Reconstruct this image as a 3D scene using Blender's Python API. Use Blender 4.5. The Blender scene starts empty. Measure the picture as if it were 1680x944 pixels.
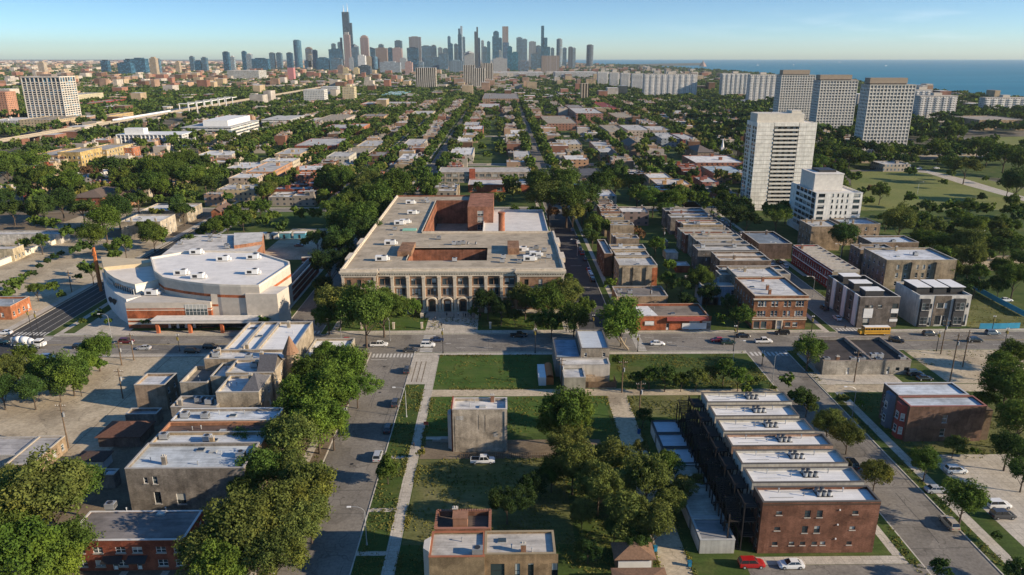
import bpy, bmesh, math, random
import numpy as np
from mathutils import Vector, Matrix, Euler
sc = bpy.context.scene
R = math.radians
random.seed(7)
# ---------------------------------------------------------------- camera, sky, sun, exposure
F = 1200.; CH = 90.; PT = R(17.48); YW = R(0.82)
cam = bpy.data.objects.new('camera', bpy.data.cameras.new('camera'))
sc.collection.objects.link(cam); sc.camera = cam
cam.location = (0, 0, CH); cam.rotation_euler = (R(90) - PT, 0, -YW)
cam.data.sensor_width = 36; cam.data.lens = F / 1680 * 36
cam.data.clip_start = 1; cam.data.clip_end = 300000
SUN_EL, SUN_AZ = 21.0, 107.0            # azimuth measured clockwise from north (+Y)
world = bpy.data.worlds.new('World'); sc.world = world; world.use_nodes = True
sun = bpy.data.objects.new('sun', bpy.data.lights.new('sun', 'SUN'))
sc.collection.objects.link(sun)
sun.data.energy = 5.0; sun.data.angle = R(0.53); sun.data.color = (1.0, 0.83, 0.62)
sv = Vector((math.sin(R(SUN_AZ)) * math.cos(R(SUN_EL)), math.cos(R(SUN_AZ)) * math.cos(R(SUN_EL)), math.sin(R(SUN_EL))))
sun.rotation_euler = sv.to_track_quat('Z', 'Y').to_euler(); sun.location = sv * 3000
sc.view_settings.view_transform = 'Standard'; sc.view_settings.look = 'None'
sc.view_settings.exposure = 0.68; sc.view_settings.gamma = 1.0; sc.view_settings.use_curve_mapping = False
nt = world.node_tree; nt.nodes.clear()
wo = nt.nodes.new('ShaderNodeOutputWorld'); bg = nt.nodes.new('ShaderNodeBackground')
sky = nt.nodes.new('ShaderNodeTexSky'); sky.sky_type = 'NISHITA'; sky.sun_disc = False
sky.sun_elevation = R(SUN_EL); sky.sun_rotation = R(SUN_AZ); sky.altitude = 100
sky.air_density = 1.0; sky.dust_density = 0.6; sky.ozone_density = 3.0
bg.inputs['Strength'].default_value = 0.115
# faint low cloud bank above the lake, part of the sky
tc = nt.nodes.new('ShaderNodeTexCoord'); mp = nt.nodes.new('ShaderNodeMapping'); mp.inputs['Scale'].default_value = (5, 5, 34)
no = nt.nodes.new('ShaderNodeTexNoise'); no.inputs['Scale'].default_value = 2.1; no.inputs['Detail'].default_value = 7
rp = nt.nodes.new('ShaderNodeValToRGB'); rp.color_ramp.elements[0].position = 0.5; rp.color_ramp.elements[1].position = 0.72
sx = nt.nodes.new('ShaderNodeSeparateXYZ')
b1 = nt.nodes.new('ShaderNodeMapRange'); b1.inputs[1].default_value = 0.012; b1.inputs[2].default_value = 0.028; b1.interpolation_type = 'SMOOTHSTEP'
b2 = nt.nodes.new('ShaderNodeMapRange'); b2.inputs[1].default_value = 0.062; b2.inputs[2].default_value = 0.034; b2.interpolation_type = 'SMOOTHSTEP'
b3 = nt.nodes.new('ShaderNodeMapRange'); b3.inputs[1].default_value = 0.12; b3.inputs[2].default_value = 0.5; b3.interpolation_type = 'SMOOTHSTEP'
m1 = nt.nodes.new('ShaderNodeMath'); m1.operation = 'MULTIPLY'
m2 = nt.nodes.new('ShaderNodeMath'); m2.operation = 'MULTIPLY'
m3 = nt.nodes.new('ShaderNodeMath'); m3.operation = 'MULTIPLY'
m4 = nt.nodes.new('ShaderNodeMath'); m4.operation = 'MULTIPLY'; m4.inputs[1].default_value = 0.30
mx = nt.nodes.new('ShaderNodeMix'); mx.data_type = 'RGBA'; mx.inputs[7].default_value = (7.6, 8.0, 8.4, 1)
L = nt.links.new
sm_ = nt.nodes.new('ShaderNodeMapping'); sm_.vector_type = 'POINT'; sm_.inputs['Scale'].default_value = (1, 1, 3.2); L(tc.outputs['Generated'], sm_.inputs[0])
sn_ = nt.nodes.new('ShaderNodeVectorMath'); sn_.operation = 'NORMALIZE'; L(sm_.outputs[0], sn_.inputs[0]); L(sn_.outputs[0], sky.inputs[0])
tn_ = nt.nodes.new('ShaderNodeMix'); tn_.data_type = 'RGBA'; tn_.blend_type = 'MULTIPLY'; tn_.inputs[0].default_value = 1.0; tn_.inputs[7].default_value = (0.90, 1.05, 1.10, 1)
L(tc.outputs['Generated'], mp.inputs[0]); L(mp.outputs[0], no.inputs[0]); L(no.outputs[0], rp.inputs[0])
L(tc.outputs['Generated'], sx.inputs[0]); L(sx.outputs[2], b1.inputs[0]); L(sx.outputs[2], b2.inputs[0]); L(sx.outputs[0], b3.inputs[0])
L(b1.outputs[0], m1.inputs[0]); L(b2.outputs[0], m1.inputs[1]); L(m1.outputs[0], m2.inputs[0]); L(b3.outputs[0], m2.inputs[1])
L(m2.outputs[0], m3.inputs[0]); L(rp.outputs[0], m3.inputs[1]); L(m3.outputs[0], m4.inputs[0])
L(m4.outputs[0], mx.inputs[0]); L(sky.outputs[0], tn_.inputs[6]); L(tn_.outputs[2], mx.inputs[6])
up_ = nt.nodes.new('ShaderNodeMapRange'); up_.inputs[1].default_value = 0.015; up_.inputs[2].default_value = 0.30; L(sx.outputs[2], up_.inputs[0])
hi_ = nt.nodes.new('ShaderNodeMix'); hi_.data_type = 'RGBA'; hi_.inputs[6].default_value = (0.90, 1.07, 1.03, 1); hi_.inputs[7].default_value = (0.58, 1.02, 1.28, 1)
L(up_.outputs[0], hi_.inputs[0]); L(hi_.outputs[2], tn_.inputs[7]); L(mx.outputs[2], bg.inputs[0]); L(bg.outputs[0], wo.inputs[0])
cy = sc.cycles
cy.max_bounces = 4; cy.diffuse_bounces = 2; cy.glossy_bounces = 2; cy.transmission_bounces = 2; cy.volume_bounces = 0; cy.transparent_max_bounces = 6
cy.caustics_reflective = False; cy.caustics_refractive = False
cy.use_denoising = True; cy.denoiser = 'OPENIMAGEDENOISE'; cy.denoising_input_passes = 'RGB_ALBEDO_NORMAL'; cy.denoising_prefilter = 'ACCURATE'
# ---------------------------------------------------------------- photo pixel -> point at height z on the place
def P(x, y, z=0.):
    u = (x - 840) / F; v = -(y - 472) / F
    cp, sp = math.cos(PT), math.sin(PT)
    d0, d1, d2 = u, cp + v * sp, -sp + v * cp
    c, s = math.cos(YW), math.sin(YW)
    t = (z - CH) / d2
    return (d0 * c + d1 * s) * t, (-d0 * s + d1 * c) * t
def PY(x, y, Y):
    """point on the vertical plane Y seen at pixel (x, y): returns X, Z"""
    u = (x - 840) / F; v = -(y - 472) / F
    cp, sp = math.cos(PT), math.sin(PT)
    d0, d1, d2 = u, cp + v * sp, -sp + v * cp
    c, s = math.cos(YW), math.sin(YW)
    t = Y / (-d0 * s + d1 * c)
    return (d0 * c + d1 * s) * t, CH + d2 * t
def pxm(Y):                 # photo pixels per metre at ground distance Y
    return F / (Y * math.cos(PT) + CH * math.sin(PT))
# ---------------------------------------------------------------- helpers
def lk(o): sc.collection.objects.link(o); return o
def tag(o, label=None, cat=None, group=None, kind=None):
    if label: o['label'] = label
    if cat: o['category'] = cat
    if group: o['group'] = group
    if kind: o['kind'] = kind
    return o
def empty(name, x, y, z=0., rz=0.):
    o = bpy.data.objects.new(name, None); lk(o)
    o.location = (x, y, z); o.rotation_euler = (0, 0, rz); o.empty_display_size = 1
    return o
class MB:
    def __init__(s): s.v = []; s.f = []; s.m = []
    def poly(s, pts, m=0):
        n = len(s.v); s.v += [tuple(p) for p in pts]; s.f.append(tuple(range(n, n + len(pts)))); s.m.append(m)
    def box(s, x0, x1, y0, y1, z0, z1, m=0, mt=None):
        n = len(s.v)
        s.v += [(x0,y0,z0),(x1,y0,z0),(x1,y1,z0),(x0,y1,z0),(x0,y0,z1),(x1,y0,z1),(x1,y1,z1),(x0,y1,z1)]
        s.f += [(n+3,n+2,n+1,n),(n+4,n+5,n+6,n+7),(n,n+1,n+5,n+4),(n+1,n+2,n+6,n+5),(n+2,n+3,n+7,n+6),(n+3,n,n+4,n+7)]
        s.m += [m, m if mt is None else mt, m, m, m, m]
    def prism(s, pts, z0, z1, m=0, mt=None, bottom=True):
        a = sum(pts[i][0]*pts[(i+1)%len(pts)][1]-pts[(i+1)%len(pts)][0]*pts[i][1] for i in range(len(pts)))
        if a < 0: pts = pts[::-1]
        k = len(pts)
        zt = z1 if isinstance(z1, (list, tuple)) else [z1]*k
        if a < 0 and isinstance(z1, (list, tuple)): zt = zt[::-1]
        n = len(s.v); s.v += [(p[0], p[1], z0) for p in pts] + [(p[0], p[1], z) for p, z in zip(pts, zt)]
        for i in range(k):
            j = (i+1) % k; s.f.append((n+i, n+j, n+k+j, n+k+i)); s.m.append(m)
        s.f.append(tuple(range(n+k, n+2*k))); s.m.append(m if mt is None else mt)
        if bottom: s.f.append(tuple(range(n+k-1, n-1, -1))); s.m.append(m)
    def frustum(s, p0, p1, r0, r1, n=8, m=0, cap=True):
        p0 = Vector(p0); p1 = Vector(p1); d = (p1 - p0)
        if d.length < 1e-6: return
        q = d.to_track_quat('Z', 'Y'); b = len(s.v)
        for p, r in ((p0, r0), (p1, r1)):
            for i in range(n):
                a = 2*math.pi*i/n; s.v.append(tuple(p + q @ Vector((math.cos(a)*r, math.sin(a)*r, 0))))
        for i in range(n):
            j = (i+1) % n; s.f.append((b+i, b+j, b+n+j, b+n+i)); s.m.append(m)
        if cap:
            s.f.append(tuple(range(b+n, b+2*n))); s.m.append(m); s.f.append(tuple(range(b+n-1, b-1, -1))); s.m.append(m)
    def tube(s, pts, r, n=6, m=0):
        for a, b in zip(pts[:-1], pts[1:]): s.frustum(a, b, r, r, n, m)
    def merge(s, o, dx=0, dy=0, dz=0):
        n = len(s.v); s.v += [(a+dx, b+dy, c+dz) for a, b, c in o.v]; s.f += [tuple(i+n for i in f) for f in o.f]; s.m += o.m
    def mesh(s, name, mats, off=(0,0,0)):
        me = bpy.data.meshes.new(name)
        me.from_pydata([(v[0]-off[0], v[1]-off[1], v[2]-off[2]) for v in s.v], [], s.f)
        for m in (mats if isinstance(mats, (list, tuple)) else [mats]): me.materials.append(m)
        if any(s.m): me.polygons.foreach_set('material_index', s.m)
        me.update(); return me
    def build(s, name, mats, parent=None, color=None, smooth=False, origin=None):
        """vertices are given in the place's own coordinates unless the parent sits at the origin"""
        off = (0,0,0)
        if parent is not None: off = tuple(parent.location)
        elif origin is not None: off = origin
        me = s.mesh(name, mats, off)
        if smooth: me.shade_smooth()
        o = bpy.data.objects.new(name, me); lk(o)
        if parent is not None: o.parent = parent
        elif origin is not None: o.location = origin
        if color: o.color = (*color, 1)
        return o
    def local(s, name, mats, parent, color=None, smooth=False):
        me = s.mesh(name, mats)
        if smooth: me.shade_smooth()
        o = bpy.data.objects.new(name, me); lk(o); o.parent = parent
        if color: o.color = (*color, 1)
        return o
KIDS = {}
def put(name, me, parent, loc=(0,0,0), rz=0., color=None):
    o = bpy.data.objects.new(name, me); lk(o); o.parent = parent; o.location = loc; o.rotation_euler = (0,0,rz)
    if color: o.color = (*color, 1)
    return o
def copy_tree(o, parent=None, color=None):
    c = o.copy(); lk(c); c.parent = parent
    if color: c.color = (*color, 1)
    for ch in o.children: copy_tree(ch, c, color)
    return c
# ---------------------------------------------------------------- materials
def mat(name, base=(0.5,0.5,0.5), rough=0.8, spec=0.3, metal=0.0):
    m = bpy.data.materials.new(name); m.use_nodes = True
    b = m.node_tree.nodes['Principled BSDF']
    b.inputs['Base Color'].default_value = (*base, 1); b.inputs['Roughness'].default_value = rough
    b.inputs['Specular IOR Level'].default_value = spec; b.inputs['Metallic'].default_value = metal
    return m, m.node_tree, b
def N(t, typ, **k):
    n = t.nodes.new(typ)
    for a, v in k.items(): setattr(n, a, v)
    return n
def noise(t, scale, detail=4, rough=0.55, vec=None, mapping=None):
    n = N(t, 'ShaderNodeTexNoise'); n.inputs['Scale'].default_value = scale; n.inputs['Detail'].default_value = detail; n.inputs['Roughness'].default_value = rough
    if vec is None: vec = N(t, 'ShaderNodeTexCoord').outputs['Object']
    if mapping:
        mp = N(t, 'ShaderNodeMapping'); mp.inputs['Scale'].default_value = mapping; t.links.new(vec, mp.inputs[0]); vec = mp.outputs[0]
    t.links.new(vec, n.inputs['Vector']); return n.outputs['Fac']
def ramp(t, fac, stops):
    r = N(t, 'ShaderNodeValToRGB'); e = r.color_ramp.elements
    while len(e) < len(stops): e.new(0.5)
    for q, (p, c) in zip(e, stops): q.position = p; q.color = (*c, 1) if len(c) == 3 else c
    t.links.new(fac, r.inputs[0]); return r.outputs[0]
def mixc(t, f, a, b, mode='MIX'):
    m = N(t, 'ShaderNodeMix', data_type='RGBA', blend_type=mode)
    for i, v in ((0, f), (6, a), (7, b)):
        if hasattr(v, 'is_linked') or hasattr(v, 'links'): t.links.new(v, m.inputs[i])
        elif i == 0: m.inputs[0].default_value = v
        else: m.inputs[i].default_value = (*v, 1)
    return m.outputs[2]
def mth(t, op, a, b=None, c=None):
    m = N(t, 'ShaderNodeMath', operation=op)
    for i, v in enumerate((a, b, c)):
        if v is None: continue
        if hasattr(v, 'links'): t.links.new(v, m.inputs[i])
        else: m.inputs[i].default_value = v
    return m.outputs[0]
def grey(v): return (v, v, v)
def simple(name, base, rough=0.8, spec=0.3, metal=0.0, var=0.25, scale=0.6, tint=False, bump=0.0, rnd=0.0):
    """plain material with broken-up tone; tint takes the object's own colour"""
    m, t, b = mat(name, base, rough, spec, metal)
    src = N(t, 'ShaderNodeObjectInfo').outputs['Color'] if tint else None
    f = noise(t, scale, 6, 0.6)
    v = ramp(t, f, [(0.25, grey(1-var)), (0.75, grey(1+var*0.6))])
    col = mixc(t, 1.0, src if tint else base, v, 'MULTIPLY')
    if rnd:
        oi = N(t, 'ShaderNodeObjectInfo').outputs['Random']
        col = mixc(t, 1.0, col, ramp(t, oi, [(0, grey(1-rnd)), (1, grey(1+rnd))]), 'MULTIPLY')
    t.links.new(col, b.inputs['Base Color'])
    if bump:
        bp = N(t, 'ShaderNodeBump'); bp.inputs['Strength'].default_value = bump; bp.inputs['Distance'].default_value = 0.1
        t.links.new(noise(t, scale*8, 5), bp.inputs['Height']); t.links.new(bp.outputs[0], b.inputs['Normal'])
    return m
def masonry(name, course=0.0, stain=0.45):
    """tinted wall: brick coursing, patchy weathering, rain streaks"""
    m, t, b = mat(name, rough=0.9, spec=0.15)
    oc = N(t, 'ShaderNodeTexCoord').outputs['Object']
    col = N(t, 'ShaderNodeObjectInfo').outputs['Color']
    col = mixc(t, 1.0, col, ramp(t, noise(t, 0.35, 6, 0.65, oc), [(0.3, grey(1-stain)), (0.7, grey(1.15))]), 'MULTIPLY')
    col = mixc(t, 1.0, col, ramp(t, noise(t, 1.0, 4, 0.6, oc, (1.4, 1.4, 0.08)), [(0.3, grey(0.8)), (0.62, grey(1.05))]), 'MULTIPLY')
    if not course:
        t.links.new(col, b.inputs['Base Color']); return m
    vv = N(t, 'ShaderNodeTexVoronoi', distance='CHEBYCHEV'); vv.inputs['Scale'].default_value = 0.28; t.links.new(oc, vv.inputs['Vector'])
    vs = N(t, 'ShaderNodeSeparateColor'); t.links.new(vv.outputs['Color'], vs.inputs[0])
    col = mixc(t, 1.0, col, ramp(t, vs.outputs[0], [(0.0, grey(0.80)), (0.14, grey(0.82)), (0.18, grey(1.0)), (0.88, grey(1.0)), (0.93, grey(1.16))]), 'MULTIPLY')
    col = mixc(t, 1.0, col, ramp(t, noise(t, 1.0, 5, 0.7, oc, (0.5, 0.5, 0.35)), [(0.34, grey(0.74)), (0.5, grey(1.0)), (0.68, grey(1.18))]), 'MULTIPLY')
    if course:
        # per-brick tone
        col = mixc(t, 1.0, col, ramp(t, noise(t, 1.0, 2, 0.7, oc, (3.2, 3.2, 10)), [(0.3, grey(0.72)), (0.7, grey(1.25))]), 'MULTIPLY')
    t.links.new(col, b.inputs['Base Color'])
    return m
M = {}
M['brick'] = masonry('brick_wall', 1)
M['render'] = masonry('rendered_wall', 0, 0.25)
def roofmat(name, stain, streak, rough=0.85):
    m, t, b = mat(name, rough=rough, spec=0.2)
    ge = N(t, 'ShaderNodeTexCoord').outputs['Object']
    col = N(t, 'ShaderNodeObjectInfo').outputs['Color']
    rnd = N(t, 'ShaderNodeObjectInfo').outputs['Random']
    # ponding stains and patched membrane
    va = N(t, 'ShaderNodeVectorMath', operation='ADD'); cb = N(t, 'ShaderNodeCombineXYZ'); k = mth(t, 'MULTIPLY', rnd, 300)
    t.links.new(k, cb.inputs[0]); t.links.new(k, cb.inputs[1]); t.links.new(ge, va.inputs[0]); t.links.new(cb.outputs[0], va.inputs[1]); g = va.outputs[0]
    col = mixc(t, 1.0, col, ramp(t, noise(t, 0.22, 8, 0.72, g), [(0.33, grey(1-stain)), (0.55, grey(1.0)), (0.8, grey(1.08))]), 'MULTIPLY')
    col = mixc(t, 1.0, col, ramp(t, noise(t, 1.0, 3, 0.6, g, (0.12, 1.6, 1)), [(0.35, grey(1-streak)), (0.6, grey(1.04))]), 'MULTIPLY')
    vo = N(t, 'ShaderNodeTexVoronoi'); vo.inputs['Scale'].default_value = 0.22; t.links.new(g, vo.inputs['Vector']); vo.distance = 'CHEBYCHEV'
    hs = N(t, 'ShaderNodeSeparateColor'); t.links.new(vo.outputs['Color'], hs.inputs[0])
    col = mixc(t, 1.0, col, ramp(t, hs.outputs[0], [(0.0, grey(1-stain*0.45)), (0.35, grey(1.0)), (1, grey(1.0))]), 'MULTIPLY')
    t.links.new(col, b.inputs['Base Color'])
    return m
M['roof'] = roofmat('membrane_roof', 0.40, 0.22)
M['roofclean'] = roofmat('clean_membrane_roof', 0.14, 0.10, 0.6)
M['gravel'] = roofmat('gravel_roof', 0.35, 0.18)
M['stone'] = simple('limestone', (0.58,0.50,0.39), 0.85, var=0.3, scale=0.8)
M['coping'] = simple('coping_stone', (0.45,0.42,0.37), 0.8, var=0.3, scale=1.0)
M['metal'] = simple('galvanised_metal', (0.42,0.43,0.43), 0.5, 0.5, 0.3, var=0.2, rnd=0.3)
M['darkmetal'] = simple('dark_metal', (0.03,0.03,0.032), 0.5, 0.4, var=0.2)
M['white'] = simple('white_paint', (0.72,0.71,0.68), 0.6, var=0.12, scale=0.5)
M['tint'] = simple('painted_surface', (0.5,0.5,0.5), 0.7, var=0.18, tint=True)
M['porchwood'] = simple('dark_stained_timber', (0.035,0.028,0.024), 0.9, var=0.4, scale=2.0)
M['wood'] = simple('weathered_timber', (0.16,0.11,0.07), 0.9, var=0.4, scale=2.0)
M['concrete'] = simple('concrete', (0.36,0.33,0.28), 0.9, var=0.28, scale=0.5)
M['rust'] = simple('orange_painted_steel', (0.55,0.17,0.05), 0.6, var=0.2)
M['tyre'] = simple('tyre_rubber', (0.02,0.02,0.02), 0.9, var=0.1)
M['shingle'] = simple('roof_shingle', (0.12,0.07,0.05), 0.95, var=0.4, scale=2.5, tint=True)
def glassmat():
    m, t, b = mat('window_glass', (0.03,0.04,0.05), 0.08, 0.7)
    oi = N(t, 'ShaderNodeObjectInfo').outputs['Random']
    ge = N(t, 'ShaderNodeTexCoord').outputs['Generated']; s = N(t, 'ShaderNodeSeparateXYZ'); t.links.new(ge, s.inputs[0])
    # a drawn blind in some windows, at its own height
    r2 = mth(t, 'FRACT', mth(t, 'MULTIPLY', oi, 7.31))
    below = mth(t, 'GREATER_THAN', s.outputs[2], r2)
    has = mth(t, 'GREATER_THAN', mth(t, 'FRACT', mth(t, 'MULTIPLY', oi, 13.7)), 0.5)
    f = mth(t, 'MULTIPLY', below, has)
    c = mixc(t, f, ramp(t, oi, [(0, (0.012,0.018,0.024)), (1, (0.06,0.085,0.09))]), (0.42,0.42,0.38))
    t.links.new(c, b.inputs['Base Color']); return m
M['glass'] = glassmat()
M['autoglass'] = mat('car_glass', (0.015,0.018,0.02), 0.05, 0.8)[0]
M['carpaint'] = None
m_, t_, b_ = mat('car_paint', rough=0.25, spec=0.5); b_.inputs['Coat Weight'].default_value = 0.6; b_.inputs['Coat Roughness'].default_value = 0.08
t_.links.new(N(t_, 'ShaderNodeObjectInfo').outputs['Color'], b_.inputs['Base Color']); M['carpaint'] = m_
M['lampwhite'] = mat('headlamp_lens', (0.8,0.8,0.78), 0.2, 0.6)[0]
M['lampred'] = mat('tail_lens', (0.4,0.02,0.02), 0.3, 0.5)[0]
def facade(name, sx, sz, wx, wz, glass=(0.05,0.07,0.09), z0=0.0, rough=0.25, frame=0.0):
    """far facade: window grid in the object's metres, wall tinted by object colour"""
    m, t, b = mat(name, rough=0.7, spec=0.3)
    oc = N(t, 'ShaderNodeTexCoord').outputs['Object']; s = N(t, 'ShaderNodeSeparateXYZ'); t.links.new(oc, s.inputs[0])
    gn = N(t, 'ShaderNodeTexCoord').outputs['Normal']; n = N(t, 'ShaderNodeSeparateXYZ'); t.links.new(gn, n.inputs[0])
    isx = mth(t, 'GREATER_THAN', mth(t, 'ABSOLUTE', n.outputs[0]), 0.7)
    u = mth(t, 'ADD', mth(t, 'MULTIPLY', s.outputs[1], isx), mth(t, 'MULTIPLY', s.outputs[0], mth(t, 'SUBTRACT', 1.0, isx)))
    fu = mth(t, 'ABSOLUTE', mth(t, 'SUBTRACT', mth(t, 'FRACT', mth(t, 'ADD', mth(t, 'DIVIDE', u, sx), 100.0)), 0.5))
    fz = mth(t, 'ABSOLUTE', mth(t, 'SUBTRACT', mth(t, 'FRACT', mth(t, 'DIVIDE', mth(t, 'SUBTRACT', s.outputs[2], z0), sz)), 0.5))
    k = mth(t, 'MULTIPLY', mth(t, 'LESS_THAN', fu, wx/2), mth(t, 'LESS_THAN', fz, wz/2))
    k = mth(t, 'MULTIPLY', k, mth(t, 'LESS_THAN', mth(t, 'ABSOLUTE', n.outputs[2]), 0.5))
    # each pane a little different
    cell = N(t, 'ShaderNodeCombineXYZ'); t.links.new(mth(t, 'FLOOR', mth(t, 'ADD', mth(t, 'DIVIDE', u, sx), 100.0)), cell.inputs[0]); t.links.new(mth(t, 'FLOOR', mth(t, 'DIVIDE', s.outputs[2], sz)), cell.inputs[2])
    wn = N(t, 'ShaderNodeTexWhiteNoise'); t.links.new(cell.outputs[0], wn.inputs[0])
    g = mixc(t, 1.0, glass, ramp(t, wn.outputs['Value'], [(0, grey(0.4)), (0.7, grey(1.3)), (1, grey(4.0))]), 'MULTIPLY')
    wcol = mixc(t, 1.0, N(t, 'ShaderNodeObjectInfo').outputs['Color'], ramp(t, noise(t, 0.12, 5, 0.6, oc), [(0.3, grey(0.78)), (0.7, grey(1.12))]), 'MULTIPLY')
    t.links.new(mixc(t, k, wcol, g), b.inputs['Base Color'])
    t.links.new(mth(t, 'SUBTRACT', 0.75, mth(t, 'MULTIPLY', k, 0.75-rough)), b.inputs['Roughness'])
    return m
M['f_punched'] = facade('punched_window_facade', 3.1, 3.3, 0.42, 0.5)
M['f_small'] = facade('apartment_facade', 4.2, 3.0, 0.34, 0.44, (0.03,0.035,0.04), 0.2)
M['f_strip'] = facade('ribbon_window_facade', 6.0, 3.6, 0.93, 0.5)
M['f_vert'] = facade('vertical_pier_facade', 4.5, 400, 0.5, 0.98, (0.03,0.04,0.05))
M['f_curtain'] = facade('curtain_wall_facade', 3.0, 4.0, 0.8, 0.8, (0.03,0.08,0.12), 0, 0.12)
M['f_bigvert'] = facade('dark_pier_facade', 5.6, 400, 0.62, 0.99, (0.02,0.016,0.013))
# ---------------------------------------------------------------- ground materials
def gmat(name, stops, scale, fine=None, rough=0.95, extra=None):
    m, t, b = mat(name, rough=rough, spec=0.15)
    oc = N(t, 'ShaderNodeTexCoord').outputs['Object']
    c = ramp(t, noise(t, scale, 8, 0.62, oc), stops)
    if fine: c = mixc(t, 1.0, c, ramp(t, noise(t, fine, 5, 0.7, oc), [(0.3, grey(0.72)), (0.7, grey(1.25))]), 'MULTIPLY')
    if extra: c = extra(t, oc, c)
    t.links.new(c, b.inputs['Base Color']); return m
def cracks(t, oc, c):
    w = N(t, 'ShaderNodeTexVoronoi', feature='DISTANCE_TO_EDGE'); w.inputs['Scale'].default_value = 0.09
    mp = N(t, 'ShaderNodeVectorMath', operation='ADD'); nn = N(t, 'ShaderNodeTexNoise'); nn.inputs['Scale'].default_value = 0.25; t.links.new(oc, nn.inputs['Vector'])
    sc_ = N(t, 'ShaderNodeVectorMath', operation='SCALE'); t.links.new(nn.outputs['Color'], sc_.inputs[0]); sc_.inputs['Scale'].default_value = 7.0
    t.links.new(oc, mp.inputs[0]); t.links.new(sc_.outputs[0], mp.inputs[1]); t.links.new(mp.outputs[0], w.inputs['Vector'])
    c = mixc(t, 1.0, c, ramp(t, w.outputs['Distance'], [(0.0, grey(0.62)), (0.012, grey(1.0))]), 'MULTIPLY')
    # worn wheel tracks and oil line run along the lanes; older repairs show as darker rectangles
    v = N(t, 'ShaderNodeTexVoronoi', distance='CHEBYCHEV'); v.inputs['Scale'].default_value = 0.11; t.links.new(oc, v.inputs['Vector'])
    s = N(t, 'ShaderNodeSeparateColor'); t.links.new(v.outputs['Color'], s.inputs[0])
    return mixc(t, 1.0, c, ramp(t, s.outputs[1], [(0.0, grey(0.8)), (0.16, grey(0.82)), (0.2, grey(1.0))]), 'MULTIPLY')
M['kerb'] = simple('kerb_concrete', (0.50,0.46,0.39), 0.9, var=0.3, scale=0.7)
M['asphalt'] = gmat('asphalt', [(0.3, (0.165,0.15,0.13)), (0.7, (0.25,0.228,0.195))], 0.12, 1.5, 0.9, cracks)
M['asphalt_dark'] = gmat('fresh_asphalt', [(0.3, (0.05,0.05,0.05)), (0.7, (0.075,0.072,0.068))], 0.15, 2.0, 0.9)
def joints(t, oc, c):
    b = N(t, 'ShaderNodeTexBrick'); b.offset = 0; b.inputs['Scale'].default_value = 0.55; b.inputs['Mortar Size'].default_value = 0.018; b.inputs['Row Height'].default_value = 1.0; b.inputs['Brick Width'].default_value = 1.0
    t.links.new(oc, b.inputs['Vector']); b.inputs['Color1'].default_value = (0.93,0.93,0.93,1); b.inputs['Color2'].default_value = (1.05,1.05,1.05,1); b.inputs['Mortar'].default_value = (0.55,0.55,0.55,1)
    return mixc(t, 1.0, c, b.outputs['Color'], 'MULTIPLY')
M['walk'] = gmat('sidewalk_concrete', [(0.3, (0.38,0.34,0.28)), (0.7, (0.52,0.47,0.39))], 0.3, 3.0, 0.9, joints)
M['lot'] = gmat('worn_lot_surface', [(0.28, (0.26,0.21,0.145)), (0.5, (0.43,0.36,0.255)), (0.75, (0.52,0.445,0.325))], 0.07, 1.2, 0.95, cracks)
def mown(t, oc, c):
    return mixc(t, 1.0, c, ramp(t, noise(t, 1.0, 3, 0.6, oc, (0.06, 0.9, 1)), [(0.35, grey(0.84)), (0.6, grey(1.08))]), 'MULTIPLY')
M['grass'] = gmat('grass', [(0.25, (0.034,0.062,0.014)), (0.5, (0.058,0.090,0.020)), (0.64, (0.095,0.110,0.032)), (0.8, (0.155,0.135,0.07))], 0.11, 2.2, 0.95, mown)
M['lush'] = gmat('mown_grass', [(0.25, (0.036,0.075,0.014)), (0.5, (0.060,0.105,0.020)), (0.66, (0.085,0.115,0.028)), (0.8, (0.14,0.125,0.055))], 0.13, 2.5, 0.95, mown)
M['dry'] = gmat('dry_grass', [(0.3, (0.075,0.098,0.026)), (0.55, (0.135,0.135,0.05)), (0.8, (0.20,0.175,0.09))], 0.10, 2.2, 0.95, mown)
M['meadow'] = gmat('park_meadow', [(0.3, (0.12,0.15,0.04)), (0.7, (0.20,0.20,0.065))], 0.03, 0.8)
M['dirt'] = gmat('bare_dirt', [(0.3, (0.13,0.10,0.07)), (0.7, (0.22,0.175,0.12))], 0.2, 2.0)
M['cityland'] = gmat('city_ground', [(0.30, (0.045,0.058,0.028)), (0.46, (0.08,0.078,0.05)), (0.56, (0.16,0.14,0.11)), (0.72, (0.22,0.19,0.16))], 0.018, 0.25)
M['paint'] = gmat('road_paint', [(0.3, (0.42,0.40,0.36)), (0.7, (0.62,0.60,0.55))], 0.8, 6.0)
M['yellow'] = gmat('yellow_road_paint', [(0.3, (0.32,0.24,0.07)), (0.7, (0.45,0.34,0.10))], 0.8, 6.0)
m_, t_, b_ = mat('lake_water', (0.02,0.13,0.22), 0.45, 0.18); M['water'] = m_
oc_ = N(t_, 'ShaderNodeTexCoord').outputs['Object']
t_.links.new(ramp(t_, noise(t_, 0.0011, 6, 0.6, oc_, (1, 3, 1)), [(0.3, (0.012,0.15,0.22)), (0.7, (0.03,0.21,0.29))]), b_.inputs['Base Color'])
bp_ = N(t_, 'ShaderNodeBump'); bp_.inputs['Strength'].default_value = 0.9; bp_.inputs['Distance'].default_value = 3.0
t_.links.new(noise(t_, 0.02, 5, 0.65, oc_, (1, 3, 1)), bp_.inputs['Height']); t_.links.new(bp_.outputs[0], b_.inputs['Normal'])
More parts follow.
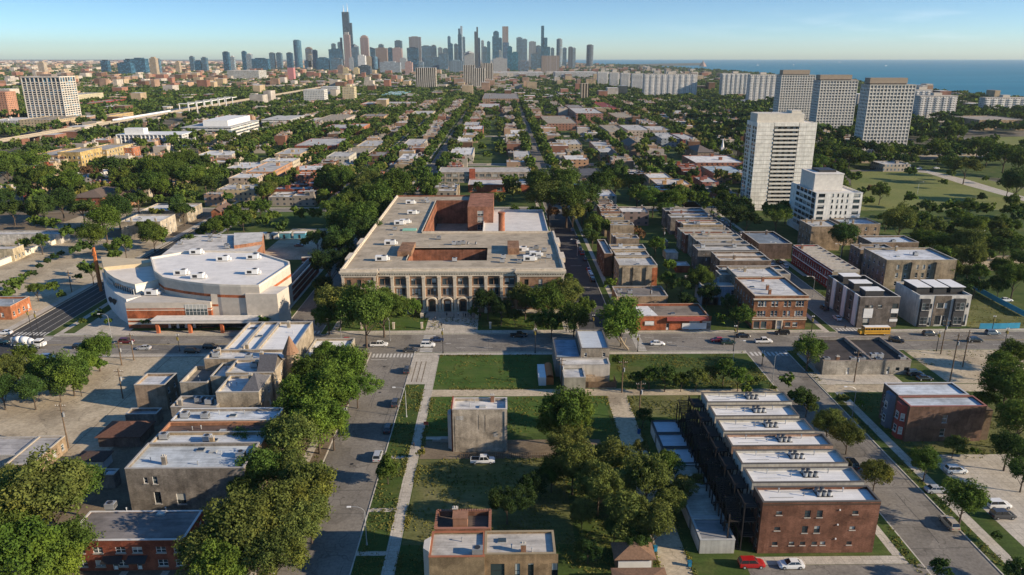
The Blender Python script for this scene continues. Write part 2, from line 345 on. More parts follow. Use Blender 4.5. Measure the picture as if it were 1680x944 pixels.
# ---------------------------------------------------------------- ground sheets
KZ = 0.12                                  # kerb height: blocks stand above the road bed
def sheet(name, pts, z, m, label=None, cat=None, kind='structure'):
    b = MB(); a = sum(pts[i][0]*pts[(i+1)%len(pts)][1]-pts[(i+1)%len(pts)][0]*pts[i][1] for i in range(len(pts)))
    if a < 0: pts = pts[::-1]
    b.poly([(p[0], p[1], z) for p in pts]); o = b.build(name, M[m]); o['kind'] = kind
    if label: tag(o, label, cat)
    return o
def rect(x0, x1, y0, y1): return [(x0,y0),(x1,y0),(x1,y1),(x0,y1)]
FAR = 30000.
sheet('ground', rect(-FAR, FAR, -200, FAR), 0.0, 'cityland')
ROADS = []            # rectangles kept clear of trees and buildings
def road(x0, x1, y0, y1, z, m='asphalt'):
    ROADS.append((x0, x1, y0, y1)); return sheet('road', rect(x0, x1, y0, y1), z, m)
BLOCKS = []
def block(x0, x1, y0, y1, m='grass', sw=(1,1,1,1), off=3.0, w=2.0):
    """raised city block with kerb, grass verge and sidewalk ring (W, E, S, N)"""
    b = MB(); b.box(x0, x1, y0, y1, 0.001, KZ); o = b.build('land', M[m]); o['kind'] = 'structure'
    k = MB(); c = 0.26; t = KZ + 0.004
    k.box(x0-c, x0, y0-c, y1+c, 0.002, t); k.box(x1, x1+c, y0-c, y1+c, 0.002, t); k.box(x0, x1, y0-c, y0, 0.002, t); k.box(x0, x1, y1, y1+c, 0.002, t)
    k.build('kerb', M['kerb'])['kind'] = 'structure'
    s = MB(); z = KZ + 0.004
    def sh(a0, a1, c0, c1): s.poly([(a0,c0,z),(a1,c0,z),(a1,c1,z),(a0,c1,z)])
    if sw[0]: sh(x0+off, x0+off+w, y0, y1)
    if sw[1]: sh(x1-off-w, x1-off, y0, y1)
    xa = x0+off+w if sw[0] else x0; xb = x1-off-w if sw[1] else x1
    if sw[2]: sh(xa, xb, y0+0.3, y0+0.3+w)
    if sw[3]: sh(xa, xb, y1-0.3-w, y1-0.3)
    if s.f: s.build('sidewalk', M['walk'])['kind'] = 'structure'
    BLOCKS.append((x0, x1, y0, y1))
# streets (south of the avenue)
road(-41.8, -28, 40, 217, 0.006); road(78, 91, 40, 217, 0.006)
road(-230, 420, 217, 233, 0.010)                       # the avenue
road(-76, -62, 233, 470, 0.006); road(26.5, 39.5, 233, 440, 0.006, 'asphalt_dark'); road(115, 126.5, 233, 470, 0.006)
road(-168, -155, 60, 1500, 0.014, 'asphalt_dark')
road(-260, 300, 441, 452, 0.018); road(-520, 420, 640, 650, 0.018); road(-520, 420, 880, 890, 0.018); road(-520, 620, 1180, 1192, 0.018)
for x in (-262, -110, -62, 27, 115, 205): road(x, x+11, 452, 1500, 0.006)
for x, w in ((-13, 5), (73, 5)): road(x, x+w, 455, 1180, 0.022, 'lot')
block(-150, -42, 40, 216.8, 'dirt', (0,1,0,1)); block(-27.8, 77.8, 40, 216.8, 'grass', (0,0,0,1)); block(91.2, 330, 40, 216.8, 'grass', (1,0,0,0), 2.2, 2.4)
block(-154.8, -76.2, 233.2, 440.8, 'grass', (1,1,1,0)); block(-61.8, 26.3, 233.2, 440.8, 'lush', (1,1,0,0)); block(39.7, 114.8, 233.2, 440.8, 'grass', (1,1,1,0), 2.5, 1.8)
block(126.7, 330, 233.2, 440.8, 'grass', (1,0,1,0)); block(-330, -168.2, 40, 216.8, 'dirt', (0,1,0,1)); block(-330, -168.2, 233.2, 440.8, 'dirt', (0,1,1,0), 1, 3)
xs = [(-250.8, -168.2), (-154.8, -110.2), (-98.8, -62.2), (-50.8, 26.8), (38.2, 114.8), (126.2, 204.8)]
for y0, y1 in ((452.2, 639.8), (650.2, 879.8), (890.2, 1179.8)):
    for a, b in xs: block(a, b, y0, y1, 'grass')
def pad(name, x0, x1, y0, y1, m, z=0.006): return sheet(name, rect(x0, x1, y0, y1), KZ + z, m)
# walks, alleys and lots in the near blocks
pad('sidewalk', -22.3, -19.8, 40, 214.5, 'walk'); pad('path', -28, -22.3, 193, 214.4, 'walk', 0.008)
for y in (131, 152, 117): pad('path', -27.8, -22.3, y, y+1.3, 'walk', 0.008)
pad('path', -19.8, -12.4, 161, 162.4, 'walk', 0.008)
pad('alley', -19.8, 29, 184.8, 189.2, 'lot', 0.012); pad('alley', 29, 34.6, 40, 189.2, 'lot', 0.016); pad('alley', 34.6, 77.8, 184.8, 188.6, 'lot', 0.012)
pad('lawn', -19.8, 11.5, 189.4, 214.2, 'lush', 0.005); pad('lawn', -19.8, 28, 164, 184.6, 'lush', 0.005); pad('lawn', 35, 76, 190, 214, 'grass', 0.005)
pad('field', -19.6, 14, 120, 151.5, 'dry', 0.005); pad('ground_patch', -19.6, 24, 151.7, 160.5, 'dirt', 0.007)
pad('lawn', 35, 52, 172, 184.6, 'dry', 0.005)
pad('parking_lot', 45, 77.8, 40, 113.2, 'asphalt', 0.014); pad('sidewalk', 46, 75.5, 113.3, 115.6, 'walk', 0.016); pad('sidewalk', 73.6, 75.4, 115.7, 184.5, 'walk', 0.016)
pad('alley', -104, -94, 40, 214, 'lot', 0.012); pad('parking_lot', -150, -104.2, 150, 214, 'lot', 0.01); pad('parking_lot', -93.8, -77, 198, 216.2, 'lot', 0.011)
pad('parking_lot', 100.2, 128, 90, 152, 'walk', 0.01); pad('alley', 91.4, 200, 186, 191, 'lot', 0.012); pad('parking_lot', 91.4, 116, 191.2, 200, 'walk', 0.013); pad('parking_lot', 129, 185, 191.4, 216.4, 'lot', 0.013)
pad('lawn', 100, 150, 152.4, 175, 'dry', 0.006)
pad('plaza', -26.5, -8.5, 233.4, 254, 'walk', 0.012); pad('sidewalk', -60, 26, 233.5, 236.5, 'walk', 0.008)
pad('path', -146, -128, 233.5, 262, 'walk', 0.012); pad('sidewalk', -146, -77, 233.5, 237.5, 'walk', 0.009); pad('lawn', -128, -80, 237.7, 250, 'lush', 0.005)
pad('parking_lot', -330, -172, 240, 375, 'lot', 0.01); pad('parking_lot', -115, -78, 330, 395, 'lot', 0.01); pad('parking_lot', 41, 60, 250, 268, 'asphalt', 0.01)
pad('parking_lot', -250, -180, 395, 438, 'lot', 0.01); pad('lawn', -150, -112, 425, 440, 'lush', 0.008)
pad('yard', 128, 134, 236, 300, 'grass', 0.006); pad('yard', 163, 190, 236, 290, 'dry', 0.008)
for a in ((-20, 18, 408, 438),): pad('sports_field', *a, 'lush', 0.006)
# park by the lake
sheet('meadow', [P(1400,352), P(1395,282), P(1560,281), P(1640,300), P(1760,330), P(1760,352)], 0.03, 'meadow')
sheet('meadow', [P(1570,246), P(1600,226), P(1780,222), P(1780,246)], 0.04, 'meadow')
sheet('meadow', [P(1390,280), P(1390,262), P(1790,262), P(1790,300)], 0.02, 'grass')
sheet('path', [P(1470,280), P(1520,279), P(1590,296), P(1690,326), P(1690,333), P(1580,303), P(1520,284)], 0.05, 'walk')
sheet('parking_lot', [P(1430,258), P(1433,249), P(1640,250), P(1650,259)], 0.06, 'lot')
sheet('road', [P(1360,281.5), P(1360,279), P(1520,279), P(1520,281.5)], 0.07, 'asphalt')
sheet('parking_lot', [P(1560,440), P(1575,420), P(1700,420), P(1700,450)], KZ+0.02, 'lot')
sheet('parking_lot', [P(1500,400), P(1500,372), P(1700,372), P(1700,400)], 0.03, 'lot')
# road paint on the avenue and side streets
pm = MB(); z = 0.016
for x in list(range(-150, -80, 9)) + list(range(-15, 70, 9)) + list(range(98, 200, 9)):
    pm.box(x, x+3, 221.0, 221.15, z-0.003, z); pm.box(x, x+3, 229.0, 229.15, z-0.003, z)
for i in range(12): pm.box(-41+i*1.1, -40.4+i*1.1, 213.2, 216.2, z-0.003, z)
for i in range(9): pm.box(79+i*1.35, 79.7+i*1.35, 212.8, 216, z-0.003, z); pm.box(116+i*1.15, 116.6+i*1.15, 234.2, 237, z-0.003, z)
for i in range(10): pm.box(-75.5+i*1.35, -74.8+i*1.35, 234.3, 237, z-0.003, z)
for i in range(13): pm.box(-26.5, -22.5, 217.6+i*1.15, 218.2+i*1.15, z-0.003, z); pm.box(43.5, 46.5, 217.6+i*1.15, 218.2+i*1.15, z-0.003, z)
for i in range(13): pm.box(-154.0, -151.0, 217.6+i*1.15, 218.2+i*1.15, z-0.003, z)
pm.box(-41, -36, 211.2, 211.5, z-0.003, z)
for x in (50, 54, -19): pm.box(x, x+2.2, 224.6, 224.9, z-0.003, z); pm.poly([(x,224.75,z),(x+0.9,224.2,z),(x+0.9,225.3,z)])
pv_=MB()
for k in range(3): pv_.box(-26.6+k*1.45,-26.3+k*1.45,194.5,209.5,KZ+0.009,KZ+0.013)
pv_.build('planting_strip',M['dirt'])['kind']='structure'
pm.build('road_paint', M['paint'])['kind'] = 'structure'
ym = MB()
for y in (225.0, 225.35):
    ym.box(-150, -80, y, y+0.12, z-0.003, z); ym.box(130, 320, y, y+0.12, z-0.003, z)
ym.build('road_paint', M['yellow'])['kind'] = 'structure'
sm = MB()   # parking and lane lines
for x in (-165, -161.8, -158.4): sm.box(x, x+0.14, 236, 430, 0.018, 0.022)
for i in range(9): sm.box(-166+i*1.3, -165.4+i*1.3, 234, 237, 0.018, 0.022)
for y in (262, 285, 318, 352): sm.box(31, 36, y, y+0.2, 0.009, 0.013)
for i in range(11): sm.box(112.5-2, 116.5, 100+i*2.8, 100.12+i*2.8, KZ+0.013, KZ+0.017)
for i in range(9): sm.box(-112+i*3.0, -111.85+i*3.0, 372, 378, KZ+0.013, KZ+0.017)
sm.build('road_paint', M['paint'])['kind'] = 'structure'
# lake
sheet('lake', [P(1760,172), P(1660,163), P(1560,153), P(1440,138), P(1280,124), P(1150,114), P(1060,109), P(985,106), (1350, FAR), (FAR, FAR), (FAR, 1200)], 0.35, 'water')
# ---------------------------------------------------------------- buildings
BLD = []              # occupied rectangles
LABELQ = []           # things still waiting for a label
LAND = []             # named things others are located by
def wallface(mb, ox, oy, ux, uy, L, z0, z1, ops, m=0, depth=0.18):
    """one wall with real openings; (ux,uy) runs left to right seen from outside"""
    nx, ny = uy, -ux
    us = sorted({0.0, L} | {o[0] for o in ops} | {o[1] for o in ops}); zs = sorted({z0, z1} | {o[2] for o in ops} | {o[3] for o in ops})
    def p(u, z, d=0): return (ox+ux*u-nx*d, oy+uy*u-ny*d, z)
    for i in range(len(us)-1):
        um = (us[i]+us[i+1])/2; run = None
        for j in range(len(zs)-1):
            zm = (zs[j]+zs[j+1])/2
            inside = any(o[0] < um < o[1] and o[2] < zm < o[3] for o in ops)
            if not inside:
                if run is None: run = zs[j]
            if inside or j == len(zs)-2:
                top = zs[j] if inside else zs[j+1]
                if run is not None and top > run: mb.poly([p(us[i],run), p(us[i+1],run), p(us[i+1],top), p(us[i],top)], m)
                run = None
    for a, b, c, d in [o[:4] for o in ops]:
        mb.poly([p(a,c), p(a,d), p(a,d,depth), p(a,c,depth)], m); mb.poly([p(b,d), p(b,c), p(b,c,depth), p(b,d,depth)], m)
        mb.poly([p(a,d), p(b,d), p(b,d,depth), p(a,d,depth)], m); mb.poly([p(b,c), p(a,c), p(a,c,depth), p(b,c,depth)], m)
WC = {}
def winmesh(w, h, style='w', frame='white'):
    k = (round(w,1), round(h,1), style, frame)
    if k in WC: return WC[k]
    w, h = k[0], k[1]; b = MB(); f = 0.07
    b.poly([(-w/2,0,-h/2),(w/2,0,-h/2),(w/2,0,h/2),(-w/2,0,h/2)], 1)
    for a in ((-w/2,-w/2+f,-h/2,h/2),(w/2-f,w/2,-h/2,h/2),(-w/2+f,w/2-f,h/2-f,h/2),(-w/2+f,w/2-f,-h/2,-h/2+f)): b.box(a[0],a[1],-0.06,0.002,a[2],a[3])
    if style == 'w': b.box(-w/2+f, w/2-f, -0.045, 0.002, -0.03, 0.03)
    if style == 'd2': b.box(-0.05, 0.05, -0.05, 0.002, -h/2+f, h/2-f); b.box(-w/2+f, -0.05, -0.04, 0.002, -0.03, 0.03); b.box(0.05, w/2-f, -0.04, 0.002, -0.03, 0.03)
    if style == 'grid':
        n = max(2, round(w/1.3))
        for i in range(1, n): x = -w/2 + w*i/n; b.box(x-0.04, x+0.04, -0.05, 0.002, -h/2+f, h/2-f)
        for i in range(1, max(2, round(h/1.4))): zz = -h/2 + h*i/max(2, round(h/1.4)); b.box(-w/2+f, w/2-f, -0.04, 0.002, zz-0.03, zz+0.03)
    if style == 'door': b.box(-w/2+f+0.1, w/2-f-0.1, -0.04, 0.002, -h/2+f, -h/2+h*0.35)
    # projecting sill
    if style != 'door': b.box(-w/2-0.08, w/2+0.08, -0.30, -0.06, -h/2-0.12, -h/2, 2)
    WC[k] = b.mesh('window', [M[frame], M['glass'], M['coping']]); return WC[k]
FACES = {'S': (1,0), 'E': (0,1), 'W': (0,-1), 'N': (-1,0)}
def face_org(f, x0, x1, y0, y1):
    return {'S': (x0,y0,x1-x0), 'E': (x1,y0,y1-y0), 'W': (x0,y1,y1-y0), 'N': (x1,y1,x1-x0)}[f]
WROT = {'S': 0, 'E': math.pi/2, 'W': -math.pi/2, 'N': math.pi}
def place_windows(root, f, x0, x1, y0, y1, ops, frame='white', depth=0.16, cap=100):
    ux, uy = FACES[f]; ox, oy, L = face_org(f, x0, x1, y0, y1); nx, ny = uy, -ux
    for o in ops[:cap]:
        a, b, c, d = o[:4]; st = o[4] if len(o) > 4 else 'w'
        u = (a+b)/2; x = ox+ux*u-nx*depth; y = oy+uy*u-ny*depth; zz = (c+d)/2
        put('door' if st == 'door' else 'window', winmesh(b-a, d-c, st, frame), root, (x-root.location.x, y-root.location.y, zz-root.location.z), WROT[f])
def grid_ops(L, n, floors, w=1.1, h=1.6, z0=1.4, fh=3.2, style='w', us=None, jitter=0, skip=0, rnd=None):
    ops = []
    for fl in range(floors):
        for i in range(n):
            u = (us[i] if us else L*(i+0.5)/n)
            if rnd and rnd.random() < skip: continue
            z = z0+fl*fh
            ops.append((u-w/2, u+w/2, z, z+h, style))
    return ops
_vent = {}
def roof_bit(kind):
    if kind in _vent: return _vent[kind]
    b = MB()
    if kind == 'ac':
        b.box(-0.9,0.9,-0.7,0.7,0.25,1.4); b.box(-0.8,0.8,-0.6,0.6,0,0.25,1)
        for i in range(4): b.box(-0.92,-0.9,-0.6+i*0.32,-0.4+i*0.32,0.4,1.25,1); b.box(0.9,0.92,-0.6+i*0.32,-0.4+i*0.32,0.4,1.25,1)
        b.frustum((0,0,1.4),(0,0,1.52),0.5,0.5,12,1)
    if kind == 'condenser':
        b.frustum((0,0,0.1),(0,0,0.95),0.42,0.42,10,0); b.frustum((0,0,0.95),(0,0,1.05),0.44,0.3,10,1); b.box(-0.5,0.5,-0.5,0.5,0,0.1,1)
    if kind == 'pipe':
        b.frustum((0,0,0),(0,0,0.8),0.09,0.09,6); b.frustum((0,0,0.8),(0,0,0.95),0.17,0.14,6)
    if kind == 'skylight':
        b.box(-0.8,0.8,-0.6,0.6,0,0.25); b.prism([(-0.7,-0.5),(0.7,-0.5),(0.7,0.5),(-0.7,0.5)],0.25,0.4,1)
    if kind == 'hatch':
        b.box(-1.3,1.3,-1.1,1.1,0,2.1); b.box(-1.4,1.4,-1.2,1.2,2.1,2.25); b.box(-1.34,-1.3,-0.5,0.4,0.1,1.9,1)
    if kind == 'hvac':
        b.box(-2.2,2.2,-1.2,1.2,0.3,2.0); b.box(-2.0,2.0,-1.0,1.0,0,0.3,1); b.box(-1.4,0.2,-1.24,-1.2,0.6,1.6,1); b.frustum((1.1,0,2.0),(1.1,0,2.2),0.7,0.7,14,1)
        b.box(2.2,3.1,-0.6,0.6,0.3,1.3)
    if kind == 'chimney':
        b.box(-0.45,0.45,-0.35,0.35,0,1.8); b.box(-0.53,0.53,-0.43,0.43,1.8,1.95,1); b.frustum((-0.2,0,1.95),(-0.2,0,2.3),0.12,0.1,8,1); b.frustum((0.2,0,1.95),(0.2,0,2.3),0.12,0.1,8,1)
    mats = {'chimney': [M['brick'], M['coping']], 'hvac': [M['white'], M['darkmetal']], 'hatch': [M['render'], M['darkmetal']]}.get(kind, [M['metal'], M['darkmetal']])
    if kind == 'skylight': mats = [M['metal'], M['glass']]
    _vent[kind] = b.mesh(kind, mats); return _vent[kind]
RBN = {'ac': 'air_conditioner', 'condenser': 'condenser', 'pipe': 'vent_pipe', 'skylight': 'skylight', 'hatch': 'stair_hatch', 'hvac': 'rooftop_unit', 'chimney': 'chimney'}
def bits(root, lst, z, color=(0.3,0.16,0.1)):
    for kind, x, y in lst: put(RBN[kind], roof_bit(kind), root, (x-root.location.x, y-root.location.y, z-root.location.z), 0, color)
def auto_bits(root, x0, x1, y0, y1, z, n, rnd, kinds=('pipe','pipe','chimney','skylight','ac'), color=(0.3,0.16,0.1)):
    l = []
    for _ in range(n):
        if x1-x0 < 3.5 or y1-y0 < 3.5: break
        l.append((rnd.choice(kinds), rnd.uniform(x0+1.4, x1-1.4), rnd.uniform(y0+1.2, y1-1.2)))
    bits(root, l, z, color)
def shell(root, x0, x1, y0, y1, h, wall, roof, ops, par=0.7, wm='brick', rm='roof', coping=(0.42,0.39,0.34), depth=0.18, frame='white', z0=0.0, cop=0.06, tilt=0):
    """walls with openings, parapet with coping, membrane roof set down behind it"""
    mb = MB(); t = 0.3
    for f in 'SEWN':
        ox, oy, L = face_org(f, x0, x1, y0, y1); wallface(mb, ox, oy, *FACES[f], L, z0, h, [o for o in ops.get(f, [])], 0, depth)
    # inner face of the parapet
    zr = h-par
    for a, b, c, d in ((x0+t,y0+t,x0+t,y1-t),(x0+t,y1-t,x1-t,y1-t),(x1-t,y1-t,x1-t,y0+t),(x1-t,y0+t,x0+t,y0+t)):
        mb.poly([(a,b,zr-0.3),(c,d,zr-0.3),(c,d,h),(a,b,h)])
    w = mb.build('wall', M[wm], root, wall)
    cb = MB(); o = cop
    cb.box(x0-o, x0+t+o, y0-o, y1+o, h, h+0.12); cb.box(x1-t-o, x1+o, y0-o, y1+o, h, h+0.12)
    cb.box(x0+t+o, x1-t-o, y0-o, y0+t+o, h, h+0.12); cb.box(x0+t+o, x1-t-o, y1-t-o, y1+o, h, h+0.12)
    cb.build('coping', M['tint'], root, coping)
    rb = MB(); rb.poly([(x0+t,y0+t,zr+tilt),(x1-t,y0+t,zr),(x1-t,y1-t,zr),(x0+t,y1-t,zr+tilt)]); rb.build('roof', M[rm], root, roof)
    for f in ops: place_windows(root, f, x0, x1, y0, y1, ops[f], frame, depth-0.02)
    return w
def occupy(x0, x1, y0, y1): BLD.append((x0, x1, y0, y1))
def thing(name, x, y, label=None, cat=None, group=None, rz=0, z=0.0):
    return tag(empty(name, x, y, z, rz), label, cat, group)
def RP(xl, xr, yf, yb, h):
    """roof outline in the photo (front edge yf from xl to xr, back edge yb) at height h -> ground rectangle"""
    a = P(xl, yf, h); b = P(xr, yf, h); c = P((xl+xr)/2, yb, h)
    return a[0], b[0], (a[1]+b[1])/2, c[1]
def simple_bld(name, label, cat, r, h, wall, roof, nS=0, nSide=0, fl=2, w=1.1, wh=1.6, z0=1.2, fh=None, group=None, nb=4, wm='brick', rm='roof', par=0.7, seed=1, style='w', frame='white', kinds=('pipe','pipe','chimney','skylight','ac'), coping=(0.42,0.39,0.34), ops=None, queue=None):
    x0, x1, y0, y1 = r; rnd = random.Random(seed); occupy(*r)
    root = thing(name, (x0+x1)/2, (y0+y1)/2, label, cat, group)
    fh = fh or (h-par-0.4)/fl; side = 'W' if (x0+x1)/2 > 0 else 'E'
    if ops is None:
        ops = {}
        if nS: ops['S'] = grid_ops(x1-x0, nS, fl, w, wh, z0, fh, style)
        if nSide: ops[side] = grid_ops(y1-y0, nSide, fl, w, wh, z0, fh, style)
    shell(root, x0, x1, y0, y1, h, wall, roof, ops, par, wm, rm, coping, frame=frame)
    if nb: auto_bits(root, x0, x1, y0, y1, h-par, nb, rnd, kinds, wall)
    if queue: LABELQ.append((root, queue, root.location.x, root.location.y))
    return root
RED=(0.25,0.075,0.045); BROWN=(0.15,0.085,0.055); TAN=(0.40,0.31,0.20); ORANGE=(0.42,0.17,0.085); GREYB=(0.27,0.235,0.19); WHT=(0.66,0.62,0.54); CREAM=(0.50,0.43,0.31)
RWHITE=(0.68,0.67,0.64); RLIGHT=(0.50,0.49,0.46); RGREY=(0.28,0.26,0.235); RDARK=(0.06,0.055,0.05); RTAN=(0.36,0.31,0.235)
def land(name, x, y): LAND.append((name, x, y))
# ================================================================ the big school
def school():
    X0, X1, Y0 = -58.0, 22.5, 254.0; H = 17.0; zr = 16.2
    Yb = P(640,383,zr)[1]; Yn = P(700,323,zr)[1]; Yn2 = P(745,331,zr)[1]; Xw = P(712,340,zr)[0]
    root = thing('school', (X0+X1)/2, Y0, 'grand brown brick school with limestone pilasters and three arched entrance doors', 'school')
    land('the big arched-entrance school', -18, 262)
    occupy(X0, X1, Y0, Yb); occupy(X0, -8, Yb, Yn); occupy(-10, 22, 300, 345)
    cx0, cx1 = -45.5, 5.5                              # centre part between the end pavilions
    bay = (cx1-cx0)/9
    opsC = []; 
    for i in range(9):
        u = bay*(i+0.5)
        opsC += [(u-1.75,u-0.12,10.9,13.3),(u+0.12,u+1.75,10.9,13.3)]
        for k in (-1.1,0,1.1): opsC.append((u+k-0.5,u+k+0.5,7.0,9.5))
        if i in (3,4,5): opsC.append((u-1.0,u+1.0,0.7,4.6,'door'))
        else: opsC += [(u-1.6,u-0.15,2.4,4.8),(u+0.15,u+1.6,2.4,4.8)]
    wb = MB(); yC = Y0+0.9
    wallface(wb, cx0, yC, 1, 0, cx1-cx0, 0, H-1.2, opsC)
    pav = []
    for a, b in ((X0, cx0), (cx1, X1)):
        L_ = b-a; o = []
        for k in (0.2, 0.5, 0.8):
            o += [(L_*k-0.75,L_*k+0.75,10.9,13.1),(L_*k-0.75,L_*k+0.75,7.0,9.3),(L_*k-0.7,L_*k+0.7,2.6,4.8)]
        wallface(wb, a, Y0, 1, 0, L_, 0, H-1.2, o); pav.append((a, b, o))
    wb.box(cx0-0.01, cx0+0.3, Y0+0.003, yC, 0, H-1.2); wb.box(cx1-0.3, cx1+0.01, Y0+0.003, yC, 0, H-1.2)
    east = [(u-0.8,u+0.8,z,z+2.3) for u in np.arange(3, Yb-Y0-2, 3.6) for z in (2.6,7,10.9)]
    wallface(wb, X1, Y0, 0, 1, Yb-Y0, 0, H-1.2, east)
    wallface(wb, X0, Yn, 0, -1, Yn-Y0, 0, H-1.2, [])
    wb.build('wall', M['brick'], root, (0.35,0.21,0.13))
    place_windows(root, 'S', cx0, cx1, yC, Yb, opsC, 'darkmetal')
    for a, b, o in pav: place_windows(root, 'S', a, b, Y0, Yb, o, 'darkmetal')
    place_windows(root, 'E', X0, X1, Y0, Yb, east, 'white')
    # stone dressings
    for i in range(10):
        x = cx0+bay*i; b = MB(); w = 0.55 if 0 < i < 9 else 0.45
        b.box(x-w, x+w, yC-0.65, yC-0.003, 1.2, 14.0); b.box(x-w-0.15, x+w+0.15, yC-0.8, yC-0.004, 0.12, 1.2); b.box(x-w-0.15, x+w+0.15, yC-0.8, yC-0.004, 13.7, 14.3)
        b.build('pilaster', M['stone'], root)
    b = MB()
    b.box(cx0+0.5, cx1-0.5, yC-0.5, yC-0.006, 14.31, 14.9); b.box(cx0+0.3, cx1-0.3, yC-0.14, yC-0.008, 9.95, 10.45); b.box(cx0+0.3, cx1-0.3, yC-0.14, yC-0.008, 5.9, 6.4)
    for a, c in ((X0, cx0), (cx1, X1)):
        for z0, z1, d in ((14.2,14.8,0.3),(9.7,10.3,0.2),(5.6,6.2,0.2),(0.1,1.6,0.18)): b.box(a-0.1, c+0.1, Y0-d, Y0-0.005, z0, z1)
        for xx in (a+0.5, c-0.5): b.box(xx-0.45, xx+0.45, Y0-0.26, Y0-0.007, 6.3, 9.6); b.box(xx-0.45, xx+0.45, Y0-0.26, Y0-0.007, 10.4, 14.1)
    b.build('stone_band', M['stone'], root)
    for a, c, yy in ((X0-0.6, cx0+0.9, Y0-0.9), (cx0+0.901, cx1-0.901, yC-1.0), (cx1-0.9, X1+0.7, Y0-0.9)):
        b = MB(); b.box(a, c, yy, yy+2.2, 15.8, 16.5); b.box(a+0.25, c-0.25, yy+0.25, yy+1.5, 15.3, 15.8); b.box(a+0.35, c-0.35, yy+0.7, yy+1.5, 16.5, 17.2)
        for xx in np.arange(a+0.6, c-0.4, 0.9): b.box(xx, xx+0.4, yy+0.35, yy+0.8, 14.95, 15.3)
        b.build('cornice', M['stone'], root)
    for i in (3,4,5):
        x = cx0+bay*(i+0.5); b = MB()
        n = 10; pts = [(x+math.cos(math.pi*k/n)*2.0, 5.0+math.sin(math.pi*k/n)*1.35) for k in range(n+1)]; inn = [(x+math.cos(math.pi*k/n)*1.45, 5.0+math.sin(math.pi*k/n)*0.9) for k in range(n+1)]
        for k in range(n):
            b.poly([(pts[k][0],yC-1.25,pts[k][1]),(inn[k][0],yC-1.25,inn[k][1]),(inn[k+1][0],yC-1.25,inn[k+1][1]),(pts[k+1][0],yC-1.25,pts[k+1][1])])
            b.poly([(pts[k+1][0],yC-1.25,pts[k+1][1]),(pts[k+1][0],yC,pts[k+1][1]),(pts[k][0],yC,pts[k][1]),(pts[k][0],yC-1.25,pts[k][1])])
            b.poly([(inn[k][0],yC-1.25,inn[k][1]),(inn[k][0],yC,inn[k][1]),(inn[k+1][0],yC,inn[k+1][1]),(inn[k+1][0],yC-1.25,inn[k+1][1])])
        b.box(x-2.0,x-1.45,yC-1.25,yC-0.01,0.1,5.0); b.box(x+1.45,x+2.0,yC-1.25,yC-0.01,0.1,5.0)
        b.build('door_surround', M['stone'], root)
    b = MB()
    for k in range(4): b.box(-28+k*0.2, -10-k*0.2, Y0-4.6+k*0.9, Y0+0.6, 0.13+k*0.15, 0.13+(k+1)*0.15)
    b.build('steps', M['concrete'], root)
    for x in (-29.0, -9.2):
        b = MB(); b.box(x-0.5, x+0.5, Y0-5, Y0+0.3, 0.12, 1.5); b.box(x-0.6, x+0.6, Y0-5.1, Y0+0.3, 1.5, 1.65); b.build('stair_wall', M['stone'], root)
    # roof of the front block with its sunken light court
    lx0, ly0 = P(668,428,zr); lx1, ly1 = P(800,409,zr)
    b = MB()
    def rp(x0, x1, y0, y1, z): b.poly([(x0,y0,z),(x1,y0,z),(x1,y1,z),(x0,y1,z)])
    yf = Y0+1.2
    rp(X0+0.3, X1-0.3, yf, ly0, zr); rp(X0+0.3, lx0, ly0, ly1, zr); rp(lx1, X1-0.3, ly0, ly1, zr); rp(X0+0.3, X1-0.3, ly1, Yb, zr)
    rp(lx0, lx1, ly0, ly1, 9.0); rp(X0+0.3, Xw, Yb, Yn, zr); rp(Xw, -12, Yn2, Yn, zr)
    rb = b.build('roof', M['gravel'], root, (0.44,0.37,0.27))
    b = MB()
    b.poly([(lx0,ly1,9),(lx1,ly1,9),(lx1,ly1,zr+0.6),(lx0,ly1,zr+0.6)]); b.poly([(lx0,ly0,9),(lx0,ly1,9),(lx0,ly1,zr+0.6),(lx0,ly0,zr+0.6)]); b.poly([(lx1,ly1,9),(lx1,ly0,9),(lx1,ly0,zr),(lx1,ly1,zr)]); b.poly([(lx1,ly0,9),(lx0,ly0,9),(lx0,ly0,zr),(lx1,ly0,zr)])
    # courtyard walls of orange-red brick
    wallface(b, Xw, Yb, 0, 1, Yn2-Yb, 0, zr+0.7, [(u,u+1.3,z,z+2) for u in np.arange(3, Yn2-Yb-2, 4.2) for z in (3,8,12)])
    wallface(b, Xw, Yn2, 1, 0, -12-Xw, 0, zr+0.7, []); wallface(b, -12, Yb, 0, 1, 0.01, 0, 1, [])
    wallface(b, X1, Yb, -1, 0, X1-Xw, 0, zr+0.7, []); wallface(b, -12, Yn, -1, 0, -12-X0, 0, H, []); wallface(b, X0, Yb, -1, 0, 0.01, 0, 1, [])
    b.build('court_wall', M['brick'], root, (0.29,0.125,0.075))
    b = MB(); b.box(X0+0.3, X0+0.7, yf, Yn, zr-0.3, H-0.2); b.box(X1-0.8, X1-0.3, yf, Yb, zr-0.3, H-0.1); b.box(Xw, X1-0.8, Yb-0.4, Yb+0.0, zr-0.3, zr+0.85); b.box(Xw-0.4, Xw, Yb, Yn2, zr-0.3, zr+0.85)
    b.box(lx0-0.3, lx1, ly1, ly1+0.35, zr-0.2, zr+0.75); b.box(lx0-0.35, lx0, ly0, ly1, zr-0.2, zr+0.75); b.box(X0-0.1,X0+0.3,Y0+0.4,Yn,15.8,17.15); b.box(X1-0.3,X1+0.5,Y0+1,Yb,15.6,17.1)
    for yy in (Y0+14, Y0+38): b.box(X1-0.5, X1+1.6, yy, yy+9, 15.5, 17.3); b.box(X0-1.4, X0+0.6, yy, yy+9, 15.5, 17.3)
    b.build('parapet', M['stone'], root)
    b = MB(); rp(Xw+0.1, -12.1, Yb+0.1, Yn2-0.1, 3.2) if False else None
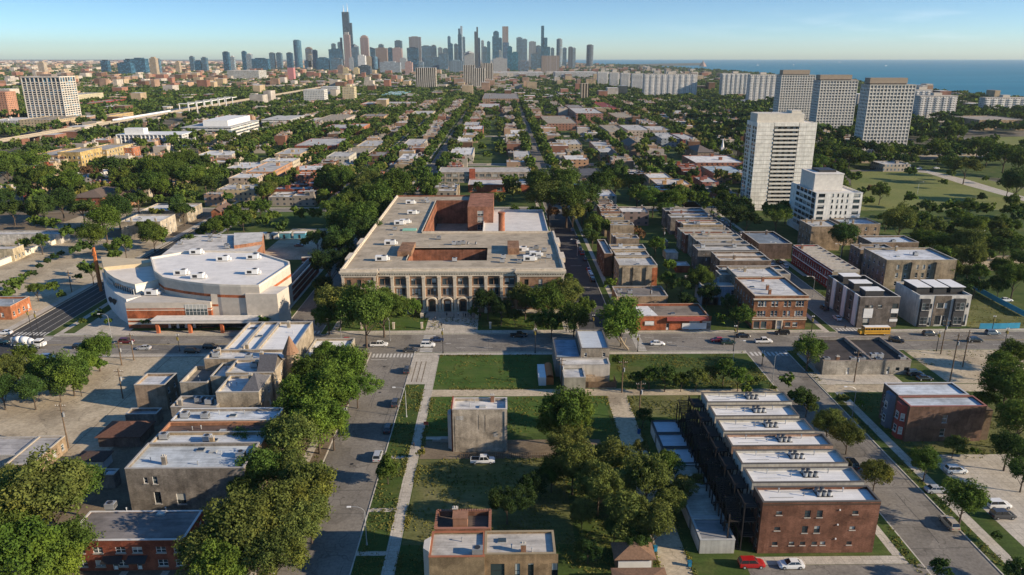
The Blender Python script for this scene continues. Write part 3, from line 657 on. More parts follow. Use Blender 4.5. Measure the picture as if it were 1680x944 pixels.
    b.box(Xw+0.1, -13.5, Yb+6, Yn2-0.2, 0.1, 4.2); b.build('court_block', M['gravel'], root, (0.34,0.29,0.22))
    # stair tower at the north-east corner of the court
    b = MB(); tx0, ty0 = P(767,345,zr); tx1 = tx0+13
    wallface(b, tx0, ty0, 1, 0, 13, 0, zr+1.8, [(5,8,z,z+2.6) for z in (2,6,10,13.2)]); b.box(tx0, tx1, ty0+0.001, Yn+1, 0, zr+1.8)
    del b.f[-6:]; del b.m[-6:]; n = len(b.v)-8
    b.f += [(n+4,n+5,n+6,n+7),(n+1,n+2,n+6,n+5),(n+2,n+3,n+7,n+6),(n+3,n,n+4,n+7)]; b.m += [0]*4
    b.build('stair_tower', M['brick'], root, (0.32,0.15,0.095))
    place_windows(root, 'S', tx0, tx1, ty0, Yn, [(5,8,z,z+2.6,'grid') for z in (2,6,10,13.2)])
    # raised dark penthouses and slots on the roof
    for (xa, xb, yfr, ybk, hh) in ((652,675,421,405,1.9),(833,852,418,405,2.6),(763,778,398,386,0)):
        if hh <= 0: continue
        x0, x1, y0, y1 = RP(xa, xb, yfr, ybk, zr); b = MB(); b.box(x0, x1, y0, y1, zr, zr+hh); b.build('penthouse', M['brick'], root, (0.30,0.17,0.10))
    # rooftop clutter
    rnd = random.Random(3); l = []
    for px, py, k in ((626,428,'hvac'),(746,429,'ac'),(720,393,'ac'),(640,402,'hvac'),(705,406,'pipe'),(745,402,'ac'),(753,402,'ac'),(760,401,'ac'),(768,401,'condenser'),(781,401,'condenser'),(855,413,'hvac'),(866,418,'ac'),(872,412,'ac'),(880,409,'ac'),(868,428,'hvac'),(884,425,'ac'),(893,413,'ac'),(900,424,'ac'),(860,423,'condenser'),(826,424,'ac'),(824,431,'ac'),(676,352,'hvac'),(686,351,'ac'),(655,369,'hvac'),(664,367,'hvac'),(660,384,'pipe'),(673,335,'hvac'),(700,329,'ac'),(694,333,'ac'),(702,333,'ac'),(648,378,'ac'),(852,432,'ac'),(915,405,'pipe'),(642,386,'skylight'),(886,432,'pipe'),(895,431,'pipe'),(878,421,'hvac')):
        x, y = P(px, py, zr); l.append((k, x, y))
    bits(root, l, zr)
    g = MB(); x, y = P(672,378,zr); g.box(x-3, x+3, y-1.6, y+1.6, zr, zr+0.5); g.prism([(x-3,y-1.6),(x+3,y-1.6),(x+3,y+1.6),(x-3,y+1.6)],zr+0.5,zr+0.55); g.build('roof_curb', M['tint'], root, (0.25,0.5,0.38))
    # low east annex with white roof and tall round chimney
    x0, x1, y0, y1 = RP(793,903,374,347,9.5); x1 = 22.3; y0 = Yb+0.01
    b = MB(); 
    wallface(b, x1, y0, 0, 1, y1-y0, 0, 10, [(u,u+2.2,3,7) for u in np.arange(3, y1-y0-4, 5)]); wallface(b, x0, y0, 1, 0, x1-x0, 0, 10, []); wallface(b, x0, y1, 0, -1, y1-y0, 0, 10, []); wallface(b, x1, y1, -1, 0, x1-x0, 0, 10, [])
    b.build('annex_wall', M['brick'], root, (0.34,0.12,0.07))
    b = MB(); b.poly([(x0,y0,9.6),(x1,y0,9.6),(x1,y1,9.6),(x0,y1,9.6)]); b.box(x0-0.1,x1+0.1,y1-0.3,y1+0.1,9.6,10.5); b.box(x1-0.3,x1+0.1,y0,y1-0.3,9.6,10.5); b.box(x0-0.1,x0+0.3,y0,y1-0.3,9.6,10.3)
    b.build('annex_roof', M['roofclean'], root, (0.66,0.62,0.56))
    x, y = P(823,383,zr); b = MB(); b.frustum((x,y+2,0),(x,y+2,24.5),1.65,1.35,16); b.frustum((x,y+2,24.5),(x,y+2,25.2),1.6,1.6,16); b.build('chimney', M['brick'], root, (0.40,0.16,0.09))
    # flag pole, boundary piers
    for px in (590,643,690,804,880,950):
        x = P(px,548)[0]; t = thing('gate_pier', x, 238.2, None, 'pier', 'stone piers along the school lawn'); b = MB(); b.box(x-0.35,x+0.35,237.85,238.55,0.12,2.2); b.build('pier_shaft', M['stone'], t); b = MB(); b.box(x-0.45,x+0.45,237.75,238.65,2.2,2.45); b.build('cap', M['stone'], t); LABELQ.append((t,'short limestone pier by the sidewalk',x,238))
school()
# ================================================================ curved hall
def layered(root, pts, layers, name='wall', top=None):
    """stacked bands of one wall volume: [(z0, z1, material, colour, name)]"""
    for z0, z1, m, c, nm in layers:
        b = MB(); b.prism(pts, z0, z1); b.build(nm, M[m], root, c)
    if top: b = MB(); z = layers[-1][1]+0.01; b.poly([(p[0],p[1],z) for p in (pts if sum(pts[i][0]*pts[(i+1)%len(pts)][1]-pts[(i+1)%len(pts)][0]*pts[i][1] for i in range(len(pts)))>0 else pts[::-1])]); b.build('roof', M[top[0]], root, top[1])
def curved_hall():
    root = thing('assembly_hall', -110, 285, 'beige and orange banded hall with sweeping curved white roofs and entrance canopy', 'hall'); land('the curved white-roofed hall', -110, 290); occupy(-150, -79, 248, 335)
    W_ = (0.68,0.61,0.50); O_ = (0.46,0.14,0.06); G_ = (0.52,0.46,0.38)
    def pp(l, h): return [P(x, y, h) for x, y in l]
    main = pp([(247,425),(315,413),(420,415),(475,432),(476,437),(425,471),(395,471),(360,470),(333,468),(300,464),(268,458),(253,447)], 15)
    layered(root, main, [(0.1,11.0,'tint',G_,'wall'),(11.0,12.0,'brick',O_,'brick_band'),(12.0,15.0,'tint',G_,'upper_wall')])
    def rimroof(pts, h, col, edge=W_):
        c = Vector((sum(p[0] for p in pts)/len(pts), sum(p[1] for p in pts)/len(pts)))
        a = sum(pts[i][0]*pts[(i+1)%len(pts)][1]-pts[(i+1)%len(pts)][0]*pts[i][1] for i in range(len(pts)))
        if a < 0: pts = pts[::-1]
        inn = [tuple(c+(Vector(p)-c)*0.975) for p in pts]; b = MB(); b.poly([(p[0],p[1],h+0.05) for p in inn]); b.build('roof', M['roofclean'], root, col)
        r = MB(); n = len(pts)
        for i in range(n):
            j = (i+1)%n; A,B,C_,D = pts[i],pts[j],inn[j],inn[i]
            r.poly([(*A,h+0.7),(*B,h+0.7),(*C_,h+0.7),(*D,h+0.7)]); r.poly([(*A,h),(*B,h),(*B,h+0.7),(*A,h+0.7)]); r.poly([(*C_,h),(*D,h),(*D,h+0.7),(*C_,h+0.7)])
        r.build('parapet', M['tint'], root, edge)
    rimroof(main, 15, (0.74,0.71,0.66))
    fan = pp([(170,442),(248,434),(256,446),(269,459),(246,465),(222,470),(202,465),(187,458),(176,450)], 12.5)
    layered(root, fan, [(0.1,12.5,'tint',(0.72,0.68,0.60),'curved_wall')]); rimroof(fan, 12.5, (0.72,0.66,0.57))
    sl = pp([(166,424),(248,428),(248,433.5),(170,441)], 13.3); layered(root, sl, [(9,13.9,'tint',(0.58,0.46,0.29),'clerestory')], top=('roofclean',(0.58,0.47,0.30)))
    # glazed strip under the fan roof
    for a, b_ in (((176,452),(187,460)),((190,461),(221,472.5))):
        p, q = P(*a, 12.0), P(*b_, 12.0); d = (Vector(q)-Vector(p)); n_ = Vector((d.y,-d.x)).normalized()*0.25; g = MB()
        p = (p[0]+n_.x*1.5, p[1]+n_.y*1.5-0.3); q = (q[0]+n_.x*1.5, q[1]+n_.y*1.5-0.3)
        g.poly([(p[0],p[1],9.3),(q[0],q[1],9.3),(q[0],q[1],11.6),(p[0],p[1],11.6)]); 
        for k in range(9):
            x = p[0]+(q[0]-p[0])*k/8; y = p[1]+(q[1]-p[1])*k/8; g.box(x-0.06,x+0.06,y-0.1,y+0.05,9.3,11.6,1)
        g.build('window_strip', [M['glass'], M['white']], root)
    west = pp([(167,447),(170,458),(178,470),(190,482),(207,491.5),(232,486),(225,470),(190,452)], 9.6)
    layered(root, west, [(0.1,9.6,'tint',(0.74,0.72,0.68),'white_wall')], top=('roofclean',(0.6,0.57,0.5)))
    Yl = P(205,497,9.5)[1]; xa = P(205,497,9.5)[0]; xb = P(344,497,9.5)[0]; xc = P(400,488,12)[0]; xd = P(450,485,13)[0]
    low = [(xa,Yl),(xb,Yl),(xb,Yl+14),(xa+4,Yl+14)]
    layered(root, low, [(0.1,1.5,'brick',O_,'brick_base'),(1.5,2.3,'tint',W_,'band'),(2.3,3.0,'brick',O_,'brick_band'),(3.0,3.7,'tint',W_,'band'),(3.7,6.6,'brick',O_,'brick_wall'),(6.6,6.9,'tint',W_,'band'),(6.9,7.4,'brick',O_,'brick_band'),(7.4,9.5,'tint',G_,'upper_wall')], top=('roofclean',(0.52,0.48,0.42)))
    mid = [(xb,Yl+1.2),(xc,Yl+1.2),(xc,Yl+12),(xb,Yl+12)]
    layered(root, mid, [(0.1,7.6,'tint',G_,'wall'),(7.6,8.4,'brick',O_,'brick_band'),(8.4,12,'tint',G_,'upper_wall')], top=('roofclean',(0.5,0.47,0.42)))
    cor = [(xc,Yl-0.6),(xd,Yl-0.6),(xd+1.6,Yl+8),(xc,Yl+9)]
    layered(root, cor, [(0.1,12.6,'tint',(0.50,0.45,0.38),'corner_wall')], top=('roofclean',(0.6,0.56,0.5)))
    put('window', winmesh(7.6,5.2,'grid','white'), root, ((xb-5.0)+110-0, Yl-0.05-285, 6.2), 0)
    b = MB(); ox = P(250,528,4.3)[0]; oy = Yl-5.6; b.box(ox, xd-6, oy, Yl-0.7, 3.85, 4.9); b.box(ox-0.2, xd-5.8, oy-0.2, Yl-0.72, 4.9, 5.05); b.build('canopy', M['tint'], root, (0.66,0.62,0.55))
    for k in range(4): x = ox+1.5+k*(xd-6-ox-3)/3; c = MB(); c.box(x-0.5,x+0.5,oy+0.4,oy+1.4,0.12,4.0); c.build('canopy_pillar', M['brick'], root, O_)
    b = MB(); b.box(xb-6, xc+3, Yl-0.12, Yl-0.02, 0.5, 3.6)
    b.build('shopfront_glass', M['glass'], root)
    for k in range(12): b = MB(); x = ox+3+k*0.95; b.box(x,x+0.85,Yl-0.3,Yl-0.18,0.2,2.7); b.build('door', M['autoglass'] if k%3 else M['white'], root)
    x0_, y0_ = P(522,418,8); x1_, y1_ = P(456,487,8); Xe = (x0_+x1_)/2
    for k, (z0, z1, m, c) in enumerate(((0.1,2.2,'brick',(0.26,0.08,0.055)),(2.2,2.7,'tint',W_),(2.7,4.5,'brick',(0.26,0.08,0.055)),(4.5,5.0,'tint',W_),(5.0,6.6,'brick',(0.26,0.08,0.055)),(6.6,7.1,'tint',W_))):
        b = MB(); b.box(Xe-0.5,Xe,y1_,y0_,z0,z1); b.box(Xe-7,Xe-0.5,y0_-0.5,y0_,z0,z1); b.build('side_wing_band' , M[m], root, c)
    b = MB(); b.poly([(Xe-7,y1_,4.2),(Xe-0.5,y1_,4.2),(Xe-0.5,y0_-0.5,4.2),(Xe-7,y0_-0.5,4.2)]); b.build('ramp_deck', M['roof'], root, (0.20,0.12,0.10))
    b = MB(); b.box(Xe-4.2,Xe-3.8,y1_,y0_-0.5,4.2,6.4); b.build('ramp_wall', M['tint'], root, (0.5,0.47,0.42))
    nb = pp([(258,424),(306,386),(428,383),(430,402),(420,414),(315,413)], 8.5); layered(root, nb, [(0.1,8.5,'brick',(0.36,0.17,0.10),'north_wing')], top=('roof',(0.6,0.57,0.52)))
    nb = pp([(384,405),(430,398),(432,383),(384,384)], 9.5); layered(root, nb, [(0.1,10,'brick',(0.40,0.20,0.12),'north_wing')], top=('roof',(0.62,0.6,0.55)))
    bits(root, [(k, *P(px,py,15)) for k,px,py in (('hvac',297,451),('hvac',325,457),('hvac',366,428),('hvac',415,425),('hvac',414,450),('hvac',322,417))], 15)
    bits(root, [(k, *P(px,py,8.5)) for k,px,py in (('ac',345,389),('ac',360,390),('ac',296,401),('ac',345,396),('ac',372,405),('ac',374,408),('pipe',365,398))], 8.6)
    bits(root, [('hvac', *P(250,484,9.5))], 9.5)
    b = MB(); x, y = P(166,478,0); 
    for k, (z0,z1,w) in enumerate(((0.1,16.5,0.42),(16.5,18.2,0.25))): b.box(x-w,x+w,y-0.35,y+0.35,z0,z1)
    b.box(x-0.72,x-0.5,y-0.2,y+0.2,2,17.4); b.box(x+0.5,x+0.7,y-0.2,y+0.2,2,13)
    for z in range(3,16,3): b.box(x-0.8,x+0.75,y-0.45,y-0.36,z,z+0.4)
    b.build('pylon', M['rust'], root)
    # the two-leaf emblem on the white wall
    for px, py, s in ((184,491,1.0),(190,494,1.2)):
        x, y = P(px, py, 6.6); d = MB(); d.poly([(x-0.1*s,y-1.2,7.9),(x-0.7*s,y-1.2,7.4),(x-0.6*s,y-1.2,6.4),(x,y-1.2,5.4),(x+0.6*s,y-1.2,6.4),(x+0.7*s,y-1.2,7.3)])
        d.v = [(a, yy+0.0, z) for a, yy, z in d.v]; o = d.build('emblem', M['darkmetal'], root)
        sol = o.modifiers.new('s', 'SOLIDIFY'); sol.thickness = 0.25
curved_hall()
# ================================================================ row of seven apartment blocks
AP = [(644,660,1151,1300),(665,683,1163,1312),(688,708,1176,1337),(712,732,1190,1351),(738,761,1206,1380),(767,792,1222,1398),(798,824,1240,1431)]
apc = [(0.52,0.49,0.41),(0.50,0.46,0.38),(0.53,0.50,0.42),(0.42,0.27,0.19),(0.50,0.48,0.42),(0.45,0.44,0.40),(0.21,0.10,0.065)]
apw = ['northernmost pale apartment block of the row, beside the dark back stairs','second apartment block from the avenue end of the row of seven','third apartment block from the avenue end of the row of seven','apartment block with reddish south wall in the middle of the row of seven','fifth apartment block from the avenue end of the row of seven','grey walled apartment block right behind the dark brown one','dark brown brick apartment block with small windows, beside the red parked car']
HA = 11.3
for i, (yb, yf, xl, xr) in enumerate(AP):
    x0, x1, y0, y1 = RP(xl, xr, yf, yb, HA); x0 = 48.2+(6-i)*0.12; x1 = max(x1, 70.2) if i > 2 else x1
    if i == 6: y0 = min(y0, 117.6)
    last = i == 6; ops = {}
    if last:
        L_ = x1-x0; zz = lambda a, b: (a, b)
        def W(px, z, w, h, st='n'): u = (px-1238)/193*L_; return (u-w/2, u+w/2, z, z+h, st)
        ops['S'] = [W(1266.5,8.6,1.1,0.75),W(1313.5,8.0,1.1,1.5,'w'),W(1333.5,8.0,1.1,1.5,'w'),W(1392,8.6,1.1,0.75),W(1266.5,5.2,1.1,0.75),W(1312.5,4.6,1.1,1.5,'w'),W(1332.5,4.6,1.1,1.5,'w'),W(1391,5.2,1.1,0.75)]+[W(p,1.9,1.0,0.75) for p in (1265.6,1293.5,1312,1331.5,1345.5,1389.5)]
    ops['W'] = grid_ops(y1-y0, 2, 3, 1.0, 1.5, 1.2, 3.3)+([] if last else [])
    ops['E'] = grid_ops(y1-y0, 3, 3, 1.3, 1.6, 1.2, 3.3)
    root = thing('apartment_block', (x0+x1)/2, (y0+y1)/2, apw[i], 'apartment block', 'white-roofed apartment blocks in a row'); occupy(x0,x1,y0,y1)
    shell(root, x0, x1, y0, y1, HA, apc[i], (0.70,0.69,0.66), ops, 0.55, 'brick' if i in (3,6) else 'render', 'roofclean', (0.10,0.09,0.08), frame='darkmetal' if last else 'white')
    zr = HA-0.55; ym = y0+(y1-y0)*0.55; L_ = x1-x0
    bits(root, [('condenser', x0+L_*0.53+k*1.0, ym) for k in range(3)]+[('condenser', x0+L_*0.53+k*1.0, ym+1.2) for k in range(2)]+[('pipe', x0+L_*0.2, ym+1.2),('pipe', x0+L_*0.76, ym+1.2),('pipe',x0+L_*0.4,ym)], zr)
    c = MB(); c.box(x0+L_*0.22, x0+L_*0.5, ym+1.15, ym+1.25, zr, zr+0.12); c.box(x0+L_*0.1, x0+L_*0.3, ym-0.6, ym-0.5, zr, zr+0.1); c.box(x0+L_*0.62, x0+L_*0.76, ym+1.15, ym+1.25, zr, zr+0.12)
    c.build('roof_conduit', M['metal'], root)
    if last:
        for z in (9.5,6.3,3.2): d = MB(); d.box(x0+L_*0.655,x0+L_*0.655+0.25,y0-0.2,y0-0.003,z,z+0.25); d.build('wall_lamp', M['white'], root)
        d = MB(); d.box(x0-0.05,x1+0.05,y0-0.05,y0-0.004,HA-0.62,HA-0.35); d.build('fascia', M['tint'], root, (0.07,0.045,0.03))
    # dark timber back porch and stair tower on the west side
    pr = thing('back_porch', x0-3, (y0+y1)/2, None, 'porch', 'dark back stair porches'); s = MB(); yy0, yy1 = y0+1.0, y1+0.3
    for xx in (x0-0.4, x0-2.9, x0-5.6):
        for yv in (yy0, (yy0+yy1)/2, yy1): s.box(xx-0.11,xx+0.11,yv-0.11,yv+0.11,0.12,10.4 if xx > x0-5 else 8.2)
    s.build('post', M['porchwood'], pr, None); dk = MB()
    for z in (3.1,6.3,9.4): dk = MB(); dk.box(x0-3.0,x0-0.3,yy0,yy1,z,z+0.22); dk.build('deck', M['porchwood'], pr)
    st = MB()
    for f_, (za, zb) in enumerate(((0.15,3.2),(3.2,6.4),(6.4,9.5))):
        ya, yb_ = (yy0+0.3, yy1-0.3) if f_ % 2 == 0 else (yy1-0.3, yy0+0.3)
        for k in range(12):
            t_ = k/12; y = ya+(yb_-ya)*t_; z = za+(zb-za)*t_; st.box(x0-5.4,x0-3.1,y-0.16,y+0.16,z,z+0.08)
        st.frustum((x0-5.45,ya,za),(x0-5.45,yb_,zb),0.1,0.1,4); st.frustum((x0-3.1,ya,za),(x0-3.1,yb_,zb),0.1,0.1,4)
    st.build('stair', M['porchwood'], pr); rl = MB()
    for z in (3.1,6.3,9.4):
        for zz in (0.55,1.05): rl.box(x0-3.05,x0-2.97,yy0,yy1,z+zz,z+zz+0.06); rl.box(x0-3.0,x0-0.3,yy0-0.04,yy0+0.02,z+zz,z+zz+0.06)
        for k in range(16): y = yy0+(yy1-yy0)*k/15; rl.box(x0-3.03,x0-2.99,y-0.03,y+0.03,z+0.2,z+1.05)
    rl.build('railing', M['porchwood'], pr); LABELQ.append((pr,'dark timber back stair tower',x0-3,(y0+y1)/2))
land('the dark brown brick apartment block', 59, 120); land('the row of seven white-roofed blocks', 59, 150)
# ================================================================ near buildings, hand placed
def two_flat_windows(L_, n, fl=2): return grid_ops(L_, n, fl, 1.0, 1.7, 1.5, 3.3)
x0,x1,y0,y1 = RP(742,832,672,653,11.3)
rt = simple_bld('brick_two_flat', 'lone tall tan brick house with blank south wall beside the white pickup', 'house', (x0,x1,y0,y1), 11.3, (0.47,0.40,0.31), RWHITE, 0,0,3, seed=3, nb=0, ops={'W': grid_ops(y1-y0,2,3,1.1,1.8,1.2,3.2)}, coping=(0.55,0.5,0.45))
bits(rt, [('pipe',x0+4,y0+3),('skylight',x0+7,y0+2.5),('pipe',x1-3,y1-1),('chimney',x1-3.5,y1-0.8),('pipe',x0+5,y1-1)], 10.6)
b = MB(); b.box(x0-0.35,x0-0.004,y0+0.15,y1-0.15,0.1,11.9); b.build('front_wall', M['brick'], rt, (0.33,0.10,0.06)); b = MB(); b.prism([(x0-0.36,y0+1),(x0-1.3,y0+1.8),(x0-1.3,y0+3.6),(x0-0.36,y0+4.4)],0.1,9.4); b.build('bay', M['tint'], rt, (0.55,0.5,0.45))
b = MB(); b.box(x0-3.4,x0-0.37,y0+4.5,y1-0.3,0.1,1.1); b.box(x0-5.4,x0-3.4,y0+4.9,y1-0.7,0.1,0.55); b.build('stoop', M['concrete'], rt)
for (xa,xb,za,zb,c_) in ((0.9,2.6,8.6,9.6,(0.5,0.47,0.42)),(6.1,6.25,6.0,9.8,(0.24,0.2,0.15)),(7.6,7.75,5.5,9.9,(0.24,0.2,0.15)),(9.6,10.6,4.1,5.2,(0.5,0.48,0.44)),(0.4,0.55,0.3,9.5,(0.22,0.19,0.15))): b = MB(); b.box(x0+xa,x0+xb,y0-0.03,y0-0.004,za,zb); b.build('wall_patch', M['brick'], rt, c_)
b = MB(); b.frustum((x1-0.5,y0-0.12,0.2),(x1-0.5,y0-0.12,10.8),0.07,0.07,6); b.build('downpipe', M['metal'], rt)
land('the lone tan brick house', -5, 158)
# bottom brick house (runs out of the frame)
def bottom_house():
    h = 9.3; x0,x1,y0,y1 = RP(704,912,910,872,h); xm = P(795,905,h)[0]
    root = thing('brick_house', (x0+x1)/2, y0, 'tan brick house with pale roof and red tile parapet at the bottom of the picture', 'house'); occupy(x0,x1,y0-1,y1+5); land('the tan house with red tile parapet', -3, 100)
    shell(root, x0, xm, y0-0.6, y1, h, (0.26,0.19,0.115), (0.50,0.47,0.42), {'S': [], 'W': grid_ops(y1-y0+0.6,2,2,1.1,1.8,1.6,3.6)}, 0.35, coping=(0.33,0.13,0.07))
    ops = [(u-w/2,u+w/2,4.4,7.4,'w') for u,w in ((2.2,2.4),(5.6,0.9),(7.9,1.0),(12.0,1.1))]+[(u-w/2,u+w/2,0.9,3.1,'w') for u,w in ((2.2,2.4),(7.9,1.0),(12.0,1.1))]
    shell(root, xm+0.01, x1, y0, y1, h+0.02, (0.29,0.20,0.115), (0.50,0.47,0.42), {'S': ops}, 0.35, coping=(0.30,0.24,0.15), frame='darkmetal')
    u0,u1,v0,v1 = RP(713,805,868,838,h+0.6)
    shell(root, u0, u1, y1+0.01, v1, h+0.6, (0.24,0.12,0.075), (0.13,0.10,0.08), {}, 0.9, coping=(0.32,0.15,0.10))
    k = MB()
    for i in range(22): xx = u0+(u1-u0)*(i+0.2)/22; k.box(xx,xx+0.28,v1-0.4,v1+0.12,h+0.721,h+0.9)
    for i in range(10): yy = y1+(v1-y1)*(i+0.2)/10; k.box(u1-0.4,u1+0.12,yy,yy+0.28,h+0.721,h+0.9); k.box(u0-0.12,u0+0.4,yy,yy+0.28,h+0.721,h+0.9)
    k.build('coping_tile', M['tint'], root, (0.30,0.14,0.09))
    bits(root, [('chimney',u0+3.4,v1-0.7),('hatch',u0+4.5,y1+2.2)], h-0.2); bits(root, [('chimney',x1-5.5,y0+0.9),('pipe',x1-7.5,y0+2),('ac',xm-1.2,y0+0.6),('skylight',xm+3,y0+4),('pipe',x1-4,y0+1),('pipe',xm-4,y0+4)], h-0.4)
    b = MB(); b.prism([(x0-0.02,y0+0.2),(x0-1.1,y0+1.2),(x0-1.1,y0+3.4),(x0-0.02,y0+4.4)],0.1,h+0.5); b.build('bay', M['tint'], root, (0.5,0.47,0.42))
    for z in (3.6,): 
        b = MB(); b.box(xm+3.8,xm+8.4,y0-1.5,y0-0.01,z,z+0.15); 
        for i in range(12): xx = xm+3.9+i*0.4; b.box(xx,xx+0.05,y0-1.5,y0-1.44,z+0.15,z+1.0)
        b.box(xm+3.8,xm+8.4,y0-1.52,y0-1.42,z+1.0,z+1.08); b.build('balcony', M['darkmetal'], root)
bottom_house()
# timber back deck beside it
dk = thing('back_deck', 17.3, 97.5, 'orange stained timber deck with steps beside the tan brick house', 'deck'); b = MB(); b.box(13.2,20.5,95.2,99.8,1.6,1.8); b.build('deck_floor', M['rust'], dk)
for x in (13.4,16.9,20.3):
    for y in (95.4,99.6): b = MB(); b.box(x-0.09,x+0.09,y-0.09,y+0.09,0.12,2.8); b.build('post', M['rust'], dk)
b = MB(); 
for i in range(26): b.box(13.4+i*0.27,13.48+i*0.27,99.55,99.62,1.8,2.7)
b.box(13.3,20.4,99.52,99.66,2.7,2.8); b.build('railing', M['rust'], dk); b = MB()
for i in range(6): b.box(20.6+i*0.3,20.9+i*0.3,96,97.2,0.12,1.6-i*0.25)
b.build('stair', M['wood'], dk)
def hip(root, x0, x1, y0, y1, z, rise, col, m='shingle', ov=0.5, ridge=None):
    x0-=ov; x1+=ov; y0-=ov; y1+=ov; w, d = x1-x0, y1-y0; cx, cy_ = (x0+x1)/2, (y0+y1)/2; b = MB(); zb = z-0.05
    if ridge is None: ridge = 'x' if w > d else 'y'
    k = 0.0 if ridge == 'p' else 1.0
    if ridge in 'xp': r = max(0.05,(w-d)/2)*k; A=(cx-r,cy_,z+rise); B=(cx+r,cy_,z+rise); c=[(x0,y0,zb),(x1,y0,zb),(x1,y1,zb),(x0,y1,zb)]; b.poly([c[0],c[1],B,A]); b.poly([c[1],c[2],B]); b.poly([c[2],c[3],A,B]); b.poly([c[3],c[0],A])
    else: r = max(0.05,(d-w)/2); A=(cx,cy_-r,z+rise); B=(cx,cy_+r,z+rise); c=[(x0,y0,zb),(x1,y0,zb),(x1,y1,zb),(x0,y1,zb)]; b.poly([c[0],c[1],A]); b.poly([c[1],c[2],B,A]); b.poly([c[2],c[3],B]); b.poly([c[3],c[0],A,B])
    b.box(x0,x1,y0,y1,zb-0.18,zb-0.01)
    return b.build('roof', M[m], root, col)
def gable(root, x0, x1, y0, y1, z, rise, col, wall, axis='y', ov=0.4):
    b = MB(); g = MB(); cx, cy_ = (x0+x1)/2, (y0+y1)/2
    if axis == 'y':
        for s in (0,1):
            e = x0-ov if s == 0 else x1+ov; b.poly([(e,y0-ov,z-0.1),(cx,y0-ov,z+rise),(cx,y1+ov,z+rise),(e,y1+ov,z-0.1)]); b.poly([(e,y0-ov,z-0.3),(cx,y0-ov,z+rise-0.2),(cx,y1+ov,z+rise-0.2),(e,y1+ov,z-0.3)]); b.poly([(e,y0-ov,z-0.1),(cx,y0-ov,z+rise),(cx,y0-ov,z+rise-0.2),(e,y0-ov,z-0.3)]); b.poly([(e,y0-ov,z-0.1),(e,y1+ov,z-0.1),(e,y1+ov,z-0.3),(e,y0-ov,z-0.3)])
        for y in (y0,y1): g.poly([(x0,y,z),(x1,y,z),(cx,y,z+rise-0.22)])
    else:
        for s in (0,1):
            e = y0-ov if s == 0 else y1+ov; b.poly([(x0-ov,e,z-0.1),(x0-ov,cy_,z+rise),(x1+ov,cy_,z+rise),(x1+ov,e,z-0.1)]); b.poly([(x0-ov,e,z-0.3),(x0-ov,cy_,z+rise-0.2),(x1+ov,cy_,z+rise-0.2),(x1+ov,e,z-0.3)]); b.poly([(x0-ov,e,z-0.1),(x1+ov,e,z-0.1),(x1+ov,e,z-0.3),(x0-ov,e,z-0.3)])
        for x in (x0,x1): g.poly([(x,y0,z),(x,y1,z),(x,cy_,z+rise-0.22)])
    g.build('gable_wall', M['brick'], root, wall); return b.build('roof', M['shingle'], root, col)
def small_house(name, label, cat, r, h, rise, wall, roofc, kind='hip', nS=0, side=0, group=None, fl=1, axis='y', queue=None, wm='brick'):
    x0,x1,y0,y1 = r; occupy(*r); root = thing(name,(x0+x1)/2,(y0+y1)/2,label,cat,group); mb = MB(); ops = {}
    s = 'W' if x0 > 0 else 'E'; fh = h/fl
    if nS: ops['S'] = grid_ops(x1-x0,nS,fl,1.0,1.3,0.9,fh)
    if side: ops[s] = grid_ops(y1-y0,side,fl,1.0,1.3,0.9,fh)
    for f in 'SEWN': ox,oy,L_ = face_org(f,x0,x1,y0,y1); wallface(mb,ox,oy,*FACES[f],L_,0,h,ops.get(f,[]))
    mb.build('wall', M[wm], root, wall)
    for f in ops: place_windows(root,f,x0,x1,y0,y1,ops[f])
    if kind == 'hip': hip(root,x0,x1,y0,y1,h,rise,roofc)
    elif kind == 'pyr': hip(root,x0,x1,y0,y1,h,rise,roofc,ridge='p')
    else: gable(root,x0,x1,y0,y1,h,rise,roofc,wall,axis)
    if queue: LABELQ.append((root,queue,root.location.x,root.location.y))
    return root
r_ = RP(1012,1072,915,892,3.2); sh_ = small_house('garage', 'small garage with brown pyramid roof beside the timber deck', 'garage', r_, 3.2, 1.9, (0.30,0.24,0.16), (0.20,0.12,0.075), 'pyr', 0); 
b = MB(); x=(r_[0]+r_[1])/2; b.box(r_[0]+0.3,r_[1]-0.3,r_[2]-0.09,r_[2]-0.01,0.15,2.5); b.build('garage_door', M['white'], sh_)
b = MB(); b.box(r_[0]-1,r_[1]+1,86,r_[2]-3,0.12,3.0); t_ = thing('garage', 15, 86, 'flat brown-roofed shed just below the pyramid-roofed garage','shed'); b.build('wall', M['brick'], t_, (0.28,0.2,0.12)); hip(t_, r_[0]-1,r_[1]+1,86,r_[2]-3,3.05,0.7,(0.22,0.13,0.08))
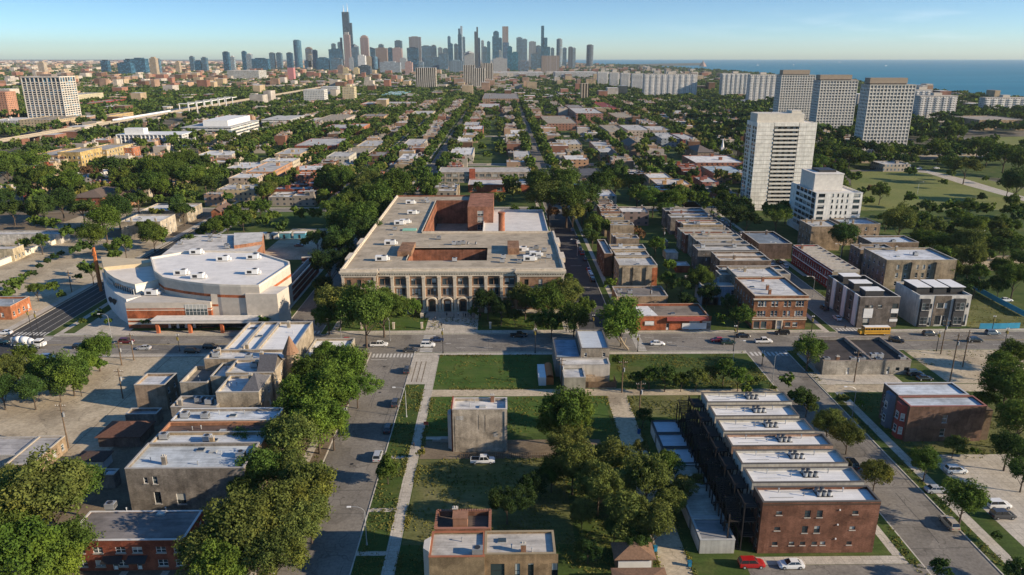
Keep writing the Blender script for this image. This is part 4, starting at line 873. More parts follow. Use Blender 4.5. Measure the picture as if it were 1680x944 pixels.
# alley garages east of the lane
gl = [(690,711,1060,1109,'northernmost blue-roofed garage beside the alley pole'),(711.5,734,1068,1118,'second garage in the blue-roofed alley row'),(735,761,1077,1130,'third garage in the blue-roofed alley row'),(762,796,1086,1147,'fourth garage, half under the big trees'),(797,849,1100,1168,'long stained garage roof half under the trees'),(850,887,1126,1187,'white-fronted garage with peeling black and white roof')]
for i,(yb,yf,xl,xr,lb) in enumerate(gl):
    x0,x1,y0,y1 = RP(xl,xr,yf,yb,3.1); x0, x1 = 37.2, 43.8
    if i == 0: y1 = P(1080,690,3.1)[1]
    g = simple_bld('garage', lb, 'garage', (x0,x1,y0+0.05,y1-0.05), 3.1, (0.42,0.41,0.37) if i==5 else (0.33,0.32,0.3), ((0.50,0.55,0.60),(0.46,0.52,0.58),(0.52,0.55,0.58),(0.42,0.40,0.33),(0.46,0.44,0.38),(0.25,0.25,0.25))[i], 0,0,1, par=0.25, nb=0, group='garages along the alley', rm='roofclean' if i < 3 else 'roof', wm='render', coping=(0.05,0.05,0.05) if i<3 else (0.4,0.4,0.38))
    b = MB(); b.box(x0-0.08,x0-0.01,y0+0.8,y1-0.8,0.14,2.4); b.build('garage_door', M['white'], g)
land('the blue-roofed alley garages', 40, 160)
# corner house with blue and white roofs by the fallen tree
def corner_house():
    a = RP(953,999,572,543,8.6); b_ = RP(915,958,588,557,6.2); c = RP(921,1001,599,586,6.0); d = RP(922,961,620,600,5.2)
    root = thing('corner_store', 20, 205, 'patched old corner building with blue, white and grey roofs by the avenue', 'building'); land('the patched corner building', 20, 203)
    yN = 214.5; occupy(11,31,188,215); k = 0.02
    Y1 = a[2]; Xl = c[0]; Xr = c[1]; Xm = a[0]
    shell(root, Xm, Xr+0.6, Y1, yN, 8.6, (0.36,0.31,0.24), (0.50,0.54,0.57), {'S': [(1,1.8,6.0,7.2),(Xr+0.6-Xm-2,Xr+0.6-Xm-1.2,6,7.2)],'W': grid_ops(yN-Y1,3,1,1,1.4,5.5)}, 0.5, 'brick', 'roofclean', (0.12,0.11,0.1))
    shell(root, Xl-1.2, Xm-0.02, Y1-1, yN-1.0, 6.2, (0.34,0.31,0.27), (0.28,0.36,0.44), {'W': grid_ops(yN-Y1,3,1,1,1.4,2.2)}, 0.5, 'render', 'roof', (0.10,0.10,0.10))
    shell(root, Xl, Xr, c[2], Y1-1.02, 6.0, (0.48,0.45,0.4), (0.62,0.6,0.56), {'S': []}, 0.3, 'render', 'roof')
    shell(root, Xl+0.2, d[1], d[2], c[2]-0.02, 5.2, (0.33,0.31,0.25), (0.50,0.50,0.49), {}, 0.3, 'render', 'roof')
    f = MB()
    for x in np.arange(d[1]+0.3, Xr+1.5, 2.0): f.box(x,x+0.12,189.6,189.7,0.12,2.2)
    f.box(d[1]+0.3,Xr+1.6,189.62,189.68,0.3,2.1); f.build('fence_panel', M['wood'], root)
    f = MB(); f.box(Xr+1.5,Xr+1.6,189.7,c[2]+2,0.12,2.0); f.build('fence_panel', M['wood'], root)
    b = MB(); b.box(d[1]+0.02, d[1]+3.4, c[2]-2.4, c[2]-0.03, 0.12, 3.0); b.box(d[1]+3.6,Xr-0.3,c[2]-1.4,c[2]-0.03,0.12,2.4,0); b.build('back_porch', M['brick'], root, (0.40,0.30,0.20))
    y = MB(); y.box(d[1]+0.02,Xr+1.5,189.7,c[2]-2.5,KZ,KZ+0.03); y.build('yard_slab', M['walk'], root)
corner_house()
ct = thing('shipping_shed', 13.3, 196.5, 'white and orange storage shed standing on the lawn', 'shed')
b = MB(); b.box(10.4,12.5,191.5,201,0.14,2.7); b.build('white_half', M['white'], ct); b = MB(); b.box(12.51,14.7,192,201,0.14,2.4); 
n=6
for k in range(n):
    a0=math.pi*k/n; a1=math.pi*(k+1)/n; b.poly([(13.6-math.cos(a0)*1.09,192,2.4+math.sin(a0)*0.9),(13.6-math.cos(a1)*1.09,192,2.4+math.sin(a1)*0.9),(13.6-math.cos(a1)*1.09,201,2.4+math.sin(a1)*0.9),(13.6-math.cos(a0)*1.09,201,2.4+math.sin(a0)*0.9)])
b.build('orange_half', M['rust'], ct)
# red storefront
x0,x1,y0,y1 = RP(1046,1167,524,503,5.2); y0 = 235.6; y1 = 249
st = simple_bld('storefront','low red brick storefront with glass shopfront on the avenue','store',(x0,x1,y0,y1),5.2,(0.42,0.13,0.06),(0.24,0.20,0.16),nb=4,seed=4,ops={'S':[(3,6.4,2.0,3.6,'n'),(18.5,22,0.4,3.4,'grid'),(23,26,0.4,3.4,'grid'),(10.5,11.6,0.2,2.6,'door')]},coping=(0.5,0.3,0.2)); land('the red brick storefront', 60, 240)
b = MB(); b.poly([(x0+0.4,y0+0.4,4.52),(x0+8.5,y0+0.4,4.52),(x0+6.5,y1-0.5,4.52),(x0+0.4,y1-0.5,4.52)]); b.build('roof_patch', M['roofclean'], st, RWHITE)
b = MB(); b.box(x1-14.5,x1-0.2,y0-1.0,y0-0.02,3.8,4.9); b.build('sign_fascia', M['tint'], st, (0.36,0.09,0.07)); b = MB(); b.box(x1-9,x1-0.6,y0-0.13,y0-0.012,0.5,2.7); b.build('shop_wall', M['white'], st); b = MB(); b.box(x0+3.1,x0+6.2,y0-0.25,y0-0.2,2.2,3.5); b.build('sign_panel', M['white'], st)
x0,x1,y0,y1 = RP(1012,1096,488,474,4.0)
t_ = simple_bld('low_garage','long tan single-storey building in shade behind the storefront','garage',(x0,x1,y0,y1+2),4.4,(0.42,0.30,0.19),(0.22,0.2,0.18),nb=3,seed=5,par=0.5)
# brown corner block
x0,x1,y0,y1 = RP(1243,1333,490,455,12.2); y0 = 236.2; L_=x1-x0
ops=[]
for z in (8.4,4.9):
    for c_ in (0.15,0.85): ops += [(L_*c_-1.45,L_*c_-0.5,z,z+1.9,'w'),(L_*c_-0.45,L_*c_+0.45,z,z+1.9,'w'),(L_*c_+0.5,L_*c_+1.45,z,z+1.9,'w')]
    for c_ in (0.35,0.42,0.58,0.66): ops.append((L_*c_-0.5,L_*c_+0.5,z,z+1.9,'w'))
ops += [(0.5,2.6,0.4,3,'n'),(3.1,5.0,0.4,3,'n'),(L_*0.5-0.8,L_*0.5+0.8,0.2,3.2,'door'),(L_*0.62,L_*0.72,1.0,2.6,'n'),(L_*0.76,L_*0.85,1.0,2.6,'n')]
cb_ = simple_bld('corner_block','three-storey orange-brown brick corner block with cornice and paired windows','apartment block',(x0,x1,y0,y1),12.2,(0.30,0.14,0.075),(0.62,0.61,0.58),nb=0,ops={'S':ops,'W':grid_ops(y1-y0,7,3,1.0,1.7,1.5,3.5)},coping=(0.45,0.36,0.26)); land('the three-storey brown corner block', 103, 240)
bits(cb_, [('chimney',x0+L_*0.35,y0+4),('chimney',x0+L_*0.4,y0+9),('chimney',x0+L_*0.5,y1-3),('pipe',x0+L_*0.7,y0+8),('skylight',x0+3,y0+12)], 11.5, (0.3,0.14,0.08))
b = MB(); b.box(x0-0.5,x1+0.5,y0-0.6,y0-0.01,10.9,11.3); b.box(x0-0.2,x1+0.2,y0-0.22,y0-0.013,3.5,3.9); b.box(x0-0.1,x1+0.1,y0-0.12,y0-0.012,4.3,4.5); b.build('cornice', M['stone'], cb_)
b = MB(); b.box(x0+L_*0.5-1.2,x0+L_*0.5-0.82,y0-0.35,y0-0.02,0.14,3.4); b.box(x0+L_*0.5+0.82,x0+L_*0.5+1.2,y0-0.35,y0-0.02,0.14,3.4); b.box(x0+L_*0.5-1.3,x0+L_*0.5+1.3,y0-0.45,y0-0.02,3.4,3.48+0.0); b.build('door_surround', M['stone'], cb_)
# grey townhouses
x0,x1,y0,y1 = RP(1411,1477,487,452,11.2); y0 = 237.5; L_=x1-x0; n3=(y1-y0)/3
tg = thing('townhouse_row',(x0+x1)/2,(y0+y1)/2,'row of modern grey brick townhouses with white panels and roof decks','townhouses'); occupy(x0,x1,y0,y1); land('the grey modern townhouses', 134, 245)
shell(tg,x0,x1,y0,y1,11.2,(0.17,0.145,0.125),(0.06,0.055,0.05),{'S':[(2,4.2,0.5,3.4,'n'),(2.0,3.2,7.2,8.2,'n'),(3.6,4.8,7.2,8.2,'n'),(6.5,8.0,7.2,8.4,'n'),(11.5,13.6,7.0,8.8,'w'),(11.5,13.6,3.6,5.2,'w')],'W':grid_ops(y1-y0,6,3,1.4,1.8,1.2,3.4,'n')},1.0,'brick','roofclean',(0.5,0.46,0.4),frame='darkmetal')
for k in range(3):
    ya=y0+n3*k+1.2; b = MB(); b.box(x0-0.35,x0-0.005,ya,ya+2.6,0.3,11.5); b.build('white_panel', M['white'], tg)
    b = MB(); b.box(x0+3.2,x0+9.5,ya+2.0,ya+6.4,10.2,12.4); b.build('deck_room', M['tint'], tg, (0.05,0.05,0.05)); b = MB(); b.box(x0+3.0,x0+9.7,ya+1.8,ya+6.6,12.4,12.55); b.build('deck_roof', M['white'], tg)
for xa,xb,za,zb in ((1.8,5.0,3.6,7.0),(11.3,13.8,5.3,6.9),(11.2,14,2.2,3.2)): b = MB(); b.box(x0+xa,x0+xb,y0-0.09,y0-0.005,za,zb); b.build('white_panel', M['white'], tg)
# white and black townhouses
x0,x1,y0,y1 = RP(1507,1593,484,468,11.4); y0 = 238.2; xw = P(1479,474,11.4)[0]; L_=x1-x0; y1 = y0+16
tw = thing('townhouse_row',(x0+x1)/2,(y0+y1)/2,'white, black and brown modern townhouses with three rooftop pavilions','townhouses'); occupy(x0,x1,y0,y1); land('the white and black townhouses', 165, 245)
shell(tw,x0,x1,y0,y1,11.4,(0.62,0.59,0.53),(0.05,0.05,0.05),{'S':[(L_*0.23,L_*0.27,6.6,8.4,'n'),(L_*0.22,L_*0.28,0.4,3.4,'door'),(L_*0.37,L_*0.49,6.8,8.6,'n'),(L_*0.36,L_*0.48,0.8,4,'grid'),(L_*0.5,L_*0.55,0.4,4,'n'),(L_*0.92,L_*0.97,7,8.6,'n'),(L_*0.91,L_*0.97,0.4,4.4,'door')]},0.7,'render','roofclean',(0.6,0.58,0.53),frame='darkmetal')
for xa,xb,c_ in ((0.03,0.2,(0.05,0.05,0.052)),(0.3,0.62,(0.20,0.165,0.13)),(0.67,0.88,(0.05,0.05,0.052))):
    if c_[0] > 0.1:
        for a,b2,za,zb in ((0.30,0.355,0.1,11.3),(0.555,0.62,0.1,11.3),(0.355,0.555,8.7,11.3),(0.355,0.555,4.1,6.7)): b = MB(); b.box(x0+L_*a,x0+L_*b2,y0-0.09,y0-0.005,za,zb); b.build('brick_panel', M['brick'], tw, c_)
    else:
        b = MB(); b.box(x0+L_*xa,x0+L_*xb,y0-0.9,y0-0.005,0.1,10.3); b.build('black_bay', M['tint'], tw, c_)
        for z in (1.2,6.4):
            for q in (0.3,0.7): put('window', winmesh(1.3,2.6,'w','metal'), tw, (x0+L_*(xa+(xb-xa)*q)-tw.location.x, y0-0.92-tw.location.y, z+1.3), 0)
for k in range(3): xa = x0+1.5+k*L_/3; b = MB(); b.box(xa,xa+4.6,y0+5,y0+13.5,10.7,12.9); b.build('roof_pavilion', M['tint'], tw, (0.05,0.05,0.05)); b = MB(); b.box(xa-0.3,xa+4.9,y0+4.5,y0+13.8,12.9,13.05); b.build('pavilion_roof', M['white'], tw)
# dark-roofed workshop
x0,x1,y0,y1 = RP(1351,1496,592,553,4.6); xm = P(1433,592,4.6)[0]
ws = thing('workshop',(x0+x1)/2,(y0+y1)/2,'low grey workshop with two sunken dark roofs and a dividing parapet','workshop'); occupy(x0,x1,y0,y1); land('the dark-roofed workshop', 108, 206)
shell(ws,x0,xm,y0,y1,4.6,(0.37,0.34,0.29),(0.07,0.06,0.055),{'S':[(7,8,0.2,2.4,'door')]},0.9,'brick','roof',(0.30,0.24,0.19))
shell(ws,xm+0.01,x1,y0,y1,4.62,(0.36,0.33,0.28),(0.055,0.05,0.047),{'S':[(4.3,5.2,0.3,2.6,'door'),(7,8.2,1.2,2.4,'n'),(9.5,11.2,1.2,2.4,'n')]},0.9,'brick','roof',(0.30,0.24,0.19))
bits(ws,[('chimney',x0+4.5,y0+1),('ac',x0+1.4,y0+1.4),('ac',x0+9.3,y0+1.4),('ac',x0+12,y0+1.4),('ac',xm+2,y0+1.2),('ac',xm+2,y0+4.2),('ac',xm+4,y0+4.2),('ac',xm+9.5,y0+1.8),('pipe',x0+6,y1-5)],3.75)
# blue and red two-flats
h=9.6; x0,x1,y0,y1 = RP(1495,1620,667,650,h); xn0,xn1,yn0,yn1 = RP(1453,1600,648,630,h); x0=P(1493,667,h)[0]; xn0 = x0-0.0
ra = thing('brick_two_flat',(x0+x1)/2,(y0+y1)/2,'brown brick two-flat with red bay front and silvery roof','house'); occupy(x0,x1,y0,y1); land('the red bay-fronted two-flat', 118, 172)
shell(ra,x0,x1,y0,y1,h,(0.20,0.12,0.085),(0.48,0.53,0.57),{'S':[(8.4,9.6,5.2,7.2,'w'),(8.4,9.6,1.6,3.6,'w')],'W':[(0.7,1.7,1.5,3.5,'w'),(0.7,1.7,5.2,7.2,'w')]},0.35,'brick','roof',(0.3,0.12,0.1))
for yy in (y0+0.7,): b = MB(); b.prism([(x0-0.01,yy+0.2),(x0-1.2,yy+1.0),(x0-1.2,yy+3.0),(x0-0.01,yy+3.8)],0.1,9.3); b.build('bay', M['tint'], ra, (0.30,0.06,0.045)); 
for z in (1.7,5.3): put('window', winmesh(1.3,1.8), ra, (x0-1.24-ra.location.x, y0+2.7-ra.location.y, z+0.9), -math.pi/2); put('window', winmesh(0.9,1.8), ra, (x0-0.7-ra.location.x, y0+1.22-ra.location.y, z+0.9), -0.6)
b = MB(); b.box(x1+0.01,x1+2.2,y0+0.6,y1,0.1,8.2); b.build('rear_porch', M['wood'], ra)
rb_ = thing('brick_two_flat',(x0+x1)/2,(yn0+yn1)/2,'two-flat with blue-grey bay front and pale curling roof','house'); yA=y1+0.05; occupy(x0,x1,yA,yn1)
shell(rb_,x0,x1-1,yA,yn1,h+0.3,(0.17,0.11,0.08),(0.56,0.61,0.65),{'W':[(0.7,1.7,1.5,3.5,'w'),(0.7,1.7,5.2,7.2,'w')]},0.35,'brick','roof',(0.45,0.45,0.45)); b = MB(); b.prism([(x0-0.01,yA+0.7),(x0-1.2,yA+1.5),(x0-1.2,yA+3.5),(x0-0.01,yA+4.3)],0.1,9.3); b.build('bay', M['tint'], rb_, (0.13,0.17,0.22))
for z in (1.7,5.3): put('window', winmesh(1.3,1.8), rb_, (x0-1.24-rb_.location.x, yA+2.5-rb_.location.y, z+0.9), -math.pi/2)
# ================================================================ left foreground row
def near(name, label, cat, px, h, wall, roof, nS=0, nE=0, fl=2, nb=3, seed=1, y0=None, y1=None, x0=None, x1=None, **k):
    r = list(RP(*px, h))
    if y0: r[2] = y0
    if y1: r[3] = y1
    if x0: r[0] = x0
    if x1: r[1] = x1
    return simple_bld(name, label, cat, tuple(r), h, wall, roof, nS, nE, fl, nb=nb, seed=seed, **k), r
# long red rowhouse
h=6.6; x0,x1,y0,y1 = RP(105,300,887,839,h)
rh = thing('brick_rowhouse',(x0+x1)/2,(y0+y1)/2,'long two-storey red brick rowhouse with grey roof between big trees','rowhouse'); occupy(x0,x1,y0,y1); land('the long red brick rowhouse', -75, 118)
L_=x1-x0; cs=[3,8,13.0,16.4,20.5,23.5]; cs=[L_*c for c in (0.12,0.27,0.46,0.60,0.80,0.95)]
ops=[(c-0.9,c+0.9,3.9,5.2,'d2') for c in cs]+[(c-0.9,c+0.9,1.0,2.4,'d2') for c in cs if c not in (cs[3],)]+[(cs[1]+2.2,cs[1]+3.1,0.3,2.4,'door'),(cs[3]-0.5,cs[3]+0.4,0.3,2.4,'door')]
shell(rh,x0,x1,y0,y1,h,(0.24,0.075,0.045),(0.23,0.21,0.20),{'S':ops,'E':grid_ops(y1-y0,3,2,1.0,1.3,1.0,3.0)},0.12,'brick','roof',(0.55,0.53,0.5))
for c in (cs[1]+2.6, cs[3]): b = MB(); b.poly([(x0+c-1.8,y0-0.02,3.4),(x0+c+1.8,y0-0.02,3.4),(x0+c+1.8,y0-1.5,2.8),(x0+c-1.8,y0-1.5,2.8)]); b.poly([(x0+c-1.8,y0-1.5,2.8),(x0+c+1.8,y0-1.5,2.8),(x0+c+1.8,y0-1.5,2.6),(x0+c-1.8,y0-1.5,2.6)]); b.build('door_canopy', M['darkmetal'], rh)
bits(rh,[('pipe',x0+7,y0+9),('pipe',x1-7,y0+9),('skylight',x0+14,y0+8),('ac',x0+3.5,y0+10)],h-0.12)
for x in (x0+9.5,x0+17): pad('path',x,x+1.3,90,y0-0.2,'walk',0.01)
def chain(items):
    rs = [list(RP(*it[3], it[4])) for it in items]
    for i in range(len(rs)-1):
        if rs[i+1][2] > rs[i][3] - 4: rs[i][3] = rs[i+1][2] - 0.06
    for it, r in zip(items, rs):
        r[1] = max(r[1], -52.5); simple_bld(it[0], it[1], it[2], tuple(r), it[4], it[5], it[6], 0, it[7], it[8], nb=it[9], seed=it[10], **(it[11] if len(it) > 11 else {}))
chain([('brick_three_flat','wide grey brick three-flat with silver patched roof and shaded south wall','apartment block',(205,360,769,734),10.6,(0.25,0.22,0.185),(0.50,0.54,0.56),3,3,7,2,dict(ops={'S':[(5.2,6.2,7.0,8.8,'w'),(3.4,4.2,7.2,8.6,'w'),(5.0,6.4,2.4,5.2,'n'),(9.5,11.4,2.2,4.8,'n')]},coping=(0.36,0.34,0.31))),
('brick_two_flat','two-flat with silver roof just beyond the grey brick three-flat','house',(242,365,732,712),9.8,TAN,(0.58,0.60,0.61),2,3,5,3),
('brick_two_flat','two-flat with torn dark brown roof among silver-roofed neighbours','house',(262,400,711,693),9.4,(0.36,0.18,0.1),(0.15,0.10,0.08),2,3,4,4,dict(coping=(0.45,0.22,0.12))),
('brick_two_flat','two-flat with long pale blue roof below the turreted house','house',(281,422,690,670),9.8,(0.33,0.29,0.24),(0.62,0.66,0.69),2,3,5,5,dict(coping=(0.6,0.6,0.58)))])
near('brick_building','narrow rear building with low silver and brown roof','building',(280,355,668,650),8.6,(0.30,0.27,0.23),(0.48,0.44,0.39),0,0,2,3,seed=6)
gs,r = near('greystone_house','cream-walled greystone with grey hipped front turret','house',(354,424,644,616),11.6,(0.45,0.38,0.28),RWHITE,0,2,3,5,seed=7)
hip(gs, r[1]-4.2, r[1]-0.2, r[2]+0.6, r[3]-1.2, 11.75, 3.0, (0.10,0.10,0.11), ov=0.2, ridge='p')
near('brick_building','block with sunken dark roof west of the turreted greystone','building',(295,340,628,600),9.5,(0.42,0.37,0.29),(0.22,0.20,0.17),0,0,2,2,seed=8,par=1.0)
gs,r = near('greystone_house','greystone with steep dark gable facing the street trees','house',(370,448,612,590),12.0,(0.40,0.33,0.24),RWHITE,0,2,3,6,seed=9)
gable(gs, r[1]-4.0, r[1]-0.2, r[2]+0.8, r[3]-0.8, 12.13, 3.2, (0.09,0.09,0.10), (0.2,0.17,0.14), 'x')
gs,r = near('corner_block','corner block with tan rear wall, white roofs and conical brown turret','apartment block',(335,478,589,574),12.0,(0.42,0.33,0.23),(0.70,0.69,0.66),0,3,3,5,seed=10)
b = MB(); tx, ty = r[1]-0.6, r[2]+1.6; b.frustum((tx,ty,0.1),(tx,ty,13.2),1.9,1.9,14); b.build('turret', M['brick'], gs, (0.38,0.30,0.21)); b = MB(); b.frustum((tx,ty,13.2),(tx,ty,18.0),2.25,0.08,14); b.build('turret_roof', M['shingle'], gs, (0.26,0.15,0.09)); land('the turreted corner block', -75, 207)
for i,(xa,xb) in enumerate(((366,392),(393,420),(421,480))):
    near('storefront_flat',('corner shop building with slanted white roof, westernmost of three','middle slanted white-roofed shop building of three','shop building with wide white roof beside the conical turret')[i],'shop',(xa,xb,574.5,559.5),11.2,(0.36,0.3,0.22),(0.74,0.73,0.70),0,0,3,2,seed=11+i,rm='roofclean',y1=215.5)
near('corner_store','single-storey corner shop with broad white roof beside the street trees','shop',(489,562,600,560),5.4,(0.40,0.34,0.26),(0.74,0.73,0.70),0,5,1,5,seed=14,rm='roofclean',x1=-46.5,y1=216.0)
near('coach_house','small two-storey brick coach house with pale roof and dark skylight','house',(220,270,632,613),7.4,(0.36,0.27,0.19),(0.58,0.59,0.60),0,2,2,0,seed=15)
near('shed','flat grey shed beside the alley, below the coach house','shed',(205,256,680,670),3.4,(0.3,0.25,0.2),(0.35,0.37,0.38),0,0,1,0,seed=16)
near('brick_building','pale-roofed house between the two steep-roofed greystones','house',(345,378,618,596),10.8,(0.40,0.34,0.26),(0.66,0.65,0.62),0,0,2,4,seed=91)
small_house('garage','garage with dark brown hipped roof by the alley pole','garage',RP(160,228,716,692,3.0),3.0,2.0,(0.20,0.15,0.12),(0.13,0.065,0.045),'hip')
small_house('garage','low dark-roofed white garage near the grey three-flat','garage',RP(123,168,755,741,2.8),2.8,1.0,(0.55,0.53,0.5),(0.075,0.05,0.042),'hip',wm='render')
near('shed','pale blue-roofed shed beside the grey three-flat','shed',(137,186,780,770),3.4,(0.24,0.22,0.2),(0.55,0.57,0.6),0,0,1,0,seed=18,par=0.2)
r1 = RP(8,58,763,716,4.0); 
g_ = simple_bld('garage','long brick garage with streaked grey roof at the left edge','garage',(r1[0],P(58,758,4)[0],r1[2],P(60,716,4)[1]),4.0,(0.34,0.25,0.16),(0.40,0.38,0.35),0,4,1,nb=0,par=0.15,coping=(0.5,0.45,0.36)); r2 = RP(-60,4,748,716,3.8)
simple_bld('garage','pale roofed garage cut by the left edge of the picture','garage',(r2[0],r1[0]-0.3,r2[2],P(60,716,4)[1]),3.8,(0.4,0.37,0.33),(0.44,0.42,0.4),0,0,1,nb=0,par=0.15)
land('the streaked-roof garage', -117, 155)
# left middle
near('brick_shop','orange brick shop with bright end wall at the left edge, beside the dark road','shop',(-45,16,503,487),5.2,(0.44,0.17,0.08),(0.33,0.37,0.40),2,4,1,2,seed=20)
land('the orange brick shop', -190, 262)
near('warehouse','long low white-walled warehouse at the left edge beyond the empty lots','warehouse',(-120,97,385,379),5,(0.55,0.52,0.46),(0.55,0.54,0.52),0,0,1,3,seed=21)
near('warehouse','small tan warehouse at the left edge beside the white wall','warehouse',(-60,20,409,402),6,(0.5,0.42,0.28),(0.55,0.53,0.5),3,3,1,2,seed=22)
wl = thing('barrier_wall',-227,330,'long low white concrete wall running diagonally past the empty lots','wall'); b = MB(); p=P(-40,452); q=P(112,391); b.prism([(p[0],p[1]),(p[0]+1.2,p[1]),(q[0]+1.2,q[1]),(q[0],q[1])],0.1,2.6); b.build('wall_body', M['tint'], wl, (0.66,0.61,0.5)); b = MB(); b.prism([(p[0]-0.1,p[1]),(p[0]+1.3,p[1]),(q[0]+1.3,q[1]),(q[0]-0.1,q[1])],2.6,2.75); b.build('coping', M['coping'], wl)
near('stone_house','old pale stone building with white roof and ornate parapet by the diagonal road','building',(197,262,364,352),9,(0.44,0.38,0.29),RWHITE,3,4,2,3,seed=23)
near('brick_building','low tan building with white roof beyond the old stone house','building',(230,306,346,334),7.5,(0.40,0.34,0.25),RWHITE,3,5,2,3,seed=24)
small_house('brick_house','small bright orange brick gabled building by the dark road','house',RP(346,361,345,335,6),5,2.2,ORANGE,(0.14,0.09,0.07),'gable',1,2)
small_house('brick_house','long red brick house with brown hipped roof beyond the shade trees','house',RP(113,168,324,309,8.5),8.5,3.0,(0.30,0.11,0.065),(0.15,0.11,0.085),'hip',2,4,fl=2); land('the brown hip-roofed brick house', -225, 420)
small_house('brick_house','orange gabled end of the long hip-roofed brick house','house',RP(170,200,322,309,8.5),8.0,2.0,(0.36,0.18,0.10),(0.15,0.11,0.085),'hip',1,5,fl=2)
# yellow school in three stepped blocks
ys = thing('school_annex',-330,560,'long yellow brick school with flat grey roofs among dark trees','school'); land('the long yellow brick school', -340, 570)
for k,(a,dd,cc) in enumerate(((RP(48,95,255,244,13),0,(0.40,0.25,0.13)),(RP(94,131,250,242,15),0,(0.50,0.36,0.15)),(RP(131,174,246,236,13),0,(0.50,0.38,0.19)))):
    x0,x1,y0,y1=a; occupy(*a); hh = 15 if k==1 else 13
    shell(ys,x0,x1,y0,y1,hh,cc,(0.42,0.40,0.36),{'S':grid_ops(x1-x0,max(4,int((x1-x0)/3.6)),3,1.8,2.2,1.4,4.0,'n'),'E':grid_ops(y1-y0,max(4,int((y1-y0)/4.5)),3,1.8,2.2,1.4,4.0,'n')},0.8)
near('brick_building','orange-red brick block attached east of the yellow school','building',(175,217,243,240),11,(0.42,0.17,0.09),(0.5,0.47,0.42),6,3,3,2,seed=26)
# campus buildings by the railway
tw1 = thing('office_building',-375,700,'long white-framed four-storey campus block with white rooftop box','office building'); x0,x1,y0,y1=RP(191,298,222,217,12.5); occupy(x0,x1,y0,y1)
b = MB(); b.box(x0+0.3,x1-0.3,y0+0.3,y1-0.3,0,12.3); b.build('glazed_wall', M['f_strip'], tw1, (0.35,0.33,0.30)); land('the white-framed campus block', -375, 700)
b = MB(); nbb=16
for i in range(nbb+1): x=x0+(x1-x0)*i/nbb; b.box(x-0.35,x+0.35,y0-0.5,y0+0.29,0,12.5)
for i in range(6): y=y0+(y1-y0)*i/5; b.box(x1-0.29,x1+0.5,y-0.35,y+0.35,0,12.5)
for z in (3.2,6.4,9.6): b.box(x0,x1,y0+0.1,y0+0.295,z,z+0.5); b.box(x1-0.295,x1-0.1,y0,y1,z,z+0.5)
b.box(x0-0.4,x1+0.4,y0-0.4,y1+0.4,12.5,13.2); b.build('frame', M['white'], tw1); xx,yy=P(252,214,13); b = MB(); b.box(xx-10,xx+10,y0+4,y0+14,13.2,19); b.build('penthouse', M['white'], tw1)
tw2 = thing('office_building',-330,790,'wide white laboratory block with stepped roofs and blue-green glass','office building'); x0,x1,y0,y1=RP(297,378,210,198,13); occupy(x0,x1+20,y0,y1); land('the wide white laboratory block', -330, 800)
b = MB(); b.box(x0,x1,y0,y1,0,12.8); b.build('wall', M['f_strip'], tw2, (0.60,0.58,0.52)); b = MB(); b.box(x0-0.5,x1+0.5,y0-0.5,y1+0.5,12.8,13.6); b.build('roof', M['roof'], tw2, (0.5,0.5,0.48)); b = MB(); b.box(x0+0.35*(x1-x0),x1-8,y0+15,y1-8,13.6,20); b.build('penthouse', M['white'], tw2)
x0b,x1b,y0b,y1b=RP(378,425,197,190,13); b = MB(); b.box(x1+0.6,x1+0.6+(x1b-x0b),y0b,y1b,0,12.5); b.build('east_wing', M['f_strip'], tw2, (0.62,0.60,0.54)); b = MB(); b.box(x1+0.3,x1+0.9+(x1b-x0b),y0b-0.4,y1b+0.4,12.5,13.2); b.build('east_roof', M['roof'], tw2, (0.55,0.54,0.5))
# the big grid office tower
def grid_tower():
    Y0 = P(97,205)[1]; X0=P(37,203)[0]; X0,Zt=PY(34,127.5,Y0); X1,_=PY(97,127,Y0); D=38
    t = thing('office_tower',(X0+X1)/2,Y0+D/2,'tall white concrete grid office tower with dark top storey at the left','tower'); land('the white grid office tower', (X0+X1)/2, Y0); occupy(X0,X1,Y0,Y0+D)
    b = MB(); b.box(X0+0.5,X1-0.5,Y0+0.5,Y0+D-0.5,0,Zt); b.build('glazed_wall', M['f_curtain'], t, (0.04,0.035,0.03))
    b = MB(); fl = 19; fh=(Zt-7)/fl; nb1=9; nb2=6
    for i in range(nb1+1): x=X0+(X1-X0)*i/nb1; b.box(x-0.55,x+0.55,Y0-0.3,Y0+0.49,0,Zt)
    for i in range(nb2+1): y=Y0+D*i/nb2; b.box(X1-0.49,X1+0.3,y-0.55,y+0.55,0,Zt); 
    b.build('column', M['tint'], t, (0.60,0.54,0.46)); b = MB()
    for k in range(fl+1): z=k*fh; b.box(X0,X1,Y0-0.05,Y0+0.48,z,z+fh*0.34); b.box(X1-0.48,X1+0.05,Y0,Y0+D,z,z+fh*0.34)
    b.box(X0-0.6,X1+0.6,Y0-0.6,Y0+D+0.6,Zt,Zt+1.2); b.build('spandrel', M['tint'], t, (0.60,0.54,0.46)); bb = MB(); bb.box((X0+X1)/2-6,(X0+X1)/2+10,Y0+10,Y0+24,Zt+1.2,Zt+4); bb.build('penthouse', M['tint'], t, (0.2,0.17,0.15))
    for k in (-3,4,9): bb = MB(); bb.frustum(((X0+X1)/2+k,Y0+15,Zt+4),((X0+X1)/2+k,Y0+15,Zt+8),0.3,0.1,5); bb.build('antenna', M['darkmetal'], t)
grid_tower()
